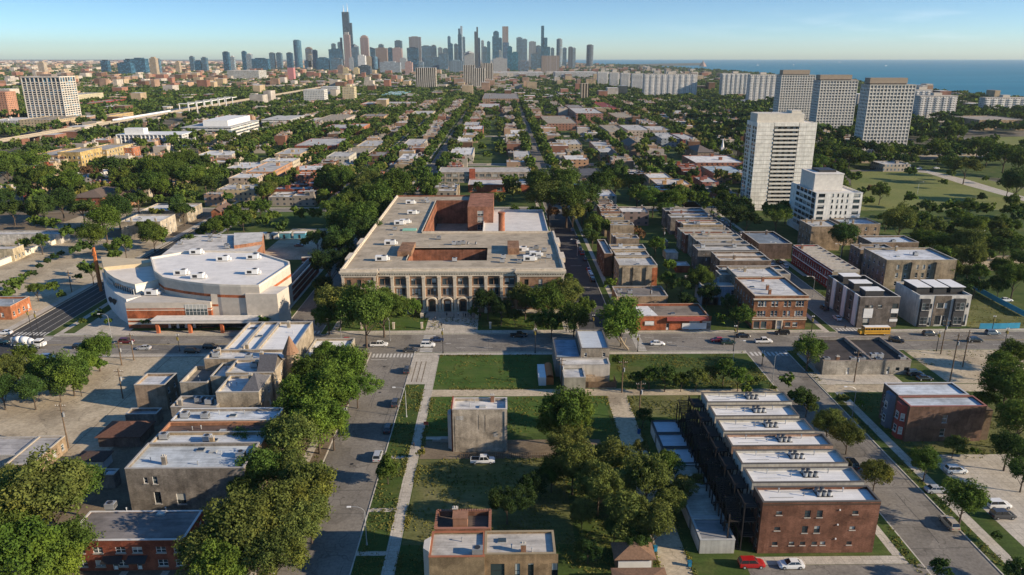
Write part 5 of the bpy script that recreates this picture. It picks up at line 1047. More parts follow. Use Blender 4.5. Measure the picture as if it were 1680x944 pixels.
# elevated railway with its glazed station
el = thing('elevated_railway',-518,1100,'long tan elevated railway viaduct with white station canopy frames','railway viaduct'); land('the elevated railway', -518, 1000)
b = MB(); b.box(-523,-513,760,2300,6.6,7.6); b.build('deck', M['tint'], el, (0.33,0.29,0.23)); b = MB(); b.box(-523.4,-523.1,760,2300,7.6,8.8); b.box(-512.9,-512.6,760,2300,7.6,8.8); b.build('parapet', M['tint'], el, (0.40,0.34,0.25))
for i in range(60): y=770+i*22; b = MB(); b.box(-522,-521,y-0.6,y+0.6,0,6.6); b.box(-515,-514,y-0.6,y+0.6,0,6.6); b.box(-522.8,-513.2,y-0.8,y+0.8,5.6,6.59); b.build('pier', M['concrete'], el)
b = MB(); b.box(-521,-515,1010,1190,8.8,9.1); b.box(-521,-520.7,1010,1190,7.6,10.6); b.build('platform', M['white'], el)
for i in range(7):
    y=1235+i*34; b = MB(); b.box(-526,-525,y,y+1.5,0.2,17); b.box(-511,-510,y,y+1.5,0.2,17); b.box(-526,-510,y,y+1.5,17,18.4); b.box(-511,-510,y+1.5,y+24,16.2,17.4); b.build('station_frame', M['white'], el)
b = MB(); b.box(-540,-526.2,1150,1300,0,9); b.build('station_hall', M['f_curtain'], el, (0.08,0.10,0.12))
# ================================================================ rows east of the school
def rtone(c):
    v=sum(c)/3
    return 'white-roofed' if v>0.6 else 'pale-roofed' if v>0.42 else 'grey-roofed' if v>0.2 else 'dark-roofed'
def rowlist(items, group, base, h, seed, x1f=None):
    for i,it in enumerate(items):
        yb,yf,xl,xr,wall,roof = it[:6]; hh = it[6] if len(it)>6 else h
        r = RP(xl,xr,yf,yb,hh); r = (r[0],x1f,r[2],r[3]) if x1f else r
        n = max(1,int(round((r[3]-r[2])/7.2))); rnd = random.Random(seed*7+i); q = (r[3]-r[2])/n
        for k in range(n):
            f_ = rnd.uniform(0.82,1.15); g_r = rnd.uniform(0.8,1.2); wl2 = wall if k % 2 == 0 else rnd.choice((wall,BROWN,GREYB,(0.30,0.13,0.09),TAN)); dx_ = rnd.uniform(0,3.2) if x1f else rnd.uniform(-0.6,1.0)
            simple_bld('brick_rowhouse',None,'rowhouse',(r[0]+dx_,r[1]+(rnd.uniform(-0.5,0) if x1f else rnd.uniform(-1.5,0.3)),r[2]+k*q,r[2]+(k+1)*q-0.06),hh+rnd.uniform(-0.5,0.6),tuple(v*f_ for v in wl2),tuple(min(0.74,v*g_r) for v in roof),rnd.choice((0,0,2)) if k == 0 else 0,2,2,nb=3,seed=seed+i*9+k,group=group,queue=rtone(roof)+' '+base.split('-roofed ')[1] if '-roofed ' in base else base)
def tone_(c): return 'dark' if sum(c)/3 < 0.15 else 'light'

land('the rowhouses east of the school street', 60, 300)
x0,x1,y0,y1 = RP(1016,1079,435.6,421,10)
e_ = simple_bld('brick_rowhouse','end rowhouse with blank tan pilastered wall facing south','rowhouse',(x0,x1,y0,y1),10,(0.40,0.32,0.215),RLIGHT,0,4,3,nb=6,seed=31,group='rowhouses east of the school street')
for k in (0.18,0.46,0.80): b = MB(); b.box(x0+(x1-x0)*k-1.5,x0+(x1-x0)*k+1.5,y0-0.5,y0-0.004,0.1,9.2); b.build('pilaster', M['brick'], e_, (0.44,0.36,0.25))
b = MB(); b.box(x1-2.2,x1-0.05,y0-0.52,y0-0.006,0.1,9.0); b.build('orange_corner', M['brick'], e_, (0.46,0.16,0.07))
rowlist([(403,418.5,1007,1067,TAN,RLIGHT),(382,393,1011,1048,(0.38,0.29,0.2),RLIGHT,10.5),(362,370.5,1001,1040,(0.36,0.28,0.19),RLIGHT,10),(350,358,992,1026,TAN,RWHITE,10),(337,348,987,1020,(0.36,0.2,0.13),RWHITE,10),(328,336,983,1010,BROWN,RLIGHT,10)],'rowhouses east of the school street','pale-roofed tan rowhouse',10,40)
r=RP(1000,1012,418,394,10); simple_bld('brick_rowhouse','narrow brown rowhouse wall section facing the shaded street','rowhouse',(r[0]-2,r[0]+1.5,r[2]+1,r[3]),10.2,BROWN,RLIGHT,0,5,2,nb=0,group='rowhouses east of the school street')
for k in range(5): simple_bld('garage',None,'garage',(76+0.1*k,82,262+k*22,269+k*22),3.2,[TAN,GREYB,RED,WHT,GREYB][k],[RLIGHT,RGREY,RWHITE,RLIGHT,RDARK][k],nb=0,par=0.2,group='garages behind the rowhouses',queue='small flat-roofed garage')
rowlist([(343,358,1098,1142,(0.30,0.26,0.22),(0.45,0.48,0.5),9,2),(360,369,1112,1150,TAN,RWHITE,9.5),(374,402,1140,1178,(0.42,0.37,0.30),(0.44,0.41,0.36),9.5,2),(403,412,1136,1205,(0.16,0.15,0.14),RLIGHT,9.5,3),(414,429,1172,1226,(0.22,0.16,0.12),(0.50,0.45,0.38),9.5,2),(438,452,1180,1250,(0.36,0.33,0.28),(0.50,0.46,0.40),9.5,3)],'rowhouses west of the parked-car street','flat-roofed rowhouse with patched roof',9.5,60,111.9)
land('the parked-car street', 121, 320)
simple_bld('brick_building','blue-walled rear extension beside the patched rowhouses','house',(RP(1110,1172,468,440,7)[0]+9,91,262,272),7.5,(0.36,0.46,0.55),RLIGHT,2,3,2,nb=2,seed=71,wm='render')
near('brick_building','tan brick flats with a pale roof behind the brown corner block','apartment block',(1222,1300,466,458),11.2,(0.36,0.30,0.22),(0.62,0.6,0.56),0,3,3,3,seed=72,y0=262.5,y1=276)
# long red rowhouse facing west
x0,x1,y0,y1 = RP(1366,1400,444,402,8.6); x1=x0+11
rr = thing('brick_rowhouse',(x0+x1)/2,(y0+y1)/2,'long deep-red brick rowhouse with white-trimmed bays and pale stepped roofs','rowhouse'); occupy(x0,x1,y0,y1); land('the long deep-red rowhouse', x0, (y0+y1)/2)
n=9; L_=y1-y0; wops=[]
for i in range(n):
    u=L_*(i+0.5)/n
    for z in (1.3,5.0): wops += [(u-2.2,u-1.1,z,z+1.9,'w'),(u+0.2,u+1.2,z,z+1.9,'w')]
shell(rr,x0,x1,y0,y1,8.6,(0.30,0.04,0.035),(0.48,0.45,0.40),{'W':wops},0.5,'brick','roof',(0.42,0.38,0.33))
for i in range(n): yy=y0+L_*i/n; b = MB(); b.box(x0+0.5,x1-0.4,yy-0.18,yy+0.18,8.0,9.1); b.build('party_wall', M['coping'], rr)
for i in range(n): yy=y0+L_*(i+0.5)/n; b = MB(); b.box(x0-0.14,x0-0.01,yy-2.7,yy+1.9,4.1,4.5); b.box(x0-0.2,x0-0.012,yy-2.8,yy+2.3,7.7,8.0); b.build('trim_band', M['white'], rr)
b = MB(); b.box(x0+0.01,x1-0.01,y0-0.12,y0-0.005,0.1,8.5); b.build('end_wall', M['brick'], rr, (0.38,0.32,0.23)); auto_bits(rr,x0,x1,y0,y1,8.1,12,random.Random(8),('pipe','skylight','chimney'))
# tan apartment block
x0,x1,y0,y1 = RP(1455,1571,427,407,12.4); L_=x1-x0; ops=[]
for z in (1.6,5.1,8.6):
    for q,w in ((0.17,1.1),(0.27,1.1),(0.29,1.0),(0.44,1.6),(0.54,1.1),(0.62,1.1)): ops.append((L_*q-w/2,L_*q+w/2,z,z+1.9,'w'))
ops=[o for o in ops if True]; ops=[o for i,o in enumerate(ops) if i%6!=1]
ta = simple_bld('apartment_block','three-storey tan brick apartment block with pale blue roof and white windows','apartment block',(x0,x1,y0,y1),12.4,(0.36,0.29,0.20),(0.60,0.62,0.64),nb=0,ops={'S':ops,'W':grid_ops(y1-y0,5,3,1.1,1.8,1.5,3.6)},coping=(0.45,0.40,0.32)); land('the three-storey tan apartment block', (x0+x1)/2, y0)
bits(ta,[('chimney',x0+L_*0.45,y1-2),('pipe',x0+5,y0+8),('skylight',x0+L_*0.3,y0+8),('pipe',x0+L_*0.55,y0+12),('ac',x0+L_*0.6,y0+10)],11.7,TAN)
for q in (0.35,0.7): b = MB(); b.box(x0+L_*q,x0+L_*q+1.8,y0-0.9,y0-0.004,0.1,11.6); b.build('projecting_bay', M['brick'], ta, (0.36,0.29,0.20))
near('apartment_block','flats with pale blue roof just beyond the three-storey tan block','apartment block',(1430,1508,398,387),11.5,(0.27,0.2,0.14),(0.48,0.53,0.58),0,3,3,4,seed=74)
near('apartment_block','flats with blotched grey roof between the tan block and blue-roofed flats','apartment block',(1412,1470,410,401),11.0,(0.3,0.23,0.16),(0.32,0.29,0.26),0,3,3,4,seed=75)
near('apartment_block','tan flats with chimney and white roof beside the white mid-rise','apartment block',(1332,1382,372,361),12,(0.36,0.27,0.18),RLIGHT,0,4,3,4,seed=76)
near('apartment_block','flats with light blue roof east of the white mid-rise','apartment block',(1384,1445,368,358),11,(0.4,0.3,0.2),(0.45,0.52,0.58),4,0,3,3,seed=77)
near('brick_building','shaded low blue-grey roofed house west of the deep-red rowhouse','house',(1245,1300,400,380),7.5,(0.14,0.1,0.08),(0.20,0.24,0.28),0,4,2,3,seed=78)
# white mid-rise
def midrise():
    h=0; Y0=P(1344,392)[1]; X0,Z=PY(1340,317,Y0); X1,_=PY(1416,317,Y0); D=34
    t=thing('mid_rise',(X0+X1)/2,Y0+D/2,'white seven-storey mid-rise with balconies and blank rooftop box','apartment building'); occupy(X0,X1,Y0,Y0+D); land('the white mid-rise', X0, Y0)
    L_=X1-X0; ops=[]; fh=Z/8
    for k in range(1,8):
        z=k*fh+0.9
        for q,w in ((0.12,3.4),(0.36,0.9),(0.47,0.9),(0.57,0.9),(0.68,0.9),(0.88,3.4)): ops.append((L_*q-w/2,L_*q+w/2,z,z+1.7,'n'))
    W_=[]
    for k in range(1,8):
        for q in (0.3,0.45,0.6,0.75,0.9): W_.append((D*q-2.2,D*q+2.2,k*fh+0.5,k*fh+2.8,'n'))
    shell(t,X0,X1,Y0,Y0+D,Z,(0.80,0.77,0.69),(0.62,0.6,0.55),{'S':ops,'W':W_},0.6,'render','roofclean',(0.7,0.68,0.62),frame='darkmetal')
    for k in range(1,8): b=MB(); b.box(X0-1.3,X0-0.02,Y0+2.0,Y0+D*0.72,k*fh+0.2,k*fh+0.4); b.box(X0-1.35,X0-1.25,Y0+2.0,Y0+D*0.72,k*fh+0.4,k*fh+1.35); b.build('balcony', M['white'], t)
    b=MB(); b.box(X0+2,X0+17,Y0+9,Y0+27,Z-0.5,Z+8.0); b.box(X0+1.8,X0+17.2,Y0+8.8,Y0+27.2,Z+8.0,Z+8.5); b.build('penthouse', M['tint'], t, (0.66,0.62,0.55)); b=MB(); b.box(X0+6,X0+15,Y0+14,Y0+24,Z+8.5,Z+9.6); b.build('louvre_unit', M['darkmetal'], t)
midrise()
def slab():
    Y0=P(1243,345)[1]; X0,Z=PY(1243,201.5,Y0); X1,_=PY(1341,201.5,Y0); D=19
    t=thing('apartment_tower',(X0+X1)/2,Y0+D/2,'tall cream apartment tower with a dark column of balconies, right of centre','tower'); occupy(X0,X1,Y0,Y0+D); land('the cream balcony tower', X0, Y0)
    L_=X1-X0; fh=(Z-1)/21; a,b2=X0+L_*0.295,X0+L_*0.70; b=MB()
    wallface(b,X0,Y0,1,0,a-X0,0,Z,[]); wallface(b,b2,Y0,1,0,X1-b2,0,Z,[]); wallface(b,X1,Y0,0,1,D,0,Z,[]); wallface(b,X1,Y0+D,-1,0,L_,0,Z,[])
    wo_=[]; 
    for k in range(20):
        z=k*fh+1.8
        for q in (0.12,0.32,0.68,0.88): wo_.append((D*q-1.5,D*q+1.5,z,z+1.7,'n'))
    wallface(b,X0,Y0+D,0,-1,D,0,Z,wo_); b.poly([(X0,Y0,Z-0.5),(X1,Y0,Z-0.5),(X1,Y0+D,Z-0.5),(X0,Y0+D,Z-0.5)])
    b.box(a-0.3,a,Y0,Y0+2,0,Z); b.box(b2,b2+0.3,Y0,Y0+2,0,Z); b.box(a,b2,Y0+0.0,Y0+2,Z-2.2,Z)
    b.build('wall', M['render'], t, (0.80,0.76,0.67)); place_windows(t,'W',X0,X1,Y0,Y0+D,wo_,'darkmetal')
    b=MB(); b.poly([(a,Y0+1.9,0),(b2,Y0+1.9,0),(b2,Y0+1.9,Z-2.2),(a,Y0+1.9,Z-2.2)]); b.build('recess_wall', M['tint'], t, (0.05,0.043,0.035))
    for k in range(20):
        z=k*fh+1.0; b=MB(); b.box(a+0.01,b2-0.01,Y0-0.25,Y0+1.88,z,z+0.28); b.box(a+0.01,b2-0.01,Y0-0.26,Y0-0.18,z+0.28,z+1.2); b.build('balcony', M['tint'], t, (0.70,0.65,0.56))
        for j in range(4): x=a+(b2-a)*(j+0.5)/4; put('window', winmesh(1.7,1.9,'d2','white'), t, (x-t.location.x,Y0+1.85-t.location.y,z+1.35), 0)
    r=MB()
    for k in range(21):
        z=k*fh+0.8; r.box(X0+0.2,a-0.4,Y0-0.05,Y0-0.002,z,z+0.22); r.box(b2+0.4,X1-0.2,Y0-0.05,Y0-0.002,z,z+0.22)
    r.build('floor_band', M['tint'], t, (0.40,0.35,0.27))
    b=MB(); b.box(X0+1,X0+L_*0.82,Y0+4,Y0+D-2,Z-0.5,Z+5); b.box(X0+L_*0.62,X0+L_*0.78,Y0+6,Y0+D-4,Z+5,Z+6.6); b.build('penthouse', M['tint'], t, (0.60,0.55,0.46))
    for q in (0.3,0.66,0.72): b=MB(); b.frustum((X0+L_*q,Y0+9,Z+5),(X0+L_*q,Y0+9,Z+9),0.15,0.08,5); b.build('antenna', M['darkmetal'], t)
slab()
# lake-side towers with gridded fronts
def gridtower(lbl, xw, xl, xr, yt, yb, px0, px1, pyt, D):
    Y0=P(xl,yb)[1]; X0,Z=PY(xl,yt,Y0); X1,_=PY(xr,yt,Y0)
    t=thing('apartment_tower',(X0+X1)/2,Y0+D/2,lbl,'tower','grey gridded lakeside towers'); occupy(X0,X1,Y0,Y0+D); land('the farthest gridded tower' if 'westernmost' in lbl else 'the middle gridded tower' if 'middle' in lbl else 'the nearest gridded tower', X0, Y0)
    b=MB(); b.box(X0+0.4,X1-0.4,Y0+0.4,Y0+D-0.4,0,Z-0.3); b.build('glazed_wall', M['f_small'], t, (0.26,0.25,0.23)); b=MB(); n=max(10,int((X1-X0)/3.4)); fl=int(Z/3.1)
    for i in range(n+1): x=X0+(X1-X0)*i/n; b.box(x-0.3,x+0.3,Y0-0.15,Y0+0.39,0,Z)
    for i in range(7): y=Y0+D*i/6; b.box(X0-0.15,X0+0.39,y-0.4,y+0.4,0,Z)
    b.build('mullion', M['tint'], t, (0.70,0.67,0.60)); b=MB()
    for k in range(fl+1): z=Z*k/fl; b.box(X0,X1,Y0,Y0+0.385,z-0.85,z+0.35) if k else None; b.box(X0,X0+0.385,Y0,Y0+D,z-0.85,z+0.35) if k else None
    b.build('spandrel', M['tint'], t, (0.60,0.57,0.51)); b=MB(); xa,za=PY(px0,pyt,Y0+D*0.3); xb,_=PY(px1,pyt,Y0+D*0.3); b.box(xa,xb,Y0+D*0.25,Y0+D*0.8,Z-0.3,Z+1.2,1); b.box(xa-0.5,xb+0.5,Y0+D*0.22,Y0+D*0.83,Z+1.2,za); b.build('penthouse', [M['tint'],M['darkmetal']], t, (0.30,0.24,0.18))
    b=MB(); b.box(X0-0.2,X1+0.2,Y0-0.2,Y0+D,Z-0.29,Z+0.3); b.build('roof', M['tint'], t, (0.38,0.35,0.30))
gridtower('westernmost and farthest of the three grey gridded towers by the lake',1273,1283,1338,123.5,208,1285,1328,115,20)
gridtower('middle one of the three grey gridded towers by the lake',1333,1347,1408,132.5,224,1346,1397,123,20)
gridtower('nearest and easternmost of the three grey gridded towers by the lake',1410,1428,1503,139.5,251,1428,1488,128,18)
# long balcony slabs near the lake
def slabs(lbl, xl, xr, yt, yb, D=16, c=(0.56,0.54,0.50), stripes=8, grp='pale slab apartment buildings by the lake'):
    Y0=P(xl,yb)[1]; X0,Z=PY(xl,yt,Y0); X1,_=PY(xr,yt,Y0); t=thing('apartment_slab',(X0+X1)/2,Y0+D/2,lbl,'apartment building',grp); occupy(X0,X1,Y0,Y0+D)
    b=MB(); b.box(X0,X1,Y0,Y0+D,0,Z); b.build('wall', M['f_small'], t, c); fl=int(Z/3.0); b=MB(); n=stripes
    for i in range(n):
        a=X0+(X1-X0)*(i+0.15)/n; e=a+(X1-X0)/n*0.5
        for k in range(1,fl): b.box(a,e,Y0-1.4,Y0-0.01,Z*k/fl,Z*k/fl+1.1)
    b.build('balcony_stack', M['white'], t, None); b=MB(); b.box(X0-0.3,X1+0.3,Y0-0.4,Y0+D+0.3,Z,Z+0.7); b.box((X0+X1)/2-6,(X0+X1)/2+6,Y0+4,Y0+D-3,Z+0.7,Z+4.5); b.build('roof', M['tint'], t, (0.5,0.45,0.38))
for i,a in enumerate(((981,998,118,143),(1001,1016,119,146),(1019,1034,120,149),(1037,1056,121,151),(1057,1145,122,162,16,(0.55,0.53,0.5),9),(1185,1231,121,163,16,(0.5,0.49,0.46),6),(1231,1276,123,171,16,(0.5,0.48,0.44),5),(1503,1530,148,196,16,(0.5,0.48,0.45),3),(1510,1572,158,200,16,(0.52,0.49,0.45),5),(1617,1690,161,188,16,(0.52,0.5,0.46),6))):
    slabs(['first pale slab tower west of the long lakeside slab row','second narrow pale slab tower of the lakeside row','third narrow pale slab tower of the lakeside row','fourth pale slab tower, touching the widest slab','widest pale balcony slab in the lakeside row','pale balcony slab just left of the gridded towers','pale balcony slab partly behind the farthest gridded tower','pale slab peeking out beside the nearest gridded tower','low wide white balcony slab before the lake, right of the gridded towers','white balcony slab at the right edge before the lake'][i],*a)
near('school_building','tan school with dark windows under the slab at the right edge','school',(1607,1690,197,190),13,(0.44,0.32,0.2),(0.38,0.33,0.27),14,3,3,2,seed=80)
# ================================================================ mid-distance buildings, read one by one
GR='flat-roofed houses and flats beyond the school'
MID=[(307,310,429,511,8,RED,RWHITE,'long red brick hall with white roof beyond the curved hall'),(271,279,479,535,11,(0.42,0.17,0.09),RWHITE,'orange brick three-storey block with small square windows'),
(266,282,402,447,10,(0.44,0.24,0.13),RLIGHT,None),(259,265,427,480,10.5,(0.46,0.40,0.30),RWHITE,None),(243,253,450,492,10,(0.40,0.30,0.18),RLIGHT,None),(249,257,535,572,11,(0.46,0.43,0.36),RLIGHT,'pale grey blank-walled block standing alone left of centre'),
(227,239,483,550,8,RED,RLIGHT,None),(204,211,528,568,11,RED,RLIGHT,'broad red brick school-like block beyond the pale blank-walled block'),(203,208,568,597,10,ORANGE,RLIGHT,None),(230,240,584,620,9,TAN,RLIGHT,None),(242,251,563,605,9,(0.45,0.38,0.28),RTAN,None),(249,256,603,630,9.5,BROWN,RGREY,None),
(228,238,660,692,9,(0.42,0.38,0.33),RLIGHT,None),(252,262,652,677,9,(0.28,0.28,0.28),RWHITE,None),(242,254,737,775,8,(0.42,0.38,0.33),RWHITE,None),(226,236,747,771,8,WHT,RWHITE,None),(206,212,760,792,8,(0.3,0.13,0.08),RWHITE,None),
(213,219,838,864,9,CREAM,RWHITE,None),(247,258,843,872,8,TAN,RLIGHT,None),(229,237,916,955,8,TAN,RLIGHT,None),(244,250,931,958,8,TAN,RTAN,None),(254,262,928,966,8,(0.42,0.25,0.15),RWHITE,None),(276,288,940,990,8,(0.10,0.10,0.10),(0.12,0.12,0.13),'dark grey low building with black roof among trees'),(311,322,960,1012,9,(0.42,0.34,0.25),(0.55,0.58,0.62),'building with broad blue-white roof north of the tan rowhouses'),
(293,303,1078,1135,9,(0.46,0.28,0.13),(0.62,0.56,0.5),'orange-tan two-storey block with pale roof beside the shade trees'),(284,292,1065,1103,9,(0.40,0.30,0.20),RWHITE,None),(255,267,1141,1222,9,(0.26,0.11,0.07),(0.72,0.7,0.66),'large church hall with folded white roof west of the cream tower'),(272,284,1171,1225,8,(0.36,0.22,0.14),(0.36,0.44,0.48),None),(290,299,1152,1180,8,(0.26,0.10,0.08),RLIGHT,None),
(205,217,1000,1030,10,(0.42,0.33,0.25),RTAN,None),(205,214,1030,1068,10,(0.40,0.33,0.27),RLIGHT,None),(207,214,1069,1102,10,(0.38,0.30,0.24),RLIGHT,None),(240,250,985,1012,8,TAN,RLIGHT,None),(232,240,975,1008,8,(0.28,0.18,0.13),RLIGHT,None),(218,227,1085,1118,9,(0.30,0.34,0.38),RLIGHT,None),(219,229,1120,1146,9,RED,RLIGHT,None),
(340,348,1020,1065,8,(0.20,0.15,0.13),RWHITE,None),(193,199,500,560,10,(0.36,0.3,0.22),RLIGHT,None),(187,191,591,630,11,(0.4,0.27,0.15),RGREY,None),(188,197,517,562,11,(0.42,0.36,0.30),RTAN,None),(182,188,672,707,10,CREAM,RLIGHT,None),(167,171,591,610,12,(0.4,0.2,0.13),RLIGHT,None),(167,170,617,680,11,(0.4,0.28,0.2),RLIGHT,None),(150,155,626,660,11,(0.15,0.38,0.38),(0.4,0.55,0.55),'teal-walled low school block in the distance'),
(153,162,791,852,14,(0.33,0.21,0.13),RGREY,'wide four-storey brown and tan school block in the middle distance'),(170,176,784,820,9,(0.35,0.12,0.09),RLIGHT,None),(172,181,938,965,12,RED,RGREY,None),(155,159,876,940,9,TAN,RLIGHT,None),(177,186,945,990,14,(0.30,0.15,0.11),RLIGHT,'dark red stepped block of flats before the lakeside slabs'),(190,203,895,948,9,(0.30,0.15,0.10),RTAN,'low hall with blue mural wall in the middle distance'),
(150,155,918,945,10,(0.34,0.1,0.07),RLIGHT,None),(168,178,992,1015,10,(0.42,0.1,0.07),(0.24,0.06,0.05),None),(185,193,1012,1045,9,(0.38,0.24,0.15),RTAN,None),(247,255,320,376,9,(0.44,0.38,0.3),RWHITE,None),(302,311,355,425,8,(0.45,0.36,0.22),RLIGHT,'low cream building by the lawn and parked cars'),(281,292,375,420,9,(0.40,0.32,0.25),RWHITE,None),(266,276,370,428,9,(0.4,0.34,0.28),RWHITE,None),
(297,303,0,30,9,(0.25,0.05,0.04),RGREY,None),(290,300,30,62,9,(0.36,0.26,0.18),RGREY,None),(286,292,100,160,6,(0.4,0.38,0.36),RLIGHT,None),(278,284,125,165,6,(0.6,0.58,0.55),RWHITE,None),(190,197,30,90,12,(0.44,0.35,0.22),RTAN,None),(193,198,-20,30,10,(0.5,0.47,0.42),RWHITE,None),
(152,157,77,112,20,(0.50,0.45,0.3),RLIGHT,None),(163,170,120,145,10,(0.28,0.05,0.05),RTAN,None),(184,190,160,178,10,(0.45,0.32,0.15),RTAN,None),(148,152,110,120,8,RED,RLIGHT,None),(149,153,160,196,9,ORANGE,RLIGHT,None),(200,207,760,786,8,TAN,RLIGHT,None),(204,209,1478,1530,6,(0.4,0.33,0.27),RTAN,None),(264,270,1450,1495,6,(0.4,0.34,0.27),RLIGHT,None),(249,255,1415,1432,7,(0.42,0.33,0.24),RLIGHT,None),(254,262,1345,1375,8,(0.3,0.11,0.08),RLIGHT,None),(163,167,1128,1300,6,(0.46,0.42,0.38),RLIGHT,None),(170,174,1155,1240,6,(0.44,0.40,0.36),RLIGHT,None),(181,186,1110,1150,6,(0.44,0.40,0.36),RLIGHT,None),(186,191,1185,1235,6,(0.44,0.40,0.36),RTAN,None)]
def tone(c):
    r,g,b = c
    if max(c)<0.16: return 'dark'
    if r>0.5 and b>0.4: return 'white'
    if r>g*2.2: return 'red brick'
    if r>g*1.55: return 'orange-brown'
    if b>r: return 'blue-grey'
    if r-b<0.1: return 'grey'
    return 'tan'
def rtone(c):
    v=sum(c)/3
    return 'white-roofed' if v>0.6 else 'pale-roofed' if v>0.42 else 'grey-roofed' if v>0.2 else 'dark-roofed'
def far_bld(r, h, wall, roof, label, name='apartment_house', cat='house', group=GR, fl=None, seed=0):
    x0,x1,y0,y1=r; occupy(*r); rnd=random.Random(seed); t=thing(name,(x0+x1)/2,(y0+y1)/2,label,cat,group); b=MB()
    for a,bb,c,d in ((x0,x1,y0,y1),): b.box(a,bb,c,d,0,h)
    del b.f[1]; del b.m[1]
    ww=0.3; b.poly([(x0+ww,y0+ww,h-0.6),(x0+ww,y1-ww,h-0.6),(x0+ww,y1-ww,h),(x0+ww,y0+ww,h)]); b.poly([(x0+ww,y1-ww,h-0.6),(x1-ww,y1-ww,h-0.6),(x1-ww,y1-ww,h),(x0+ww,y1-ww,h)]); b.poly([(x1-ww,y1-ww,h-0.6),(x1-ww,y0+ww,h-0.6),(x1-ww,y0+ww,h),(x1-ww,y1-ww,h)])
    for q in ((x0,x1,y0,y0+ww),(x0,x1,y1-ww,y1),(x0,x0+ww,y0+ww,y1-ww),(x1-ww,x1,y0+ww,y1-ww)): b.poly([(q[0],q[2],h),(q[1],q[2],h),(q[1],q[3],h),(q[0],q[3],h)])
    b.build('wall', M['f_small' if rnd.random()<0.75 else 'f_punched'], t, wall)
    b=MB(); b.poly([(x0+ww,y0+ww,h-0.5),(x1-ww,y0+ww,h-0.5),(x1-ww,y1-ww,h-0.5),(x0+ww,y1-ww,h-0.5)]); b.build('roof', M['roof'], t, roof)
    if x1-x0>5 and y1-y0>5: auto_bits(t,x0,x1,y0,y1,h-0.5,2 if x1-x0<20 else 4,rnd,('chimney','hatch','ac','skylight'),wall)
    if not label: LABELQ.append((t,rtone(roof)+' '+tone(wall)+' '+cat,t.location.x,t.location.y))
    return t
for i,(yb,yf,xl,xr,h,w,rf,lb) in enumerate(MID):
    r=RP(xl,xr,yf,yb,h)
    if r[3]-r[2] < 8: r=(r[0],r[1],r[2],r[2]+8)
    far_bld(r,h,w,rf,lb,'apartment_house','house' if not lb else 'building',GR,seed=i)
land('the pale blank-walled block',*P(553,272)); land('the orange brick three-storey block',*P(507,305)); land('the long red brick hall',*P(470,335)); land('the orange-tan two-storey block',*P(1107,318)); land('the folded-roof church hall',*P(1180,290)); land('the wide four-storey school block',*P(820,180)); land('the dark red stepped flats',*P(967,210))
# two-storey school behind the big one
def midschool():
    t=thing('school_building',25,560,'long low school of two parallel wings with grey roof and red chimney stack','school'); x0,x1,y0,y1=RP(719,872,283,275,8); occupy(x0,x1,y0-10,y1); land('the long two-wing low school', (x0+x1)/2, y0); L_=x1-x0
    shell(t,x0,x1,y0,y1,8.2,(0.40,0.34,0.27),(0.45,0.42,0.37),{'S':[(i*L_/14+0.8,(i+1)*L_/14-0.5,z,z+2.1,'grid') for i in range(14) for z in (1.0,4.6)]},0.3,'brick','roof',(0.6,0.56,0.5),frame='white')
    b=MB(); x=P(773,290,8)[0]; b.box(x-2.2,x+2.2,y0-1.2,y0-0.01,0,10.8); b.build('chimney', M['brick'], t, (0.42,0.12,0.07))
    x0,x1,y0,y1=RP(768,873,303,294,5.5)
    shell(t,x0,x1,y0,y1,5.5,(0.42,0.13,0.07),(0.55,0.53,0.5),{'S':[(3,6,1,3.4,'grid'),(20,24,1,3.4,'grid')]},0.4,'brick','roof',(0.6,0.56,0.5)); occupy(x0,x1,y0,y1)
midschool()
# steeple
x,y=P(1184,257); t=thing('church_steeple',x,y,'slender white church steeple beside the folded-roof hall','steeple'); b=MB(); b.box(x-1.4,x+1.4,y-1.4,y+1.4,0,9); b.build('tower', M['white'], t); b=MB(); b.frustum((x,y,9),(x,y,17),1.5,0.05,8); b.build('spire', M['white'], t)
for (a,lb,c) in (((1030,1057,240,232,9),'gabled pale house amid the far rowhouses','x'),((1008,1021,262,252,7),'small orange gable-ended house beside the far rowhouses','y'),((1145,1172,250,240,8),'brown hip-roofed church by the white steeple','p')):
    r=RP(a[0],a[1],a[2],a[3],a[4]); small_house('gabled_house',lb,'house',(r[0],r[1],r[2],max(r[3],r[2]+12)),a[4],4,(0.42,0.17,0.09) if 'orange' in lb else (0.36,0.27,0.2),(0.16,0.13,0.11),'pyr' if c=='p' else 'gable',2,0,fl=2,axis='y')
# blue mural on the low hall
x0,x1,y0,y1=RP(895,948,203,190,9)
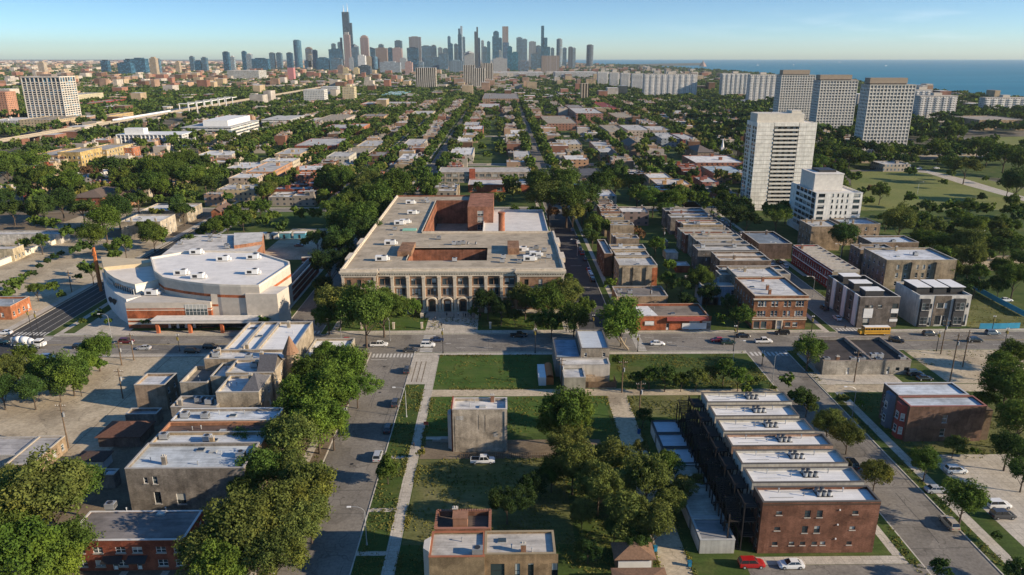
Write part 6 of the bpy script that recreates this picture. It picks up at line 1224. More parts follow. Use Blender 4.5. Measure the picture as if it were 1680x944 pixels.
# procedural rows along the remaining streets
def hit(x0,x1,y0,y1,m=2.0):
    for a in BLD+ROADS:
        if x0<a[1]+m and x1>a[0]-m and y0<a[3]+m and y1>a[2]-m: return True
    return False
rw=random.Random(21); cand=[]
for y0b,y1b in ((452,640),(650,880),(890,1180),(1195,1560)):
    for xa,xb in [(-420,-345),(-335,-262)]+xs+[(216,290),(300,380)]:
        for side in (0,1):
            y=y0b+6
            while y<y1b-12:
                n=rw.randint(1,4); w=rw.uniform(6.6,9.0); dp=rw.uniform(11,17); hh=rw.choice((5.5,8.0,9.0,10.5)); wl_=rw.choice((TAN,BROWN,RED,RED,(0.32,0.12,0.08),GREYB,ORANGE,(0.30,0.2,0.14),(0.42,0.36,0.28),(0.36,0.26,0.18)))
                if rw.random()<0.74:
                    for k in range(n):
                        dk_=dp+rw.uniform(-1.6,1.6); x0=(xa+8) if side==0 else (xb-8-dk_); yy=y+k*(w+0.3)
                        if yy+w>y1b-4: break
                        if not hit(x0,x0+dk_,yy,yy+w,1.0): cand.append((x0,x0+dk_,yy,yy+w,hh+rw.uniform(-1.1,1.1),wl_ if rw.random()<0.6 else rw.choice((RED,TAN,BROWN,GREYB,(0.33,0.13,0.085))),rw.choice(((0.78,0.76,0.73),(0.74,0.72,0.69),RWHITE,RWHITE,(0.60,0.57,0.53),RLIGHT,RGREY))))
                y+=n*(w+0.3)+rw.uniform(4,14)
def visible(x,y):
    r=x*math.cos(YW)-y*math.sin(YW); f=x*math.sin(YW)+y*math.cos(YW); dep=f*math.cos(PT)+CH*math.sin(PT)
    return dep>0 and abs(F*r/dep)<880
cand=[c for c in cand if not (c[0]>205 and c[2]<640)]
cand=[c for c in cand if visible((c[0]+c[1])/2,c[2])]
cand.sort(key=lambda c:c[2]); NIND=88
for i,c in enumerate(cand):
    if i<NIND: far_bld(c[:4],c[4],c[5],c[6],None,'rowhouse','house','rowhouses along the northern streets',seed=i+500)
    else: occupy(*c[:4])
REST=cand[NIND:]
# ================================================================ far city as one mass
fc=MB(); rf=random.Random(5); WALLC=[TAN,(0.30,0.20,0.14),(0.26,0.13,0.09),(0.42,0.38,0.33),(0.46,0.41,0.34),BROWN,(0.40,0.27,0.18)]; ROOFC=[RWHITE,RLIGHT,RTAN,RGREY,(0.42,0.33,0.26)]
fm=[]
def flatm(name,c,key):
    m,t,b=mat(name,c,0.9,0.1); t.links.new(mixc(t,1.0,c,ramp(t,noise(t,0.05,4,0.7),[(0.3,grey(0.6)),(0.7,grey(1.25))]),'MULTIPLY'),b.inputs['Base Color']); return m
for i,c in enumerate(WALLC): fm.append(flatm('far_wall',c,i))
for i,c in enumerate(ROOFC): fm.append(flatm('far_roof',c,i))
NW=len(WALLC)
for c in REST: fc.box(c[0]+2,c[0]+3,c[2]+1,c[2]+2.2,c[4],c[4]+1.6,rf.randrange(NW)); fc.box(c[1]-4.5,c[1]-2,c[3]-3,c[3]-1,c[4],c[4]+1.9,rf.randrange(NW),NW+rf.randrange(5)); fc.box(c[0],c[1],c[2],c[3],0,c[4],rf.randrange(NW),NW+rf.randrange(5))
LAKEP=[P(1760,172), P(1660,163), P(1560,153), P(1440,138), P(1280,124), P(1150,114), P(1060,109), P(985,106)]
def lakeside(x,y):
    # east of the shore line
    for (ax,ay),(bx,by) in zip(LAKEP[:-1],LAKEP[1:]):
        if ay<=y<by: return x>ax+(bx-ax)*(y-ay)/(by-ay)-40
    return x>1300 if y>LAKEP[-1][1] else False
def wooded(x,y):
    if x>290 and y<2600: return True
    if -520<x<-170 and 640<y<1500: return True
    if x>120 and 1150<y<2700: return True
    if x<-110 and y<2150: return True
    if 1560<y<1900: return True
    return False
y=1195.0; nb_=0
while y<17000:
    st=max(16,y*0.0125); xw=y*0.78
    x=-xw
    while x<xw:
        w=rf.uniform(8,22)*(1+y/7000); d=rf.uniform(10,22)*(1+y/4200); x+=w+rf.uniform(4,24)*(1+y/6000)
        if x-w<-2000 and y<1500: pass
        if lakeside(x,y) or x>1150: continue
        p=0.62 if not wooded(x,y) else 0.10
        if y>8000: p=0.45
        if rf.random()>p or -545<x<-485 or (y<1560 and hit(x-w,x,y,y+d,3)): continue
        h=rf.uniform(6,12) if rf.random()<0.86 else rf.uniform(14,30)
        wi=rf.randrange(NW); fc.box(x-w,x,y+rf.uniform(0,st*0.4),y+rf.uniform(0.4,0.6)*st+d,0,h,wi,NW+rf.randrange(5)); nb_+=1
    y+=st
# blocks left of the rows in the mid distance
y=650.0
while y<1195:
    x=-900
    while x<-530:
        w=rf.uniform(12,32); x+=w+rf.uniform(8,40)
        if rf.random()<0.5: fc.box(x-w,x,y,y+rf.uniform(12,22),0,rf.uniform(5,10),rf.randrange(NW),NW+rf.randrange(5))
    y+=38
o=fc.build('distant_buildings',fm); tag(o,'mass of low brick and pale-roofed city buildings stretching to the horizon','buildings',kind='stuff')
print('far boxes',nb_)
# ================================================================ skyline
BL=(0.015,0.07,0.12); DKB=(0.008,0.025,0.05); GRY=(0.13,0.16,0.18); LG=(0.34,0.36,0.36); PINK=(0.40,0.26,0.22); BRN=(0.24,0.17,0.13); TL=(0.01,0.13,0.18); YEL=(0.52,0.42,0.22); DG=(0.09,0.10,0.11)
def A(z0,z1,yt,D,c,st='c',m='f_curtain',lb=None): return (440+z0/5.553,440+z1/5.553,yt/5.553,D,c,st,m,lb)
def B(z0,z1,yt,D,c,st='c',m='f_curtain',lb=None): return (720+z0/5.553,720+z1/5.553,yt/5.553,D,c,st,m,lb)
def Cc(z0,z1,yt,D,c,st='c',m='f_curtain',lb=None): return (z0/3.,z1/3.,yt/3.,D,c,st,m,lb)
SK=[A(5,50,485,5400,GRY),A(68,115,485,5400,GRY),A(163,212,485,5300,DKB),A(218,290,370,5800,(0.06,0.16,0.22),'round',lb='rounded blue glass tower standing apart at the left of the skyline'),A(333,392,430,5700,BRN,'crown'),A(400,440,460,5600,GRY),A(360,395,500,5000,TAN),A(548,672,450,5500,BL,'c',lb='broad dark blue block at the foot of the tallest tower'),A(572,608,402,6200,GRY),A(630,668,388,6200,GRY),
A(748,815,400,5900,(0.16,0.19,0.21),'pyr'),A(833,905,322,6000,PINK,'crown','f_vert','pink-tan tower with stepped crown right of the tallest tower'),A(815,880,508,4700,(0.6,0.6,0.58),'c','f_punched'),A(888,938,520,4800,TAN,'c','f_punched'),A(942,990,520,4800,(0.12,0.2,0.27),'round'),A(925,970,430,5900,DKB,'slant'),A(975,1080,440,5700,BRN,'c','f_punched'),A(1003,1048,408,6300,GRY),A(1085,1135,440,6000,DKB),A(1130,1215,440,5600,(0.36,0.26,0.23),'c','f_punched'),A(1150,1215,373,6300,DG),
A(1280,1388,338,6300,(0.30,0.28,0.27),'c','f_vert','wide grey tower with vertical stripes left of centre skyline'),A(1262,1365,437,5400,DKB,'c',lb='wide dark blue block before the striped grey tower'),A(1395,1480,420,6200,(0.14,0.2,0.24)),A(1480,1530,410,6200,DG,'crown'),A(1545,1585,437,6300,LG),A(1590,1640,445,6300,GRY),A(1015,1200,570,4100,(0.36,0.40,0.42),'c','f_strip','broad pale gridded office block low before the skyline'),A(820,928,603,3600,(0.05,0.07,0.08),'c','f_strip'),A(680,725,625,3500,YEL,'c','f_punched'),A(776,822,625,3500,YEL,'c','f_punched'),A(630,680,600,3700,BRN,'c','f_punched'),A(1245,1310,570,3900,PINK,'c','f_punched'),A(1370,1412,565,4000,LG),A(1200,1260,535,4500,LG,'c','f_punched'),A(1310,1370,545,4500,DKB),A(440,545,530,5000,BL),A(735,772,530,4700,LG,'c','f_punched'),A(1415,1560,520,5300,GRY),A(1560,1640,510,5500,(0.3,0.3,0.3)),
B(78,105,335,6500,(0.08,0.17,0.24)),B(80,125,400,6000,BL),B(137,172,405,6100,DG),B(215,238,340,6500,GRY),B(172,206,315,5700,DKB,'c',lb='dark lower tower before the white curved glass tower'),B(355,375,350,6100,GRY),B(385,410,372,6300,(0.45,0.44,0.42)),B(398,438,430,5600,(0.14,0.19,0.21)),B(438,468,382,5800,(0.05,0.16,0.19)),B(545,575,350,5700,BL),B(625,668,428,4700,TL,'c',lb='deep teal glass tower low in the middle of the skyline'),B(665,722,480,4700,(0.01,0.15,0.19)),B(707,762,345,6100,(0.17,0.21,0.24)),B(760,805,360,6000,(0.20,0.24,0.26)),B(822,885,382,6200,(0.3,0.32,0.33),'c','f_vert'),B(885,930,420,6400,GRY),B(1020,1052,440,6400,GRY),B(1075,1128,358,6300,(0.26,0.24,0.21),'round'),B(1130,1165,440,6000,GRY),B(1182,1222,432,5800,DG,'c','f_vert','one of two narrow dark towers at the right end of the skyline'),B(1222,1248,440,5900,LG),B(1350,1412,412,6600,(0.06,0.07,0.08),'round','f_strip','lone dark tower standing apart before the lake'),
B(495,622,535,4300,(0.38,0.37,0.35),'c','f_punched'),B(92,222,557,4200,(0.22,0.30,0.35),'c','f_vert'),B(230,320,465,5200,(0.35,0.35,0.33),'pyr','f_punched'),B(0,80,490,5100,GRY),B(530,575,465,5500,(0.5,0.5,0.48)),B(840,930,490,5300,GRY),B(725,820,560,4600,(0.22,0.2,0.2)),
Cc(183,212,308,3600,(0.42,0.34,0.24),'c','f_punched'),Cc(492,525,300,4200,DKB),Cc(575,640,312,3900,BL),Cc(607,638,295,4300,DKB),Cc(643,710,290,4100,(0.03,0.09,0.14),'c',lb='dark blue square block left of the tan block, far left skyline'),Cc(733,763,287,3300,(0.38,0.30,0.2),'c','f_punched','plain tan block among low roofs in the left distance'),Cc(765,780,293,3700,GRY),Cc(862,880,305,4200,TAN,'c','f_punched'),Cc(930,950,280,4800,GRY),Cc(988,1013,285,4500,GRY),Cc(955,985,302,4500,BL),Cc(1093,1120,258,4600,DKB,'c',lb='slim dark blue tower left of the main skyline'),Cc(1131,1150,280,4400,(0.5,0.5,0.47)),Cc(1187,1207,255,5000,BL),Cc(1209,1235,268,4900,(0.5,0.49,0.46)),Cc(1237,1318,290,4900,BL),
Cc(1497,1530,300,5000,DKB),Cc(1555,1620,300,5100,BL),Cc(1628,1680,290,5000,GRY)]
def sky_tower(a, i):
    xl,xr,yt,D,c,st,m,lb=a; X0,Z=PY(xl,yt,D); X1,_=PY(xr,yt,D); w=X1-X0; d=max(25,min(45,w)); cx=(X0+X1)/2
    t=thing('skyscraper',cx,D,lb,'skyscraper','distant downtown skyline'); b=MB()
    body=Z*(0.93 if st in('crown','slant') else 0.88 if st=='pyr' else 1.0)
    if st=='round':
        n=14; b.prism([(cx+math.cos(2*math.pi*k/n)*w/2*1.02,D+d/2+math.sin(2*math.pi*k/n)*d/2) for k in range(n)],0,Z)
    else: b.box(X0,X1,D,D+d,0,body)
    wl=b.build('facade',M[m],t,c); b=MB()
    if st=='crown': b.box(X0+w*0.12,X1-w*0.12,D+3,D+d-3,body,Z*0.975); b.box(X0+w*0.3,X1-w*0.3,D+8,D+d-8,Z*0.975,Z); 
    elif st=='pyr': b.frustum((cx,D+d/2,body),(cx,D+d/2,Z),w*0.62,0.5,4)
    elif st=='slant': b.prism([(X0,D),(X1,D),(X1,D+d),(X0,D+d)],body,[Z,body+0.5,body+0.5,Z])
    else: b.box(X0+w*0.2,X1-w*0.25,D+5,D+d-5,Z,Z+5)
    b.build('crown',M['tint'],t,tuple(v*0.8 for v in c))
    if not lb: LABELQ.append((t,{'c':'plain','crown':'crowned','pyr':'pyramid-topped','slant':'slant-topped','round':'rounded'}[st]+' '+tone3(c)+' tower',cx,D))
def tone3(c):
    v=sum(c)/3
    if c[2]>c[0]*1.5: return 'dark blue' if v<0.1 else 'blue glass'
    if c[0]>c[2]*1.35: return 'tan' if v>0.25 else 'brown'
    return 'dark' if v<0.15 else 'grey' if v<0.4 else 'white'
for i,a in enumerate(SK): sky_tower(a,i)
def multi(name,label,parts,D,cat='skyscraper'):
    t=thing(name,PY((parts[0][0]+parts[0][1])/2,100,D)[0],D,label,cat,'distant downtown skyline')
    for k,(xl,xr,yt,c,m,dd) in enumerate(parts):
        X0,Z=PY(xl,yt,D+dd); X1,_=PY(xr,yt,D+dd); b=MB(); b.box(X0,X1,D+dd,D+dd+max(25,(X1-X0)*0.8),0,Z); b.build('tower_tier',M[m],t,c)
    return t
DW=6000; t=multi('skyscraper','tallest near-black tower with stepped tiers and two white antennas',[(560.3,571,19.8,(0.012,0.035,0.06),'f_strip',0),(571,576.6,37.8,(0.012,0.035,0.06),'f_strip',6),(557.5,560.3,62,(0.012,0.035,0.06),'f_strip',10)],DW)
land('the tallest black tower',PY(565,90,DW)[0],DW)
for px,yt in ((562.8,8.5),(569,5)): X,Z=PY(px,yt,DW+30); X_,Z0=PY(px,20.5,DW+30); b=MB(); b.frustum((X,DW+30,Z0-3),(X,DW+30,Z0+(Z-Z0)*0.5),4,3,8); b.frustum((X,DW+30,Z0+(Z-Z0)*0.5),(X,DW+30,Z),2,0.8,8); b.build('antenna',M['white'],t)
t=multi('skyscraper','pinkish tower with bright white crown before the tallest tower',[(563,573,57,(0.40,0.27,0.23),'f_vert',0),(565,571,53,(0.6,0.55,0.5),'f_vert',4)],5500)
t=multi('skyscraper','blue tower with brilliant white curved top near skyline centre',[(751.5,755,47,BL,'f_curtain',0),(755.1,758.5,43,(0.75,0.78,0.8),'f_curtain',0)],6000); land('the white-topped blue tower',PY(755,90,6000)[0],6000)
t=multi('skyscraper','slim pair of joined dark towers, one taller, in the centre skyline',[(778,781.4,52,(0.07,0.08,0.09),'f_vert',0),(781.5,784,44.5,(0.08,0.09,0.1),'f_vert',0)],5300)
t=thing('skyscraper',PY(815,90,5400)[0],5400,'blue glass tower with domed top beside the tall tan slab','skyscraper','distant downtown skyline'); X0,Z=PY(807.5,60,5400); X1,Zt=PY(818.5,53,5400); b=MB(); b.box(X0,X1,5400,5440,0,Z); b.build('facade',M['f_curtain'],t,(0.03,0.10,0.15)); b=MB(); b.prism([(X0+(X1-X0)*0.15,5402),(X1,5402),(X1,5436),(X0+(X1-X0)*0.15,5436)],Z,Zt); b.frustum(((X0+X1)/2+4,5419,Zt-1),((X0+X1)/2+4,5419,Zt+9),(X1-X0)*0.38,(X1-X0)*0.2,12); b.build('domed_top',M['f_curtain'],t,(0.03,0.09,0.13))
multi('skyscraper','tall slender tan slab tower with blue lower tower before it',[(824,834,43.5,(0.42,0.32,0.26),'f_vert',40),(825,835,70,(0.08,0.12,0.2),'f_curtain',0)],6000); land('the tall tan slab tower',PY(829,90,6000)[0],6000)
multi('skyscraper','stepped deep teal tower rising in three tiers right of centre',[(888,892.8,42.5,(0.012,0.07,0.10),'f_curtain',6),(892.8,898.2,62,(0.012,0.07,0.10),'f_curtain',3),(888,902.8,77,(0.012,0.08,0.11),'f_curtain',0)],5200); land('the stepped teal tower',PY(893,90,5200)[0],5200)
multi('hotel_tower','wide tan hotel block with dark edge low before the skyline',[(889,918,91.5,(0.42,0.33,0.26),'f_vert',0)],3900,'tower')
multi('apartment_tower','black and white vertically striped tower block standing alone in trees',[(681.5,714,111.5,(0.60,0.55,0.47),'f_bigvert',0)],2100,'tower'); land('the striped tower block alone in trees',PY(697,140,2100)[0],2100)
multi('apartment_tower','rear left black and white striped tower of three',[(759.7,779,107,(0.6,0.55,0.47),'f_bigvert',0)],2450,'tower'); multi('apartment_tower','front black and white striped tower of three',[(774,796,112,(0.62,0.57,0.49),'f_bigvert',0)],2200,'tower'); multi('apartment_tower','rear right black and white striped tower of three',[(790,809,104,(0.6,0.55,0.47),'f_bigvert',0)],2500,'tower'); land('the three striped towers',PY(785,140,2300)[0],2300)
multi('apartment_tower','small cream and brown tower block before the lakeside slab row',[(954.5,967,137.5,(0.46,0.38,0.28),'f_bigvert',0)],1550,'tower')
multi('apartment_tower','cream tower with pointed top in the trees left of centre',[(561,580.5,143,(0.50,0.42,0.26),'f_punched',0),(567,574,139,(0.5,0.42,0.26),'f_punched',5)],1500,'tower')
multi('apartment_slab','white horizontal balcony block among trees left of centre',[(497,531,147.5,(0.52,0.51,0.47),'f_punched',0)],1450,'apartment building'); multi('apartment_slab','farther white balcony block among trees left of centre',[(526,553,142.5,(0.52,0.51,0.47),'f_punched',0)],1700,'apartment building')
multi('convention_hall','long low white-roofed exhibition hall left of the tan hotel',[(809,892,119,(0.58,0.55,0.5),'f_strip',0)],3300,'hall'); multi('convention_hall','long low white exhibition hall with dark openings right of the tan hotel',[(911,980,118.5,(0.56,0.54,0.5),'f_strip',0)],3250,'hall'); multi('warehouse','wide white low building in the left distance',[(372,424,116,(0.55,0.52,0.45),'f_strip',0)],3000,'warehouse'); multi('warehouse','pink-red hoarding building left of centre distance',[(471,481,111.5,(0.45,0.19,0.19),'tint',0)],2900,'building')
multi('apartment_tower','tall orange brick block cut by the left edge of the picture',[(-22,8,151,(0.42,0.22,0.14),'f_small',0)],1150,'tower')
# breakwater spit and boats on the lake
sp=[P(x,y) for x,y in ((985,106.5),(1060,105.2),(1150,103.6),(1160,104.4),(1150,107.6),(1080,109),(1050,110))]
sheet('land', [(a,b) for a,b in sp], 0.6, 'cityland')
for i,(px,py,s,lb) in enumerate(((1243,107.6,14,'white boat out on the lake above the pale slabs'),(1377,102.5,26,'largest white boat near the lake horizon'),(1302,107,8,'small boat on the lake above the gridded towers'),(1453,108.5,12,'faint small boat on the lake above the nearest gridded tower'))):
    x,y=P(px,py); t=thing('boat',x,y,lb,'boat','boats far out on the lake',z=0.4); b=MB(); b.prism([(-s,-3),(s*0.7,-3),(s*1.2,0),(s*0.7,3),(-s,3)],0,3); b.local('hull',M['white'],t); b=MB(); b.box(-s*0.3,s*0.3,-2,2,3,7+s*0.1); b.local('cabin',M['white'],t); b=MB(); b.frustum((0,0,7),(0,0,10+s*0.6),0.6,0.2,5); b.local('mast',M['metal'],t)
x,y=P(1153,109.5); t=thing('harbour_tower',x,y,'dark harbour structure at the end of the lake spit','tower'); b=MB(); b.frustum((x,y,0),(x,y,40),40,14,8); b.build('base',M['tint'],t,(0.3,0.2,0.16)); b=MB(); b.frustum((x,y,40),(x,y,60),6,3,8); b.build('mast',M['tint'],t,(0.3,0.2,0.16))
# ================================================================ trees
def folmat(name, trans=0.22):
    m=bpy.data.materials.new(name); m.use_nodes=True; t=m.node_tree; t.nodes.clear(); o=N(t,'ShaderNodeOutputMaterial'); d=N(t,'ShaderNodeBsdfDiffuse'); tr=N(t,'ShaderNodeBsdfTranslucent'); mxs=N(t,'ShaderNodeMixShader'); mxs.inputs[0].default_value=trans
    oc=N(t,'ShaderNodeTexCoord').outputs['Object']; col=N(t,'ShaderNodeObjectInfo').outputs['Color']
    c=mixc(t,1.0,col,ramp(t,noise(t,0.42,4,0.65,oc),[(0.28,(0.62,0.74,0.7)),(0.5,(1,1,1)),(0.74,(1.6,1.32,0.9))]),'MULTIPLY')
    c=mixc(t,1.0,c,ramp(t,noise(t,2.6,2,0.6,oc),[(0.3,grey(0.6)),(0.7,grey(1.45))]),'MULTIPLY')
    t.links.new(c,d.inputs[0]); t.links.new(c,tr.inputs[0]); t.links.new(d.outputs[0],mxs.inputs[1]); t.links.new(tr.outputs[0],mxs.inputs[2]); t.links.new(mxs.outputs[0],o.inputs[0]); return m
M['leaf']=folmat('foliage'); M['bark']=simple('bark',(0.10,0.075,0.055),0.95,var=0.4,scale=3)
def crown_arrays(seed, nleaf, ls, nc=40, shape='round'):
    """leaf quads on many small clumps spread through the crown; unit: radius 1, centre at 0"""
    g=np.random.default_rng(seed); lob=g.normal(size=(6,3)); lob/=np.linalg.norm(lob,axis=1)[:,None]; la=g.uniform(-0.42,0.42,6)
    d=g.normal(size=(nc,3)); d/=np.linalg.norm(d,axis=1)[:,None]; d[:,2]=np.where(d[:,2]<-0.35,-d[:,2]*0.6,d[:,2]); d/=np.linalg.norm(d,axis=1)[:,None]
    k=(np.maximum(0,d@lob.T)**3)@la; rad=g.uniform(0.35,0.95,nc)*(1+k); sc_={'round':(1,1,0.86),'tall':(0.72,0.72,1.25),'flat':(1.12,1.12,0.62),'cone':(0.8,0.8,1.2)}[shape]
    c=d*rad[:,None]*np.array(sc_); cr=g.uniform(0.09,0.30,nc)
    if shape=='cone': q=(c[:,2]+1.2)/2.4; c[:,:2]*=np.clip(1.25-q,0.15,1.2)[:,None]; cr*=np.clip(1.3-q,0.45,1)
    w=cr**2; idx=g.choice(nc,nleaf,p=w/w.sum()); dd=g.normal(size=(nleaf,3)); dd/=np.linalg.norm(dd,axis=1)[:,None]; dd[:,2]=np.where(g.random(nleaf)<0.35,np.abs(dd[:,2]),dd[:,2])
    p=c[idx]+dd*(cr[idx]*g.uniform(0.6,1.12,nleaf))[:,None]; out=g.random(nleaf)<0.07; p[out]*=g.uniform(1.02,1.18,(out.sum(),1))
    n=dd*0.55+g.normal(size=(nleaf,3))*0.5+np.array([0,0,0.25]); n/=np.linalg.norm(n,axis=1)[:,None]
    a=np.cross(n,g.normal(size=(nleaf,3))); a/=np.linalg.norm(a,axis=1)[:,None]+1e-9; b=np.cross(n,a); s=(ls*g.uniform(0.55,1.35,nleaf))[:,None]
    v=np.stack([p-a*s,p-b*s*0.6,p+a*s,p+b*s*0.6],1).reshape(-1,3); return v
def quads_mesh(name,v,m):
    me=bpy.data.meshes.new(name); n=len(v)//4; me.vertices.add(len(v)); me.vertices.foreach_set('co',v.astype(np.float32).ravel()); me.loops.add(n*4); me.loops.foreach_set('vertex_index',np.arange(n*4,dtype=np.int32)); me.polygons.add(n); me.polygons.foreach_set('loop_start',np.arange(0,n*4,4,dtype=np.int32)); me.polygons.foreach_set('loop_total',np.full(n,4,np.int32)); me.materials.append(m); me.update(); me.validate(); return me
CR={}
for lod,(nl,ls,nc) in {'n':(17000,0.040,130),'m':(5200,0.064,64),'f':(1300,0.115,30)}.items():
    for sh,ns in (('round',4),('tall',2),('flat',2),('cone',1)):
        CR[lod,sh]=[quads_mesh('crown',crown_arrays(17*i+len(sh)*31+nl%13,int(nl*(0.72 if i%2 else 1)),ls,int(nc*(0.55 if i%2 else 1)),sh),M['leaf']) for i in range(ns)]
def trunk_mesh(seed, nlimb=7):
    g=random.Random(seed); b=MB(); b.frustum((0,0,0),(0.01,0.01,0.62),0.050,0.030,8,cap=False); b.frustum((0.01,0.01,0.62),(0.0,0.02,1.25),0.030,0.010,6,cap=False)
    for i in range(nlimb):
        a=2*math.pi*i/nlimb+g.uniform(-0.4,0.4); z0=0.38+0.08*i%0.5; l=g.uniform(0.35,0.6); p1=(math.cos(a)*l*0.5,math.sin(a)*l*0.5,z0+l*0.55); b.frustum((0,0,z0),p1,0.022,0.014,5,cap=False); b.frustum(p1,(math.cos(a)*l,math.sin(a)*l,z0+l),0.014,0.005,4,cap=False)
    return b.mesh('trunk',M['bark'])
TR=[trunk_mesh(i) for i in range(3)]
TREES=[]   # x, y, height, radius, colour key, shape
TC={'d':(0.056,0.094,0.026),'g':(0.084,0.128,0.027),'b':(0.098,0.158,0.028),'o':(0.112,0.136,0.036),'y':(0.155,0.155,0.044),'r':(0.125,0.080,0.045),'k':(0.034,0.060,0.020)}
TW={'d':'dark green','g':'mid green','b':'bright green','o':'olive','y':'yellow-green','r':'reddish brown','k':'very dark'}
def T(px,py,r,c='g',sh='round',hf=2.15):
    x,y=P(px,py,6); s=pxm(y); R_=r/s; h=max(2.5,min(24,R_*hf)); zc=h-R_*(0.86 if sh!='tall' else 1.2); x,y=P(px,py,max(1,zc)); TREES.append((x,y,h,R_,c,sh))
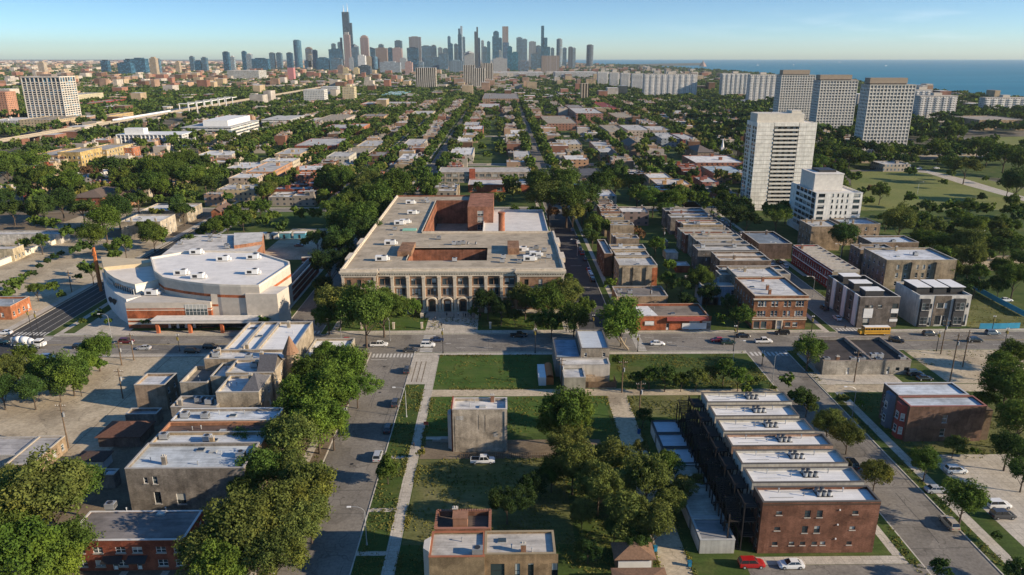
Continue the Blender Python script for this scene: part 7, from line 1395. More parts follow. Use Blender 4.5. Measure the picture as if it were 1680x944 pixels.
HAND='''78 812 66 o;28 838 55 g;40 905 62 b;110 895 48 g;8 790 30 o;120 800 40 g;0 890 50 g;85 930 45 b;400 868 62 o;338 905 48 o;452 838 52 o;500 800 48 o;432 768 44 g;395 735 34 g;468 722 50 o;520 690 46 b;548 640 46 b;500 650 42 b;560 598 38 b;512 612 36 g;535 585 26 b;372 930 50 b;450 918 46 o;508 848 40 o;545 700 34 b;470 770 40 o;420 905 40 g;480 880 44 o;395 800 34 o;575 610 30 b;585 640 26 b;540 655 36 b;478 680 34 g;
158 576 28 b;115 612 32 g;76 612 30 g;26 612 30 o;40 585 20 g;52 640 28 d;140 598 24 b;2 640 28 d;95 635 22 d;12 598 20 o;60 595 16 b;130 630 18 g;165 600 14 b;
635 765 27 g cone;925 680 44 g;948 672 26 o;905 700 26 g;940 762 44 o;1002 755 40 o;982 800 42 o;1062 785 46 o;1072 858 42 o;1030 838 44 o;955 848 26 y tall;905 778 28 g;832 828 30 k flat;690 746 9 y tall;1118 800 26 y;1092 762 30 g;1050 738 18 y;930 730 30 o;1100 822 30 o;1045 890 26 d;1008 870 24 d;875 800 28 k;965 905 20 k;1142 790 16 y;
1055 683 17 d;1047 622 15 g;1066 617 20 g;1092 618 22 d;1118 625 16 g;1143 620 19 o;1168 612 15 o;1188 608 22 g;1212 620 20 b;1234 628 14 o;1225 640 12 g;1020 533 40 b tall;1010 545 14 g;1012 590 12 g;
1327 574 30 g;1325 660 22 d;1292 626 13 g;1358 697 28 o;1392 716 27 o;1437 778 30 o;1268 637 7 g cone;1300 650 12 g;1318 652 16 d;1384 654 12 o;1410 662 9 b;1520 760 27 g;1582 820 40 g;1566 730 20 o;1540 932 20 d;1668 938 22 d;1636 880 11 d;1652 636 42 g;1674 690 42 g;1640 596 26 g;1655 735 34 d;1680 780 26 d;1620 660 20 g;1668 580 24 g;1600 742 9 g;1578 742 9 g;1490 700 10 d;1498 745 9 d;
556 498 34 o;598 514 44 g;628 508 36 g;538 520 24 g;530 486 20 o;678 505 17 b tall;580 480 26 o;660 516 14 g;800 496 24 k;822 508 22 k;862 490 28 o;898 498 32 g;926 486 30 o;942 520 30 g;880 528 18 g;962 506 18 g;905 530 22 g;845 520 16 d;778 512 9 g;940 468 12 o;935 455 9 b;432 528 12 b;240 528 9 d;135 528 8 o;162 518 10 d;178 527 8 g;
556 398 30 d;586 362 34 g;612 328 30 g;642 308 34 g;604 300 22 o;550 345 24 g;578 336 26 g;600 384 28 d;562 372 26 g;540 438 30 k;528 470 22 k;548 402 24 k;520 392 18 d;560 296 24 g;540 288 20 g;490 352 14 g;446 356 14 g;462 374 14 d;426 342 18 g;655 298 20 g;692 290 20 g;702 306 18 g;520 352 14 g;610 350 22 g;575 420 16 k;500 398 10 d;625 345 20 g;590 315 22 o;530 300 20 g;
880 300 24 g;900 330 30 o;930 332 30 d;962 322 26 d;925 298 26 g;872 346 10 b cone;885 346 12 b cone;905 350 14 r;940 352 18 o;955 345 18 g;846 345 9 g;985 300 24 g;1010 300 22 o;1035 302 20 g;1010 285 20 d;1045 320 20 g;1072 328 22 b;1098 330 22 b;1122 324 20 g;1150 328 16 b;1168 338 16 g;1090 345 16 g;
981 372 20 g;972 388 16 d;1076 402 16 b;1100 436 14 b;1146 459 24 g;1094 460 17 g;1118 470 18 d;1216 468 18 g;1160 482 20 d;1001 466 11 b;1048 386 12 r;1040 376 8 r;1130 495 16 k;1212 520 22 g;1232 510 14 d;1182 524 11 b;1196 500 16 d;1060 455 12 d;1170 462 12 k;998 520 8 g;
1385 388 25 d;1275 356 22 g;1290 345 18 g;1262 345 14 d;1445 316 16 g;1432 310 10 r;1492 326 13 g flat;1478 364 26 o;1455 360 16 d;1530 400 22 g;1585 400 28 o;1592 425 28 o;1535 375 18 o;1565 352 14 g;1597 370 22 g;1648 408 18 d;1670 300 24 d;1655 303 16 d;1492 282 11 g;1617 294 6 g;1585 275 20 o;1568 268 16 g;1542 246 18 g;1450 248 16 g;1480 249 12 g;1360 243 16 d;1395 256 16 g;1374 222 13 d;1396 226 8 d;1605 240 16 g;1622 248 18 g;1650 256 20 g;1672 266 18 g;1570 218 16 g;1400 292 13 g;1348 254 14 g;1640 440 22 g;1608 450 20 g;1665 460 26 g;1600 470 18 d;1680 430 22 d;1640 470 18 d;1545 420 18 g;1570 445 20 o;1505 372 14 g;1420 378 12 d;1410 320 12 g;1425 330 12 g;1558 380 14 d;1620 400 18 g;1610 325 10 k;1548 300 8 g;1660 330 14 g;
1200 352 22 k;1226 362 20 k;1190 328 18 g;1216 338 18 d;1180 315 16 g;1228 345 14 g;1560 285 9 g;
30 464 13 g;52 450 8 k;65 438 8 k;78 429 8 k;90 422 8 k;101 417 7 k;20 472 14 g;60 477 15 g;85 472 13 g;42 455 9 g;125 411 12 d;140 404 13 d;150 446 17 g;137 438 12 g;128 455 8 g;182 410 13 g;204 402 18 g;190 418 13 g;152 386 22 g;170 360 28 b;192 342 26 d;250 385 22 g;240 374 16 g;265 392 14 g;300 348 18 d;285 346 14 d;350 374 18 g;372 368 18 g;398 362 16 g;430 362 14 g;330 382 12 g;10 485 14 g;100 485 10 d;225 330 20 d;135 345 20 d;100 330 24 d;70 340 22 d;110 300 24 b;85 305 20 g;60 345 18 g;20 345 20 d;10 325 14 d;115 316 8 r;210 312 20 g;250 305 22 g;240 300 20 d;280 285 24 g;310 292 22 g;335 290 18 g;255 278 22 g;300 270 22 g;330 275 20 d;200 290 18 g;180 275 20 d;150 285 16 r;30 270 24 b;10 275 22 g;70 290 22 g;45 290 20 g;360 285 14 d;345 265 12 d'''
for s in HAND.replace('\n','').split(';'):
    q=s.split()
    if len(q)<3: continue
    T(float(q[0]),float(q[1]),float(q[2]),q[3] if len(q)>3 else 'g',q[4] if len(q)>4 else ('round' if (int(q[0])*7)%3 else ('flat' if int(q[0])%5==0 else 'round')))
# street trees and back yards
def clear(x,y,r):
    if -546<x<-478 and 740<y<2300: return False
    if y>380 and x>150:
        dep=y*math.cos(PT)+CH*math.sin(PT); qx=840+F*(x-0.0143*y)/dep; qy=472-F*(y*math.sin(PT)-CH*math.cos(PT))/dep
        if (qx>1390 and 281<qy<353) or (qx>1560 and 224<qy<248): return False
    for a in BLD:
        if a[0]-r*0.35<x<a[1]+r*0.35 and a[2]-r*0.35<y<a[3]+r*0.35: return False
    for a in ROADS:
        if a[0]+0.5<x<a[1]-0.5 and a[2]<y<a[3]: return False
    return True
rt_=random.Random(11); nearT=[t for t in TREES if 300<t[1]]
def addt(x,y,r,c,sh='round'):
    if not visible(x,y) or not clear(x,y,r): return
    if y<470 and any((x-a[0])**2+(y-a[1])**2<(0.6*(r+a[3]))**2 for a in nearT): return
    TREES.append((x,y,r*2.3,r,c,sh))
def rc(): return rt_.choice('ddggggobgoyg')
for sx_ in (-262,-168,-110,-62,27,115,205,300):
    w=13 if sx_==-168 else 11
    for side in (-3.5,w+3.5):
        y=455
        while y<1560:
            if rt_.random()<0.86: addt(sx_+side+rt_.uniform(-1,1),y,rt_.uniform(3.6,6.4),rc(),rt_.choice(('round','round','flat','tall')))
            y+=rt_.uniform(7.5,12.5)
for _ in range(2700): addt(rt_.uniform(-430,400),rt_.uniform(452,1560),rt_.uniform(2.4,5.8),rc())
for _ in range(480): addt(rt_.uniform(-620,-170),rt_.uniform(420,900),rt_.uniform(3.5,6.5),rt_.choice('ddggo'))
for _ in range(420):
    px=rt_.uniform(1330,1680); py=rt_.uniform(228,345); x,y=P(px,py)
    addt(x,y,rt_.uniform(4,7),rt_.choice('dgggo'))
for _ in range(60): px=rt_.uniform(1480,1680); py=rt_.uniform(355,440); addt(*P(px,py),rt_.uniform(3,5.5),rt_.choice('dgggo'))
for _ in range(50): px=rt_.uniform(0,420); py=rt_.uniform(330,420); x,y=P(px,py); addt(x,y,rt_.uniform(2.5,5),rt_.choice('dggo'))
TREES.sort(key=lambda t:-t[3]*pxm(t[1])); IND=TREES[:300]; MASS=TREES[300:]
def make_tree(x,y,h,r,c,sh,i):
    g=random.Random(i*13+5); px_=r*pxm(y); lod='n' if px_>22 else 'm' if px_>9 else 'f'; v=CR[lod,sh]; col=TC[c]; j=g.uniform(0.82,1.2); col=(col[0]*j*g.uniform(0.92,1.1),col[1]*j,col[2]*j)
    bush=h<4.2; t=thing('shrub' if bush else 'tree',x,y,None,'shrub' if bush else 'tree','trees of the neighbourhood',z=KZ)
    zc=h-r*{'round':0.86,'tall':1.2,'flat':0.66,'cone':1.15}[sh]
    if zc<r*0.62: zc=r*0.62
    cr=put('crown',g.choice(v),t,(0,0,zc),g.uniform(0,6.28),col); cr.scale=(r,r*g.uniform(0.9,1.1),r*g.uniform(0.92,1.06))
    tr=put('trunk',g.choice(TR),t,(0,0,0),g.uniform(0,6.28)); tr.scale=(zc*0.95*0.75,zc*0.95*0.75,zc*0.85)
    sz=('small' if r<3.2 else 'mid-sized' if r<5.5 else 'broad'); shp={'round':'','tall':'upright ','flat':'spreading ','cone':'pointed '}[sh]
    LABELQ.append((t,f"{sz} {TW[c]} {shp}{'shrub' if bush else 'tree'}",x,y))
for i,t_ in enumerate(IND): make_tree(*t_,i)
# the rest of the wood and street trees, too many to count
g_=np.random.default_rng(3)
def mass(name,label,trees,n,ls,cols):
    protos=[crown_arrays(100+i,n,ls,14 if n<200 else 22) for i in range(5)]; out={k:[] for k in cols}
    for i,t_ in enumerate(trees):
        x,y,h,r,c,sh=t_; v=protos[i%5]*r*np.array([1,1,0.95])*1.0; a=g_.uniform(0,6.28); ca,sa=math.cos(a),math.sin(a)
        v=np.stack([v[:,0]*ca-v[:,1]*sa+x,v[:,0]*sa+v[:,1]*ca+y,v[:,2]+max(r*0.7,h-r*0.86)],1); out[c if c in out else 'g'].append(v)
    keys=[k for k in cols if out[k]]; vs=[np.concatenate(out[k]) for k in keys]; me=quads_mesh(name,np.concatenate(vs),M['leaf_'+keys[0]])
    for k in keys[1:]: me.materials.append(M['leaf_'+k])
    mi=np.concatenate([np.full(len(v)//4,i,np.int32) for i,v in enumerate(vs)]); me.polygons.foreach_set('material_index',mi); me.update()
    o=bpy.data.objects.new(name,me); lk(o); tag(o,label,'trees',kind='stuff'); return o
for k,c in TC.items():
    m=folmat('foliage_'+k,0.15); t=m.node_tree; oi=[n for n in t.nodes if n.type=='OBJECT_INFO'][0]; rgb=N(t,'ShaderNodeRGB'); rgb.outputs[0].default_value=(*c,1)
    for l in list(oi.outputs['Color'].links): t.links.new(rgb.outputs[0],l.to_socket)
    for n_ in t.nodes:
        if n_.type=='TEX_NOISE' and n_.inputs['Scale'].default_value<1: n_.inputs['Scale'].default_value=0.08
    M['leaf_'+k]=m
far=[]; rr_=random.Random(9)
yy=1200.0
while yy<9000:
    k=1+max(0,(yy-1500)/2500); xx=-0.80*yy
    while xx<min(0.80*yy,1500):
        xx+=rr_.uniform(6,20)*k
        if lakeside(xx,yy) or (-546<xx<-478 and yy<2300) or (yy<1560 and not clear(xx,yy,4)): continue
        if rr_.random()<(0.95 if wooded(xx,yy) else 0.42 if yy<5000 else 0.28): r=rr_.uniform(4.5,7.5)*(0.7+0.3*k); far.append((xx,yy+rr_.uniform(-8,8)*k,r*1.7,r,rt_.choice('ddgggok'),'round'))
    yy+=13*k
for _ in range(900):
    x,y=P(rr_.uniform(1120,1700),rr_.uniform(166,232)); 
    if not lakeside(x,y) and clear(x,y,4): r=rr_.uniform(5,8.5); far.append((x,y,r*2,r,rr_.choice('ddggok'),'round'))
for _ in range(650):
    x,y=P(rr_.uniform(-20,700),rr_.uniform(166,232))
    if clear(x,y,4) and not(-524<x<-512): r=rr_.uniform(5,7.5); far.append((x,y,r*2,r,rr_.choice('ddggok'),'round'))
print('trees',len(TREES),'far',len(far))
mass('street_and_yard_trees','mass of street and back yard trees filling the blocks beyond the school',MASS,260,0.24,'dgboyrk')
mass('distant_woods','far wooded belts and tree-lined streets below the skyline',far,60,0.42,'dgboyrk')
# weeds and rough tufts in the near lots and verges
gw=np.random.default_rng(44); pts=[]
for (x0,x1,y0,y1,n) in ((-19.5,28,164,184,1800),(-19.5,11,190,214,500),(-27.6,-22.4,60,192,1500),(-19.5,26,100,152,5200),(35,76,189,214,2200),(35,52,165,184,700),(91.5,93.3,60,216,700),(96,150,150,186,2600),(-92,-78,196,216,250),(-150,-106,118,150,1500),(-128,-80,238,250,500),(-60,24,237,252,1200),(163,190,237,290,1500),(126.8,133,236,300,700),(-19.9,-19.0,100,184,900),(-22.9,-22.2,60,192,700),(28.2,29.2,60,184,600),(34.4,35.3,60,184,600),(-19.8,11,189.2,189.9,250),(-19.8,11,213.6,214.4,250),(185,330,60,216,5000),(75.6,77.6,60,216,900),(128,186,204,216,300),(-330,-172,60,216,5000),(-112,-104,60,150,900),(-60,-43,60,216,2500)):
    pts.append(np.stack([gw.uniform(x0,x1,n),gw.uniform(y0,y1,n)],1))
pts=np.concatenate(pts); kp=np.sin(pts[:,0]*0.41+1.3*np.sin(pts[:,1]*0.23))+np.sin(pts[:,1]*0.37+pts[:,0]*0.11)>-0.35+gw.normal(size=len(pts))*0.5; pts=pts[kp]
v_=[]
for _ in range(4):
    n=len(pts); c_=np.column_stack([pts+gw.normal(size=(n,2))*0.22,np.full(n,KZ+0.12)]); nn_=gw.normal(size=(n,3))+np.array([0,0,0.8]); nn_/=np.linalg.norm(nn_,axis=1)[:,None]; a_=np.cross(nn_,gw.normal(size=(n,3))); a_/=np.linalg.norm(a_,axis=1)[:,None]; b_=np.cross(nn_,a_); s_=gw.uniform(0.08,0.24,(n,1)); v_.append(np.stack([c_-a_*s_,c_-b_*s_*0.7,c_+a_*s_,c_+b_*s_*0.7],1).reshape(-1,3))
wd=bpy.data.objects.new('weeds',quads_mesh('weeds',np.concatenate(v_),M['leaf_y'])); lk(wd); tag(wd,'rough weeds and grass tufts scattered over lots and verges','weeds',kind='stuff')
# tar seams and patches on the roads
rs_=random.Random(15); sb=MB(); zt=0.0145
for (x0,x1,y0,y1,n,vert,zz) in ((-41.5,-28.3,60,212,26,1,0.0095),(78.3,90.7,60,212,22,1,0.0095),(-150,190,217.4,232.6,60,0,zt)):
    for _ in range(n):
        x=rs_.uniform(x0,x1); y=rs_.uniform(y0,y1); l=rs_.uniform(5,22) if rs_.random()<0.6 else 0; hor=(l==0)
        if hor: l=(x1-x0) if vert else (y1-y0); x,y=(x0,y) if vert else (x,y0)
        w=rs_.uniform(0.07,0.16); k=max(2,int(l/1.5)); along=(vert and not hor) or (not vert and hor); px_,py_=x,y
        for j in range(k):
            nx_,ny_=(px_+rs_.uniform(-0.12,0.12),py_+l/k) if along else (px_+l/k,py_+rs_.uniform(-0.12,0.12))
            if nx_>x1 or ny_>y1: break
            q=[(px_-w/2,py_,zz),(px_+w/2,py_,zz),(nx_+w/2,ny_,zz),(nx_-w/2,ny_,zz)] if along else [(px_,py_-w/2,zz),(nx_,ny_-w/2,zz),(nx_,ny_+w/2,zz),(px_,py_+w/2,zz)]
            sb.poly(q); px_,py_=nx_,ny_
sb.build('road_surface_seams',simple('tar_seam',(0.07,0.065,0.06),0.7,var=0.2))['kind']='structure'
for i,(mx_,my_) in enumerate(((-35,150),(-34.5,188),(-36,206),(84,140),(84.5,176),(60,225),(5,226),(-48,224),(103,223),(-110,226))):
    t=thing('manhole_cover',mx_,my_,None,'manhole cover','manhole covers in the roads',z=0.016); b=MB(); b.frustum((0,0,0),(0,0,0.012),0.42,0.42,16); b.local('cover',M['darkmetal'],t); LABELQ.append((t,'round dark manhole cover in the road',mx_,my_))
# fallen dead limbs beside the poplar
t=thing('fallen_limb',38,218.5,'pale dead split tree limbs leaning beside the poplar at the kerb','dead limb',z=KZ); b=MB(); p=[(-1.5,3.5,6.5),(-0.2,2.0,4.0),(1.2,0.4,1.6),(2.6,-0.6,0.1)]
for a,c in zip(p[:-1],p[1:]): b.frustum(a,c,0.28,0.32,7)
b.frustum((-0.2,2,4),(-1.8,2.4,3.6),0.2,0.08,6); b.frustum((1.2,0.4,1.6),(2.2,1.6,3.4),0.22,0.08,6); b.frustum((-2.6,3,5.2),(1.6,-0.4,0.3),0.22,0.2,6); b.local('limb',simple('dead_wood',(0.36,0.29,0.2),0.9,var=0.3,scale=2),t)
# ================================================================ vehicles
def loft(st, m=0):
    b=MB()
    for (x,zb,zt,wb,wt) in st:
        b.v+=[(x,-wb,zb),(x,-wb*1.0,zb+(zt-zb)*0.55),(x,-wt,zt),(x,wt,zt),(x,wb*1.0,zb+(zt-zb)*0.55),(x,wb,zb)]
    n=len(st)
    for i in range(n-1):
        for j in range(6): k=(j+1)%6; b.f.append((i*6+j,(i+1)*6+j,(i+1)*6+k,i*6+k)[::-1]); b.m.append(m)
    b.f.append(tuple(range(6))); b.m.append(m); b.f.append(tuple(range((n-1)*6+5,(n-1)*6-1,-1))); b.m.append(m); return b
def wheel_mesh(r=0.34,w=0.24):
    b=MB(); b.frustum((0,-w/2,0),(0,w/2,0),r,r,14,0); b.frustum((0,-w/2-0.012,0),(0,w/2+0.012,0),r*0.58,r*0.58,10,1); return b.mesh('wheel',[M['tyre'],M['metal']])
WH=wheel_mesh()
KIND={'sedan':dict(L=4.7,st=[(-2.35,0.35,0.78,0.72,0.66),(-2.2,0.25,0.95,0.86,0.78),(-1.5,0.22,1.0,0.9,0.82),(0.9,0.22,0.96,0.9,0.82),(1.9,0.22,0.84,0.88,0.78),(2.35,0.32,0.62,0.74,0.66)],cab=(-1.75,1.05,-1.15,0.25,0.96,1.42,0.80,0.60)),
'suv':dict(L=4.8,st=[(-2.4,0.4,0.95,0.8,0.76),(-2.3,0.3,1.12,0.92,0.86),(0.9,0.3,1.12,0.93,0.86),(1.9,0.3,1.02,0.92,0.82),(2.4,0.4,0.78,0.8,0.74)],cab=(-2.28,1.15,-1.95,0.45,1.1,1.72,0.85,0.68)),
'pickup':dict(L=5.7,st=[(-2.85,0.45,0.98,0.86,0.86),(-2.8,0.42,1.08,0.94,0.9),(-0.6,0.42,1.08,0.95,0.9),(1.6,0.42,1.12,0.95,0.86),(2.6,0.42,1.05,0.92,0.82),(2.85,0.5,0.82,0.84,0.78)],cab=(-0.75,1.55,-0.55,0.95,1.1,1.82,0.86,0.70))}
def make_car(kind):
    K=KIND[kind]; root=empty('parked_car' if kind!='pickup' else 'pickup_truck',0,0); loft(K['st']).local('body',M['carpaint'],root)
    x0,x1,t0,t1,z0,z1,w0,w1=K['cab']; b=MB(); b.v+=[(x0,-w0,z0-0.02),(x1,-w0,z0-0.02),(x1,w0,z0-0.02),(x0,w0,z0-0.02),(t0,-w1,z1),(t1,-w1,z1),(t1,w1,z1),(t0,w1,z1)]; b.f+=[(0,1,5,4),(1,2,6,5),(2,3,7,6),(3,0,4,7),(4,5,6,7)]; b.m+=[0]*5; b.local('glass',M['autoglass'],root)
    b=MB(); b.box(t0-0.03,t1+0.03,-w1-0.02,w1+0.02,z1,z1+0.05)
    for s in (-1,1):
        for (xa,xb) in ((x0,t0),(x1,t1),((x0+x1)/2-0.15,(t0+t1)/2)): b.frustum((xa,s*(w0+0.005),z0),(xb,s*(w1+0.005),z1+0.01),0.045,0.04,4)
    b.local('roof',M['carpaint'],root)
    if kind=='pickup': b=MB(); b.box(-2.68,-0.85,-0.76,0.76,1.083,1.09); b.local('bed_liner',M['tyre'],root)
    wx=K['L']*0.31
    for sx_ in (-wx,wx+0.05):
        for sy in (-0.84,0.84): put('wheel',WH,root,(sx_,sy,0.34))
    xf=K['st'][-1][0]; zf=K['st'][-1][2]
    for s in (-0.55,0.55): b=MB(); b.box(xf-0.12,xf+0.015,s-0.17,s+0.17,zf-0.16,zf-0.03); b.local('headlight',M['lampwhite'],root)
    xr=K['st'][0][0]; zr=K['st'][0][2]
    for s in (-0.6,0.6): b=MB(); b.box(xr-0.015,xr+0.1,s-0.13,s+0.13,zr-0.28,zr-0.1); b.local('tail_light',M['lampred'],root)
    return root
PROTO={}; COLS={'black':(0.012,0.012,0.014),'white':(0.72,0.72,0.70),'silver':(0.38,0.39,0.40),'dark grey':(0.05,0.052,0.055),'red':(0.35,0.015,0.015),'maroon':(0.10,0.012,0.018),'dark blue':(0.015,0.03,0.08),'dark green':(0.012,0.035,0.03),'grey-blue':(0.12,0.16,0.2),'beige':(0.4,0.34,0.25),'blue':(0.04,0.12,0.3)}
def car(kind,color,px,py,d='E',label=None,z=0.0,pos=None):
    x,y=pos or P(px,py); rz={'E':0,'W':math.pi,'N':math.pi/2,'S':-math.pi/2}.get(d,d)
    if kind not in PROTO: PROTO[kind]=make_car(kind); o=PROTO[kind]
    else: o=copy_tree(PROTO[kind])
    for k in ('label',):
        if k in o: del o[k]
    for ch in [o]+list(o.children):
        if ch.name.startswith(('body','roof')): ch.color=(*COLS[color],1)
    o.location=(x,y,z+0.018); o.rotation_euler=(0,0,rz); tag(o,label,{'pickup':'pickup truck','suv':'car','sedan':'car'}[kind],'cars on the streets and lots')
    if not label: LABELQ.append((o,f"{color} {'pickup' if kind=='pickup' else kind}",x,y))
    return o
for a in '''suv maroon 208 563 E|sedan silver 236 573.5 W|suv black 316 579 E|suv black 346 572 E|suv black 133 572 E|sedan white 9 549 W|sedan dark_green 2 564 E|sedan red 566 561 W|pickup white 622 568.5 E|sedan dark_grey 674 577 E|suv white 702 569 E|sedan dark_blue 717 560 E|pickup black 851 553 E|sedan white 1078 566 E|sedan red 1177 560.5 W|suv dark_green 1194 564.5 E|sedan black 1219 553.5 E|pickup white 1252 562.5 E|suv black 1283 548.5 W|sedan white 1373 524 N|suv dark_grey 1352 508 N|suv black 1470 561 -0.5|suv dark_grey 1525 550.5 E|suv black 1599 561 E|suv grey-blue 1628 549 E|suv dark_grey 1500 616 E|sedan black 1516 624 E|suv dark_grey 668 610 N|suv dark_grey 649 664 N|suv dark_grey 637 706 N|suv silver 620 752 N|sedan white 948 400 N|suv dark_grey 951 408 N|suv grey-blue 956 417 N|sedan dark_grey 960 427 N|sedan white 967 449 N|suv black 972 461 N|suv silver 970 455 N|sedan dark_grey 945 391 N|suv dark_blue 1203 386 N|sedan black 1218 400 N|suv black 1227 408.5 N|sedan silver 1243 420.5 N|sedan black 1190 379 N|sedan white 1266 437 N|suv white 1272 443.5 N|suv red 1150 360 E|suv white 1160 361 E|suv red 1232 930 E|sedan white 1297 931 W|suv black 1396 764 N|suv white 1637 833 E|suv dark_grey 1644 850 E|suv beige 1556 862 N|suv white 1567 776 E|sedan silver 1535 808 E|sedan dark_grey 491 405 E|suv black 1432 279 E|sedan white 1536 277 E|suv white 1507 278 W|sedan white 1650 495 E|sedan black 1320 655 N|sedan silver 1100 507 E|suv dark_grey 570 660 N|sedan silver 562 680 N|suv white 80 590 E|sedan red 310 322 E|sedan dark_blue 290 323 E|sedan white 372 322 E|suv silver 400 322 E|sedan silver 1500 255 E|suv white 1540 255 E|suv grey-blue 1580 254 E|sedan white 1610 255 E|sedan white 240 332 N|suv dark_grey 250 330 N'''.split('|'):
    k,c,px,py,d=a.split(); d=float(d) if d[0]=='-' else d; px=float(px); py=float(py); X_,Y_=P(px,py); onblock=any(q[0]<X_<q[1] and q[2]<Y_<q[3] for q in BLOCKS); car(k,c.replace('_',' '),px,py,d,z=KZ+0.012 if onblock else 0.0)
rp_=random.Random(77); n_=0
for sx_,a_,b_ in ((26.5,290,430),(115,300,430),(-62,455,760),(27,455,760),(115,455,760),(205,455,700),(-110,455,700)):
    w_=13 if a_<452 else 11
    for off in (1.3,w_-1.3):
        y=a_+rp_.uniform(0,8)
        while y<b_:
            if rp_.random()<0.30 and visible(sx_,y) and n_<60 and not (off<2 and a_<452): n_+=1; car(rp_.choice(('sedan','suv','suv')),rp_.choice(('white','silver','black','dark grey','dark blue','red','grey-blue')),0,0,'N',pos=(sx_+off,y))
            y+=7
car('pickup','white',792,760,'E','white pickup parked on the bare dirt beside the lone tan house',z=KZ)
# school bus
x,y=P(1432,549); x-=0; bus=thing('school_bus',x,y,'yellow school bus passing the dark-roofed workshop','bus',rz=math.pi,z=0.02)
Yb_=(0.62,0.33,0.03); b=MB(); b.box(-5.2,3.6,-1.2,1.2,0.55,2.0); b.box(3.6,5.0,-0.95,0.95,0.55,1.65); b.prism([(-5.2,-1.2),(3.6,-1.2),(3.6,1.2),(-5.2,1.2)],2.65,2.85); b.box(-5.2,-4.9,-1.2,1.2,2.0,2.65); b.local('body',M['tint'],bus,Yb_); b=MB(); b.box(-4.95,3.55,-1.17,1.17,2.0,2.65); b.local('glass',M['autoglass'],bus)
b=MB(); 
for i in range(10): xx=-4.9+i*0.93; b.box(xx,xx+0.1,-1.195,-1.171,2.0,2.65); b.box(xx,xx+0.1,1.171,1.195,2.0,2.65)
b.local('window_post',M['tint'],bus,Yb_); b=MB(); b.prism([(-5.1,-0.9),(3.5,-0.9),(3.5,0.9),(-5.1,0.9)],2.85,3.02); b.local('roof',M['white'],bus); b=MB(); b.box(-5.22,3.62,-1.22,-1.201,1.2,1.3); b.box(-5.22,3.62,1.201,1.22,1.2,1.3); b.local('stripe',M['tyre'],bus)
WH2=wheel_mesh(0.5,0.3)
for xx in (-3.4,3.2):
    for yy in (-1.0,1.0): put('wheel',WH2,bus,(xx,yy,0.5))
# concrete mixer
x,y=P(48,571); mxr=thing('concrete_mixer',x,y,'white concrete mixer truck at the left edge of the avenue','truck',z=0.02); b=MB(); b.box(-4.5,4.2,-0.5,0.5,0.8,1.15); b.box(2.4,4.5,-1.15,1.15,0.9,2.9); b.box(4.5,5.3,-0.95,0.95,0.9,1.9); b.local('cab',M['white'],mxr); b=MB(); b.box(2.7,4.55,-1.17,1.17,2.0,2.7); b.local('glass',M['autoglass'],mxr); b=MB(); b.frustum((-4.2,0,3.3),(-2.2,0,2.9),0.6,1.25,14); b.frustum((-2.2,0,2.9),(0.4,0,2.4),1.25,1.25,14); b.frustum((0.4,0,2.4),(1.9,0,2.1),1.25,0.7,14); b.local('drum',M['white'],mxr,None,True); b=MB(); b.box(-5.2,-4.3,-0.4,0.4,2.2,3.6); b.frustum((-4.8,0,2.2),(-5.6,0,1.0),0.3,0.25,8); b.local('chute',M['metal'],mxr)
for xx in (-3.4,-2.2,3.6):
    for yy in (-1.0,1.0): put('wheel',WH2,mxr,(xx,yy,0.5))
# box trailer by the corner shop
x,y=P(473,556); t=thing('delivery_van',x,y,'boxy white delivery van parked behind the corner shop roofs','van',z=0.02); b=MB(); b.box(-4.0,1.8,-1.15,1.15,0.7,3.2); b.local('box',M['white'],t); b=MB(); b.box(1.85,3.6,-1.0,1.0,0.6,2.2); b.local('cab',M['white'],t); b=MB(); b.box(2.0,3.3,-1.02,1.02,1.5,2.1); b.local('glass',M['autoglass'],t)
for xx in (-2.6,2.7):
    for yy in (-0.95,0.95): put('wheel',WH2,t,(xx,yy,0.5))
# portable sheds in the lot behind the curved hall
for i,(px,py,c) in enumerate(((449,392,WHT),(468,391,(0.08,0.25,0.32)),(493,391,(0.10,0.32,0.42)),(436,392,WHT))):
    x,y=P(px,py); t=thing('site_cabin',x,y,'',None,'small cabins in the lot behind the curved hall',z=KZ); t['category']='cabin'; b=MB(); b.box(-3,3,-1.6,1.6,0,2.9); b.local('walls',M['tint'],t,c); b=MB(); b.prism([(-3.2,-1.8),(3.2,-1.8),(3.2,1.8),(-3.2,1.8)],2.9,3.1); b.local('roof',M['white'],t); b=MB(); b.box(-0.5,0.5,-1.65,-1.601,0,2.1); b.local('door',M['darkmetal'],t); LABELQ.append((t,('white','teal','blue','plain white')[i]+' site cabin with pale roof',x,y))
# ================================================================ poles, lamps, signals, wires
def lamp(px,py,h=8.5,d=-1,lab='curved-arm street lamp'):
    x,y=P(px,py); t=thing('street_lamp',x,y,None,'street lamp','curved arm street lamps',z=KZ); b=MB(); b.frustum((0,0,0),(0,0,h-1.2),0.11,0.07,8); b.frustum((0,0,0),(0,0,0.5),0.2,0.16,8); b.local('pole',M['metal'],t)
    b=MB(); pts=[(0,0,h-1.2)]+[(d*1.9*(1-math.cos(a)),0,h-1.2+1.25*math.sin(a)) for a in (0.4,0.8,1.2,1.57)]+[(d*2.6,0,h+0.05)]; b.tube(pts,0.05,5); b.local('arm',M['metal'],t); b=MB(); b.box(min(d*2.5,d*3.3),max(d*2.5,d*3.3),-0.16,0.16,h-0.07,h+0.1); b.local('lamp_head',M['white'],t); LABELQ.append((t,lab,x,y)); return t
for a in ((667,685),(602,895),(1267,628,9,1),(1398,684),(1378,430),(1333,488),(1202,600,8,1),(1170,395,8,-1),(1272,425,8,-1),(183,555),(1450,458,8,1),(1505,318,8,1),(1636,450,8,1),(640,560),(560,560,8,1),(947,420,8,-1),(1600,405,8,1)): lamp(*a)
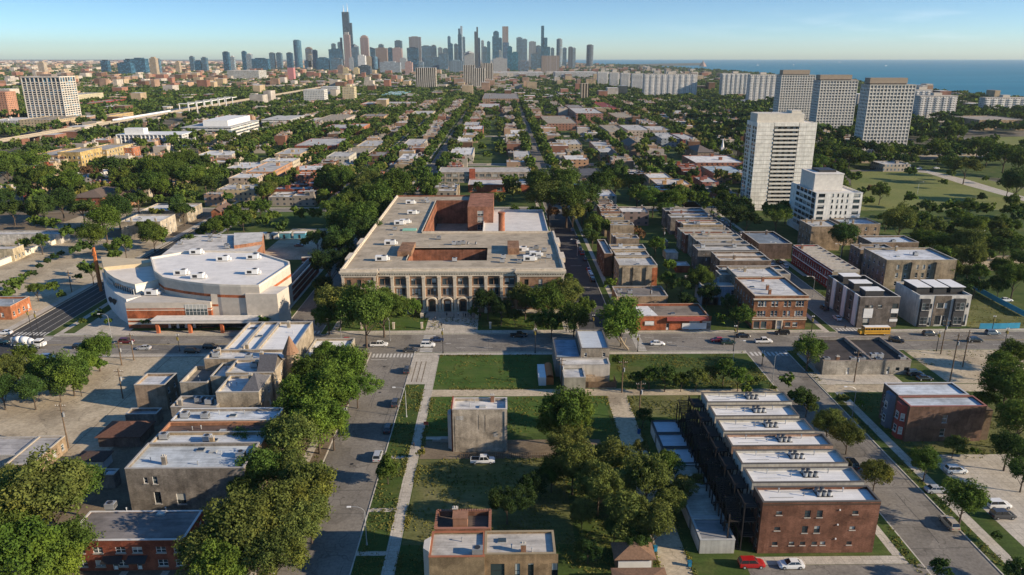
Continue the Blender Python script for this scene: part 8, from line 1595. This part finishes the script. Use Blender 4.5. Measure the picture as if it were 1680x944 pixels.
def upole(px,py,h=11.5,arm=0):
    x,y=P(px,py); t=thing('utility_pole',x,y,None,'utility pole','timber utility poles',z=KZ); b=MB(); b.frustum((0,0,0),(0,0,h),0.19,0.13,8); b.local('pole',M['wood'],t)
    b=MB(); b.box(-1.2,1.2,-0.06,0.06,h-0.9,h-0.75); b.box(-0.9,0.9,-0.06,0.06,h-2.0,h-1.88); b.local('crossarm',M['wood'],t)
    b=MB()
    for q in (-1.1,-0.6,0.6,1.1): b.frustum((q,0,h-0.75),(q,0,h-0.5),0.05,0.04,5)
    b.local('insulator',M['white'],t); b=MB(); b.frustum((0.35,0,h-3.6),(0.35,0,h-2.5),0.25,0.25,8); b.local('transformer',M['metal'],t); LABELQ.append((t,'brown timber utility pole',x,y)); return x,y,h
pl_=[upole(*a) for a in ((113,736,12),(202,655,9),(1543,582,12),(1558,627,15),(1579,603,12),(1401,628,10),(1048,690,11),(1020,645,10),(921,636,9),(220,592,9),(200,600,8),(1066,500,8),(1155,452,10),(1088,402,9),(1046,345,9),(1108,390,9),(590,355,11),(690,345,9),(1280,500,8),(35,425,10),(118,480,9))]
def wire(a,b_,lab,off=0):
    n=10; pts=[]
    for i in range(n+1): q=i/n; pts.append((a[0]+(b_[0]-a[0])*q+off,a[1]+(b_[1]-a[1])*q,a[2]+(b_[2]-a[2])*q-1.2*4*q*(1-q)-0.5))
    t=MB(); t.tube(pts,0.025,3); o=t.build('overhead_wire',M['darkmetal'],None,origin=pts[0]); tag(o,lab,'wire','overhead wires')
for i,(a,b_) in enumerate(((2,3),(3,4),(3,5),(0,1),(7,6),(8,7))): wire(pl_[a],pl_[b_],['thin wire between the near and middle poles by the workshop lot','thin wire between the two eastern poles by the workshop lot','long thin wire crossing above the workshop yard','thin wire over the shaded alley lot','thin wire beside the patched corner building','thin wire behind the patched corner building'][i])
def signal(px,py,h=5.6,tall=True):
    x,y=P(px,py); t=thing('traffic_signal',x,y,None,'traffic signal','signal and sign posts along the avenue',z=KZ); b=MB(); b.frustum((0,0,0),(0,0,h),0.12,0.09,8); b.frustum((0,0,0),(0,0,0.6),0.22,0.18,8); b.local('pole',M['darkmetal'],t); b=MB(); b.box(-0.2,0.2,-0.42,-0.12,h-2.2,h-1.2); b.box(-0.42,-0.12,-0.2,0.2,h-2.0,h-1.1); b.local('signal_head',M['tint'],t,(0.25,0.2,0.05)); b=MB(); b.box(-0.5,0.5,-0.03,0.03,h-0.5,h-0.2); b.local('street_sign',M['white'],t); LABELQ.append((t,'tall dark signal post',x,y))
for a in ((727,580,8.5),(878,580,8.5),(1046,578,6),(1203,577,9),(1331,545,6),(54,553,10),(66,557,10),(295,577,6),(973,548,7),(1250,600,5),(1648,566,6),(1627,545,6),(1536,577,7)): signal(*a)
# blue construction fence
for k,(pts,lb) in enumerate((([(1583,467),(1600,478),(1640,500),(1680,521)],'long blue screened construction fence running beside the trees'),([(1606,541),(1640,541),(1672,540)],'short blue screened fence along the avenue sidewalk'))):
    w=[P(*p) for p in pts]; t=thing('site_fence',w[0][0],w[0][1],lb,'fence',z=KZ)
    for (a,b2) in zip(w[:-1],w[1:]):
        d=Vector((b2[0]-a[0],b2[1]-a[1])); n_=Vector((-d.y,d.x)).normalized()*0.06; b=MB(); b.prism([(a[0]-n_.x,a[1]-n_.y),(b2[0]-n_.x,b2[1]-n_.y),(b2[0]+n_.x,b2[1]+n_.y),(a[0]+n_.x,a[1]+n_.y)],KZ+0.2,2.3); b.build('screen',M['tint'],t,(0.03,0.26,0.42))
        nn=int(d.length/3)+1
        for i in range(nn): p=(a[0]+d.x*i/nn,a[1]+d.y*i/nn); b=MB(); b.frustum((*p,KZ),(*p,2.45),0.06,0.06,6); b.build('post',M['metal'],t)
# alley fences
for i,(x0,x1,y,lb) in enumerate(((-10,14,152.0,'low weathered fence behind the lone tan house'),(98,112,200.4,'low chain fence in front of the workshop yard'))):
    t=thing('yard_fence',x0,y,lb,'fence',z=KZ); b=MB(); nn=int((x1-x0)/2)
    for k in range(nn+1): b.box(k*2-0.05,k*2+0.05,-0.05,0.05,0,1.4)
    b.local('post',M['wood'],t); b=MB(); b.box(0,nn*2,-0.02,0.02,0.3,0.36); b.box(0,nn*2,-0.02,0.02,1.2,1.28)
    for k in range(nn*4): b.box(k*0.5,k*0.5+0.08,-0.03,0.03,0.1,1.35)
    b.local('rail',M['wood'],t)
# wheelie bins
for i,(px,py,c,lb) in enumerate(((1048,712,(0.03,0.12,0.3),'blue bin beside the alley pole'),(1011,735,(0.03,0.1,0.28),'blue bin beside the concrete lane'),(1075,905,(0.02,0.25,0.45),'bright blue barrel beside the pyramid-roofed garage'),(1131,930,(0.02,0.2,0.35),'blue barrel at the foot of the peeling-roof garage'))):
    x,y=P(px,py); t=thing('waste_bin',x,y,lb,'bin',z=KZ); b=MB(); b.prism([(-0.3,-0.3),(0.3,-0.3),(0.34,0.34),(-0.34,0.34)],0,1.0); b.local('bin_body',M['tint'],t,c); b=MB(); b.box(-0.38,0.38,-0.36,0.4,1.0,1.08); b.local('lid',M['tint'],t,tuple(v*0.6 for v in c))
# sign boards on the verge
for px,py,c,lb in ((699,700,(0.6,0.1,0.06),'small red and white yard sign beside the sidewalk'),(1411,668,(0.6,0.6,0.55),'white post sign on the verge beside the street')):
    x,y=P(px,py); t=thing('yard_sign',x,y,lb,'sign',z=KZ); b=MB(); b.box(-0.6,-0.52,-0.03,0.03,0,1.2); b.box(0.52,0.6,-0.03,0.03,0,1.2); b.local('post',M['white'],t); b=MB(); b.box(-0.6,0.6,-0.06,-0.031,0.4,1.3); b.local('panel',M['tint'],t,c)
# ================================================================ people
def person_mesh():
    me=bpy.data.meshes.new('person'); bm=bmesh.new(); J={'pel':(0,0,0.95),'ch':(0,0.02,1.3),'nk':(0,0.02,1.48),'hd':(0,0.04,1.6),'ht':(0,0.03,1.74),'ls':(-0.19,0,1.42),'le':(-0.25,0.02,1.14),'lh':(-0.24,0.12,0.9),'rs':(0.19,0,1.42),'re':(0.25,-0.05,1.14),'rh':(0.24,-0.02,0.88),'lk':(-0.11,0.14,0.52),'lf':(-0.11,0.16,0.08),'lt':(-0.11,0.32,0.05),'rk':(0.11,0.02,0.5),'rf':(0.11,-0.2,0.1),'rt':(0.11,-0.06,0.04),'lp':(-0.10,0,0.88),'rp':(0.10,0,0.88)}
    Rr={'pel':0.15,'ch':0.17,'nk':0.06,'hd':0.10,'ht':0.085,'ls':0.07,'le':0.05,'lh':0.04,'rs':0.07,'re':0.05,'rh':0.04,'lk':0.065,'lf':0.05,'lt':0.04,'rk':0.065,'rf':0.05,'rt':0.04,'lp':0.10,'rp':0.10}
    V={}; 
    for k,p in J.items(): V[k]=bm.verts.new(p)
    for a,b in (('pel','ch'),('ch','nk'),('nk','hd'),('hd','ht'),('ch','ls'),('ls','le'),('le','lh'),('ch','rs'),('rs','re'),('re','rh'),('pel','lp'),('lp','lk'),('lk','lf'),('lf','lt'),('pel','rp'),('rp','rk'),('rk','rf'),('rf','rt')): bm.edges.new((V[a],V[b]))
    names=list(J); bm.to_mesh(me); bm.free(); o=bpy.data.objects.new('person_src',me); lk(o); md=o.modifiers.new('s','SKIN')
    for i,k in enumerate(names): me.skin_vertices[0].data[i].radius=(Rr[k],Rr[k]*0.85)
    me.skin_vertices[0].data[0].use_root=True; ss=o.modifiers.new('ss','SUBSURF'); ss.levels=1; ss.render_levels=1
    dg=bpy.context.evaluated_depsgraph_get(); ev=bpy.data.meshes.new_from_object(o.evaluated_get(dg)); bpy.data.objects.remove(o); ev.name='person'
    ev.materials.clear(); 
    for m in (M['cloth'],M['trouser'],M['skin']): ev.materials.append(m)
    for p in ev.polygons: z=p.center.z; p.material_index=2 if z>1.5 or (abs(p.center.x)>0.2 and z<1.0) else 1 if z<0.97 else 0
    ev.shade_smooth(); return ev
M['cloth']=simple('clothing',(0.5,0.5,0.5),0.9,var=0.1,tint=True); M['trouser']=simple('trousers',(0.02,0.022,0.035),0.9,var=0.2); M['skin']=mat('skin',(0.20,0.11,0.07),0.6)[0]
PM=person_mesh(); hb=MB(); hb.frustum((0,0.01,1.66),(0,0.01,1.78),0.115,0.07,10); HM=hb.mesh('hair',M['tyre'])
for i,(px,py,c,w) in enumerate(((733,521,(0.02,0.02,0.03),'dark jacket'),(745,523,(0.03,0.03,0.04),'dark coat'),(752,520,(0.5,0.5,0.5),'pale top'),(760,521,(0.02,0.03,0.06),'navy top'),(764,522,(0.02,0.02,0.02),'black top'),(768,521,(0.05,0.05,0.06),'charcoal top'),(773,521,(0.02,0.02,0.03),'black coat'),(788,522,(0.3,0.1,0.08),'reddish top'),(711,530,(0.02,0.02,0.03),'black jacket'),(714,527,(0.3,0.3,0.32),'grey top'),(720,538,(0.02,0.03,0.08),'dark blue top'),(724.5,538,(0.03,0.03,0.03),'black hoodie'),(743,528,(0.04,0.03,0.03),'brown top'),(929,547,(0.02,0.02,0.02),'black top'),(938,547,(0.5,0.45,0.4),'light top'),(942,547,(0.04,0.04,0.05),'dark grey top'),(1386,542,(0.02,0.02,0.02),'dark clothes'),(679,737,(0.02,0.02,0.03),'dark clothes'))):
    x,y=P(px,py); t=put('person',PM,None,(x,y,KZ+0.012),i*1.7,c); h=put('hair',HM,t); tag(t,None,'person','people outside'); LABELQ.append((t,f'person in {w} walking',x,y))
# ================================================================ labels
ORD=['first ','second ','third ','fourth ','fifth ','sixth ','seventh ','eighth ','ninth ','tenth ','eleventh ','twelfth ','thirteenth ','fourteenth ','fifteenth ','sixteenth ','seventeenth ','eighteenth ','nineteenth ','twentieth ']
buckets={}
for o,desc,x,y in LABELQ:
    best=None
    for nm,lx,ly in LAND:
        d=math.hypot(x-lx,(y-ly))
        if nm.split(' ')[-1] in desc: d+=20
        if best is None or d<best[0]: best=(d,nm,lx,ly)
    d,nm,lx,ly=best; dx,dy=x-lx,y-ly; rel=('beyond' if dy>0 else 'in front of') if abs(dy)>abs(dx) else ('east of' if dx>0 else 'west of')
    buckets.setdefault((desc,rel,nm),[]).append((d,o))
for (desc,rel,nm),l in buckets.items():
    l.sort(key=lambda q:q[0])
    for i,(d,o) in enumerate(l):
        s=desc if len(l)==1 else (f"{desc}, {ORD[i]}one {rel}" if i<len(ORD) else f"{desc}, number {i+1} away {rel}")
        lab=f"{s} {nm}" if len(l)>1 else f"{desc} {rel} {nm}"
        w=lab.split()
        o['label']=lab if len(w)<=16 else ' '.join(lab.replace(' standing','').replace(' of the neighbourhood','').split()[:16])
# ================================================================ the air
b=MB(); b.box(-FAR-200,FAR+200,-400,FAR+200,-1.0,620.0); hz=b.build('haze',None); hz['kind']='stuff'; hz['label']='thin pale morning haze over the whole city'; hz['category']='haze'
hz.data.materials.clear(); hm=bpy.data.materials.new('haze'); hm.use_nodes=True; t=hm.node_tree; t.nodes.clear(); o_=N(t,'ShaderNodeOutputMaterial'); pv=N(t,'ShaderNodeVolumePrincipled'); pv.inputs['Density'].default_value=2.8e-5; pv.inputs['Color'].default_value=(0.78,0.92,1.0,1); pv.inputs['Anisotropy'].default_value=0.1; t.links.new(pv.outputs[0],o_.inputs['Volume']); hz.data.materials.append(hm)
sc.cycles.volume_max_steps=64
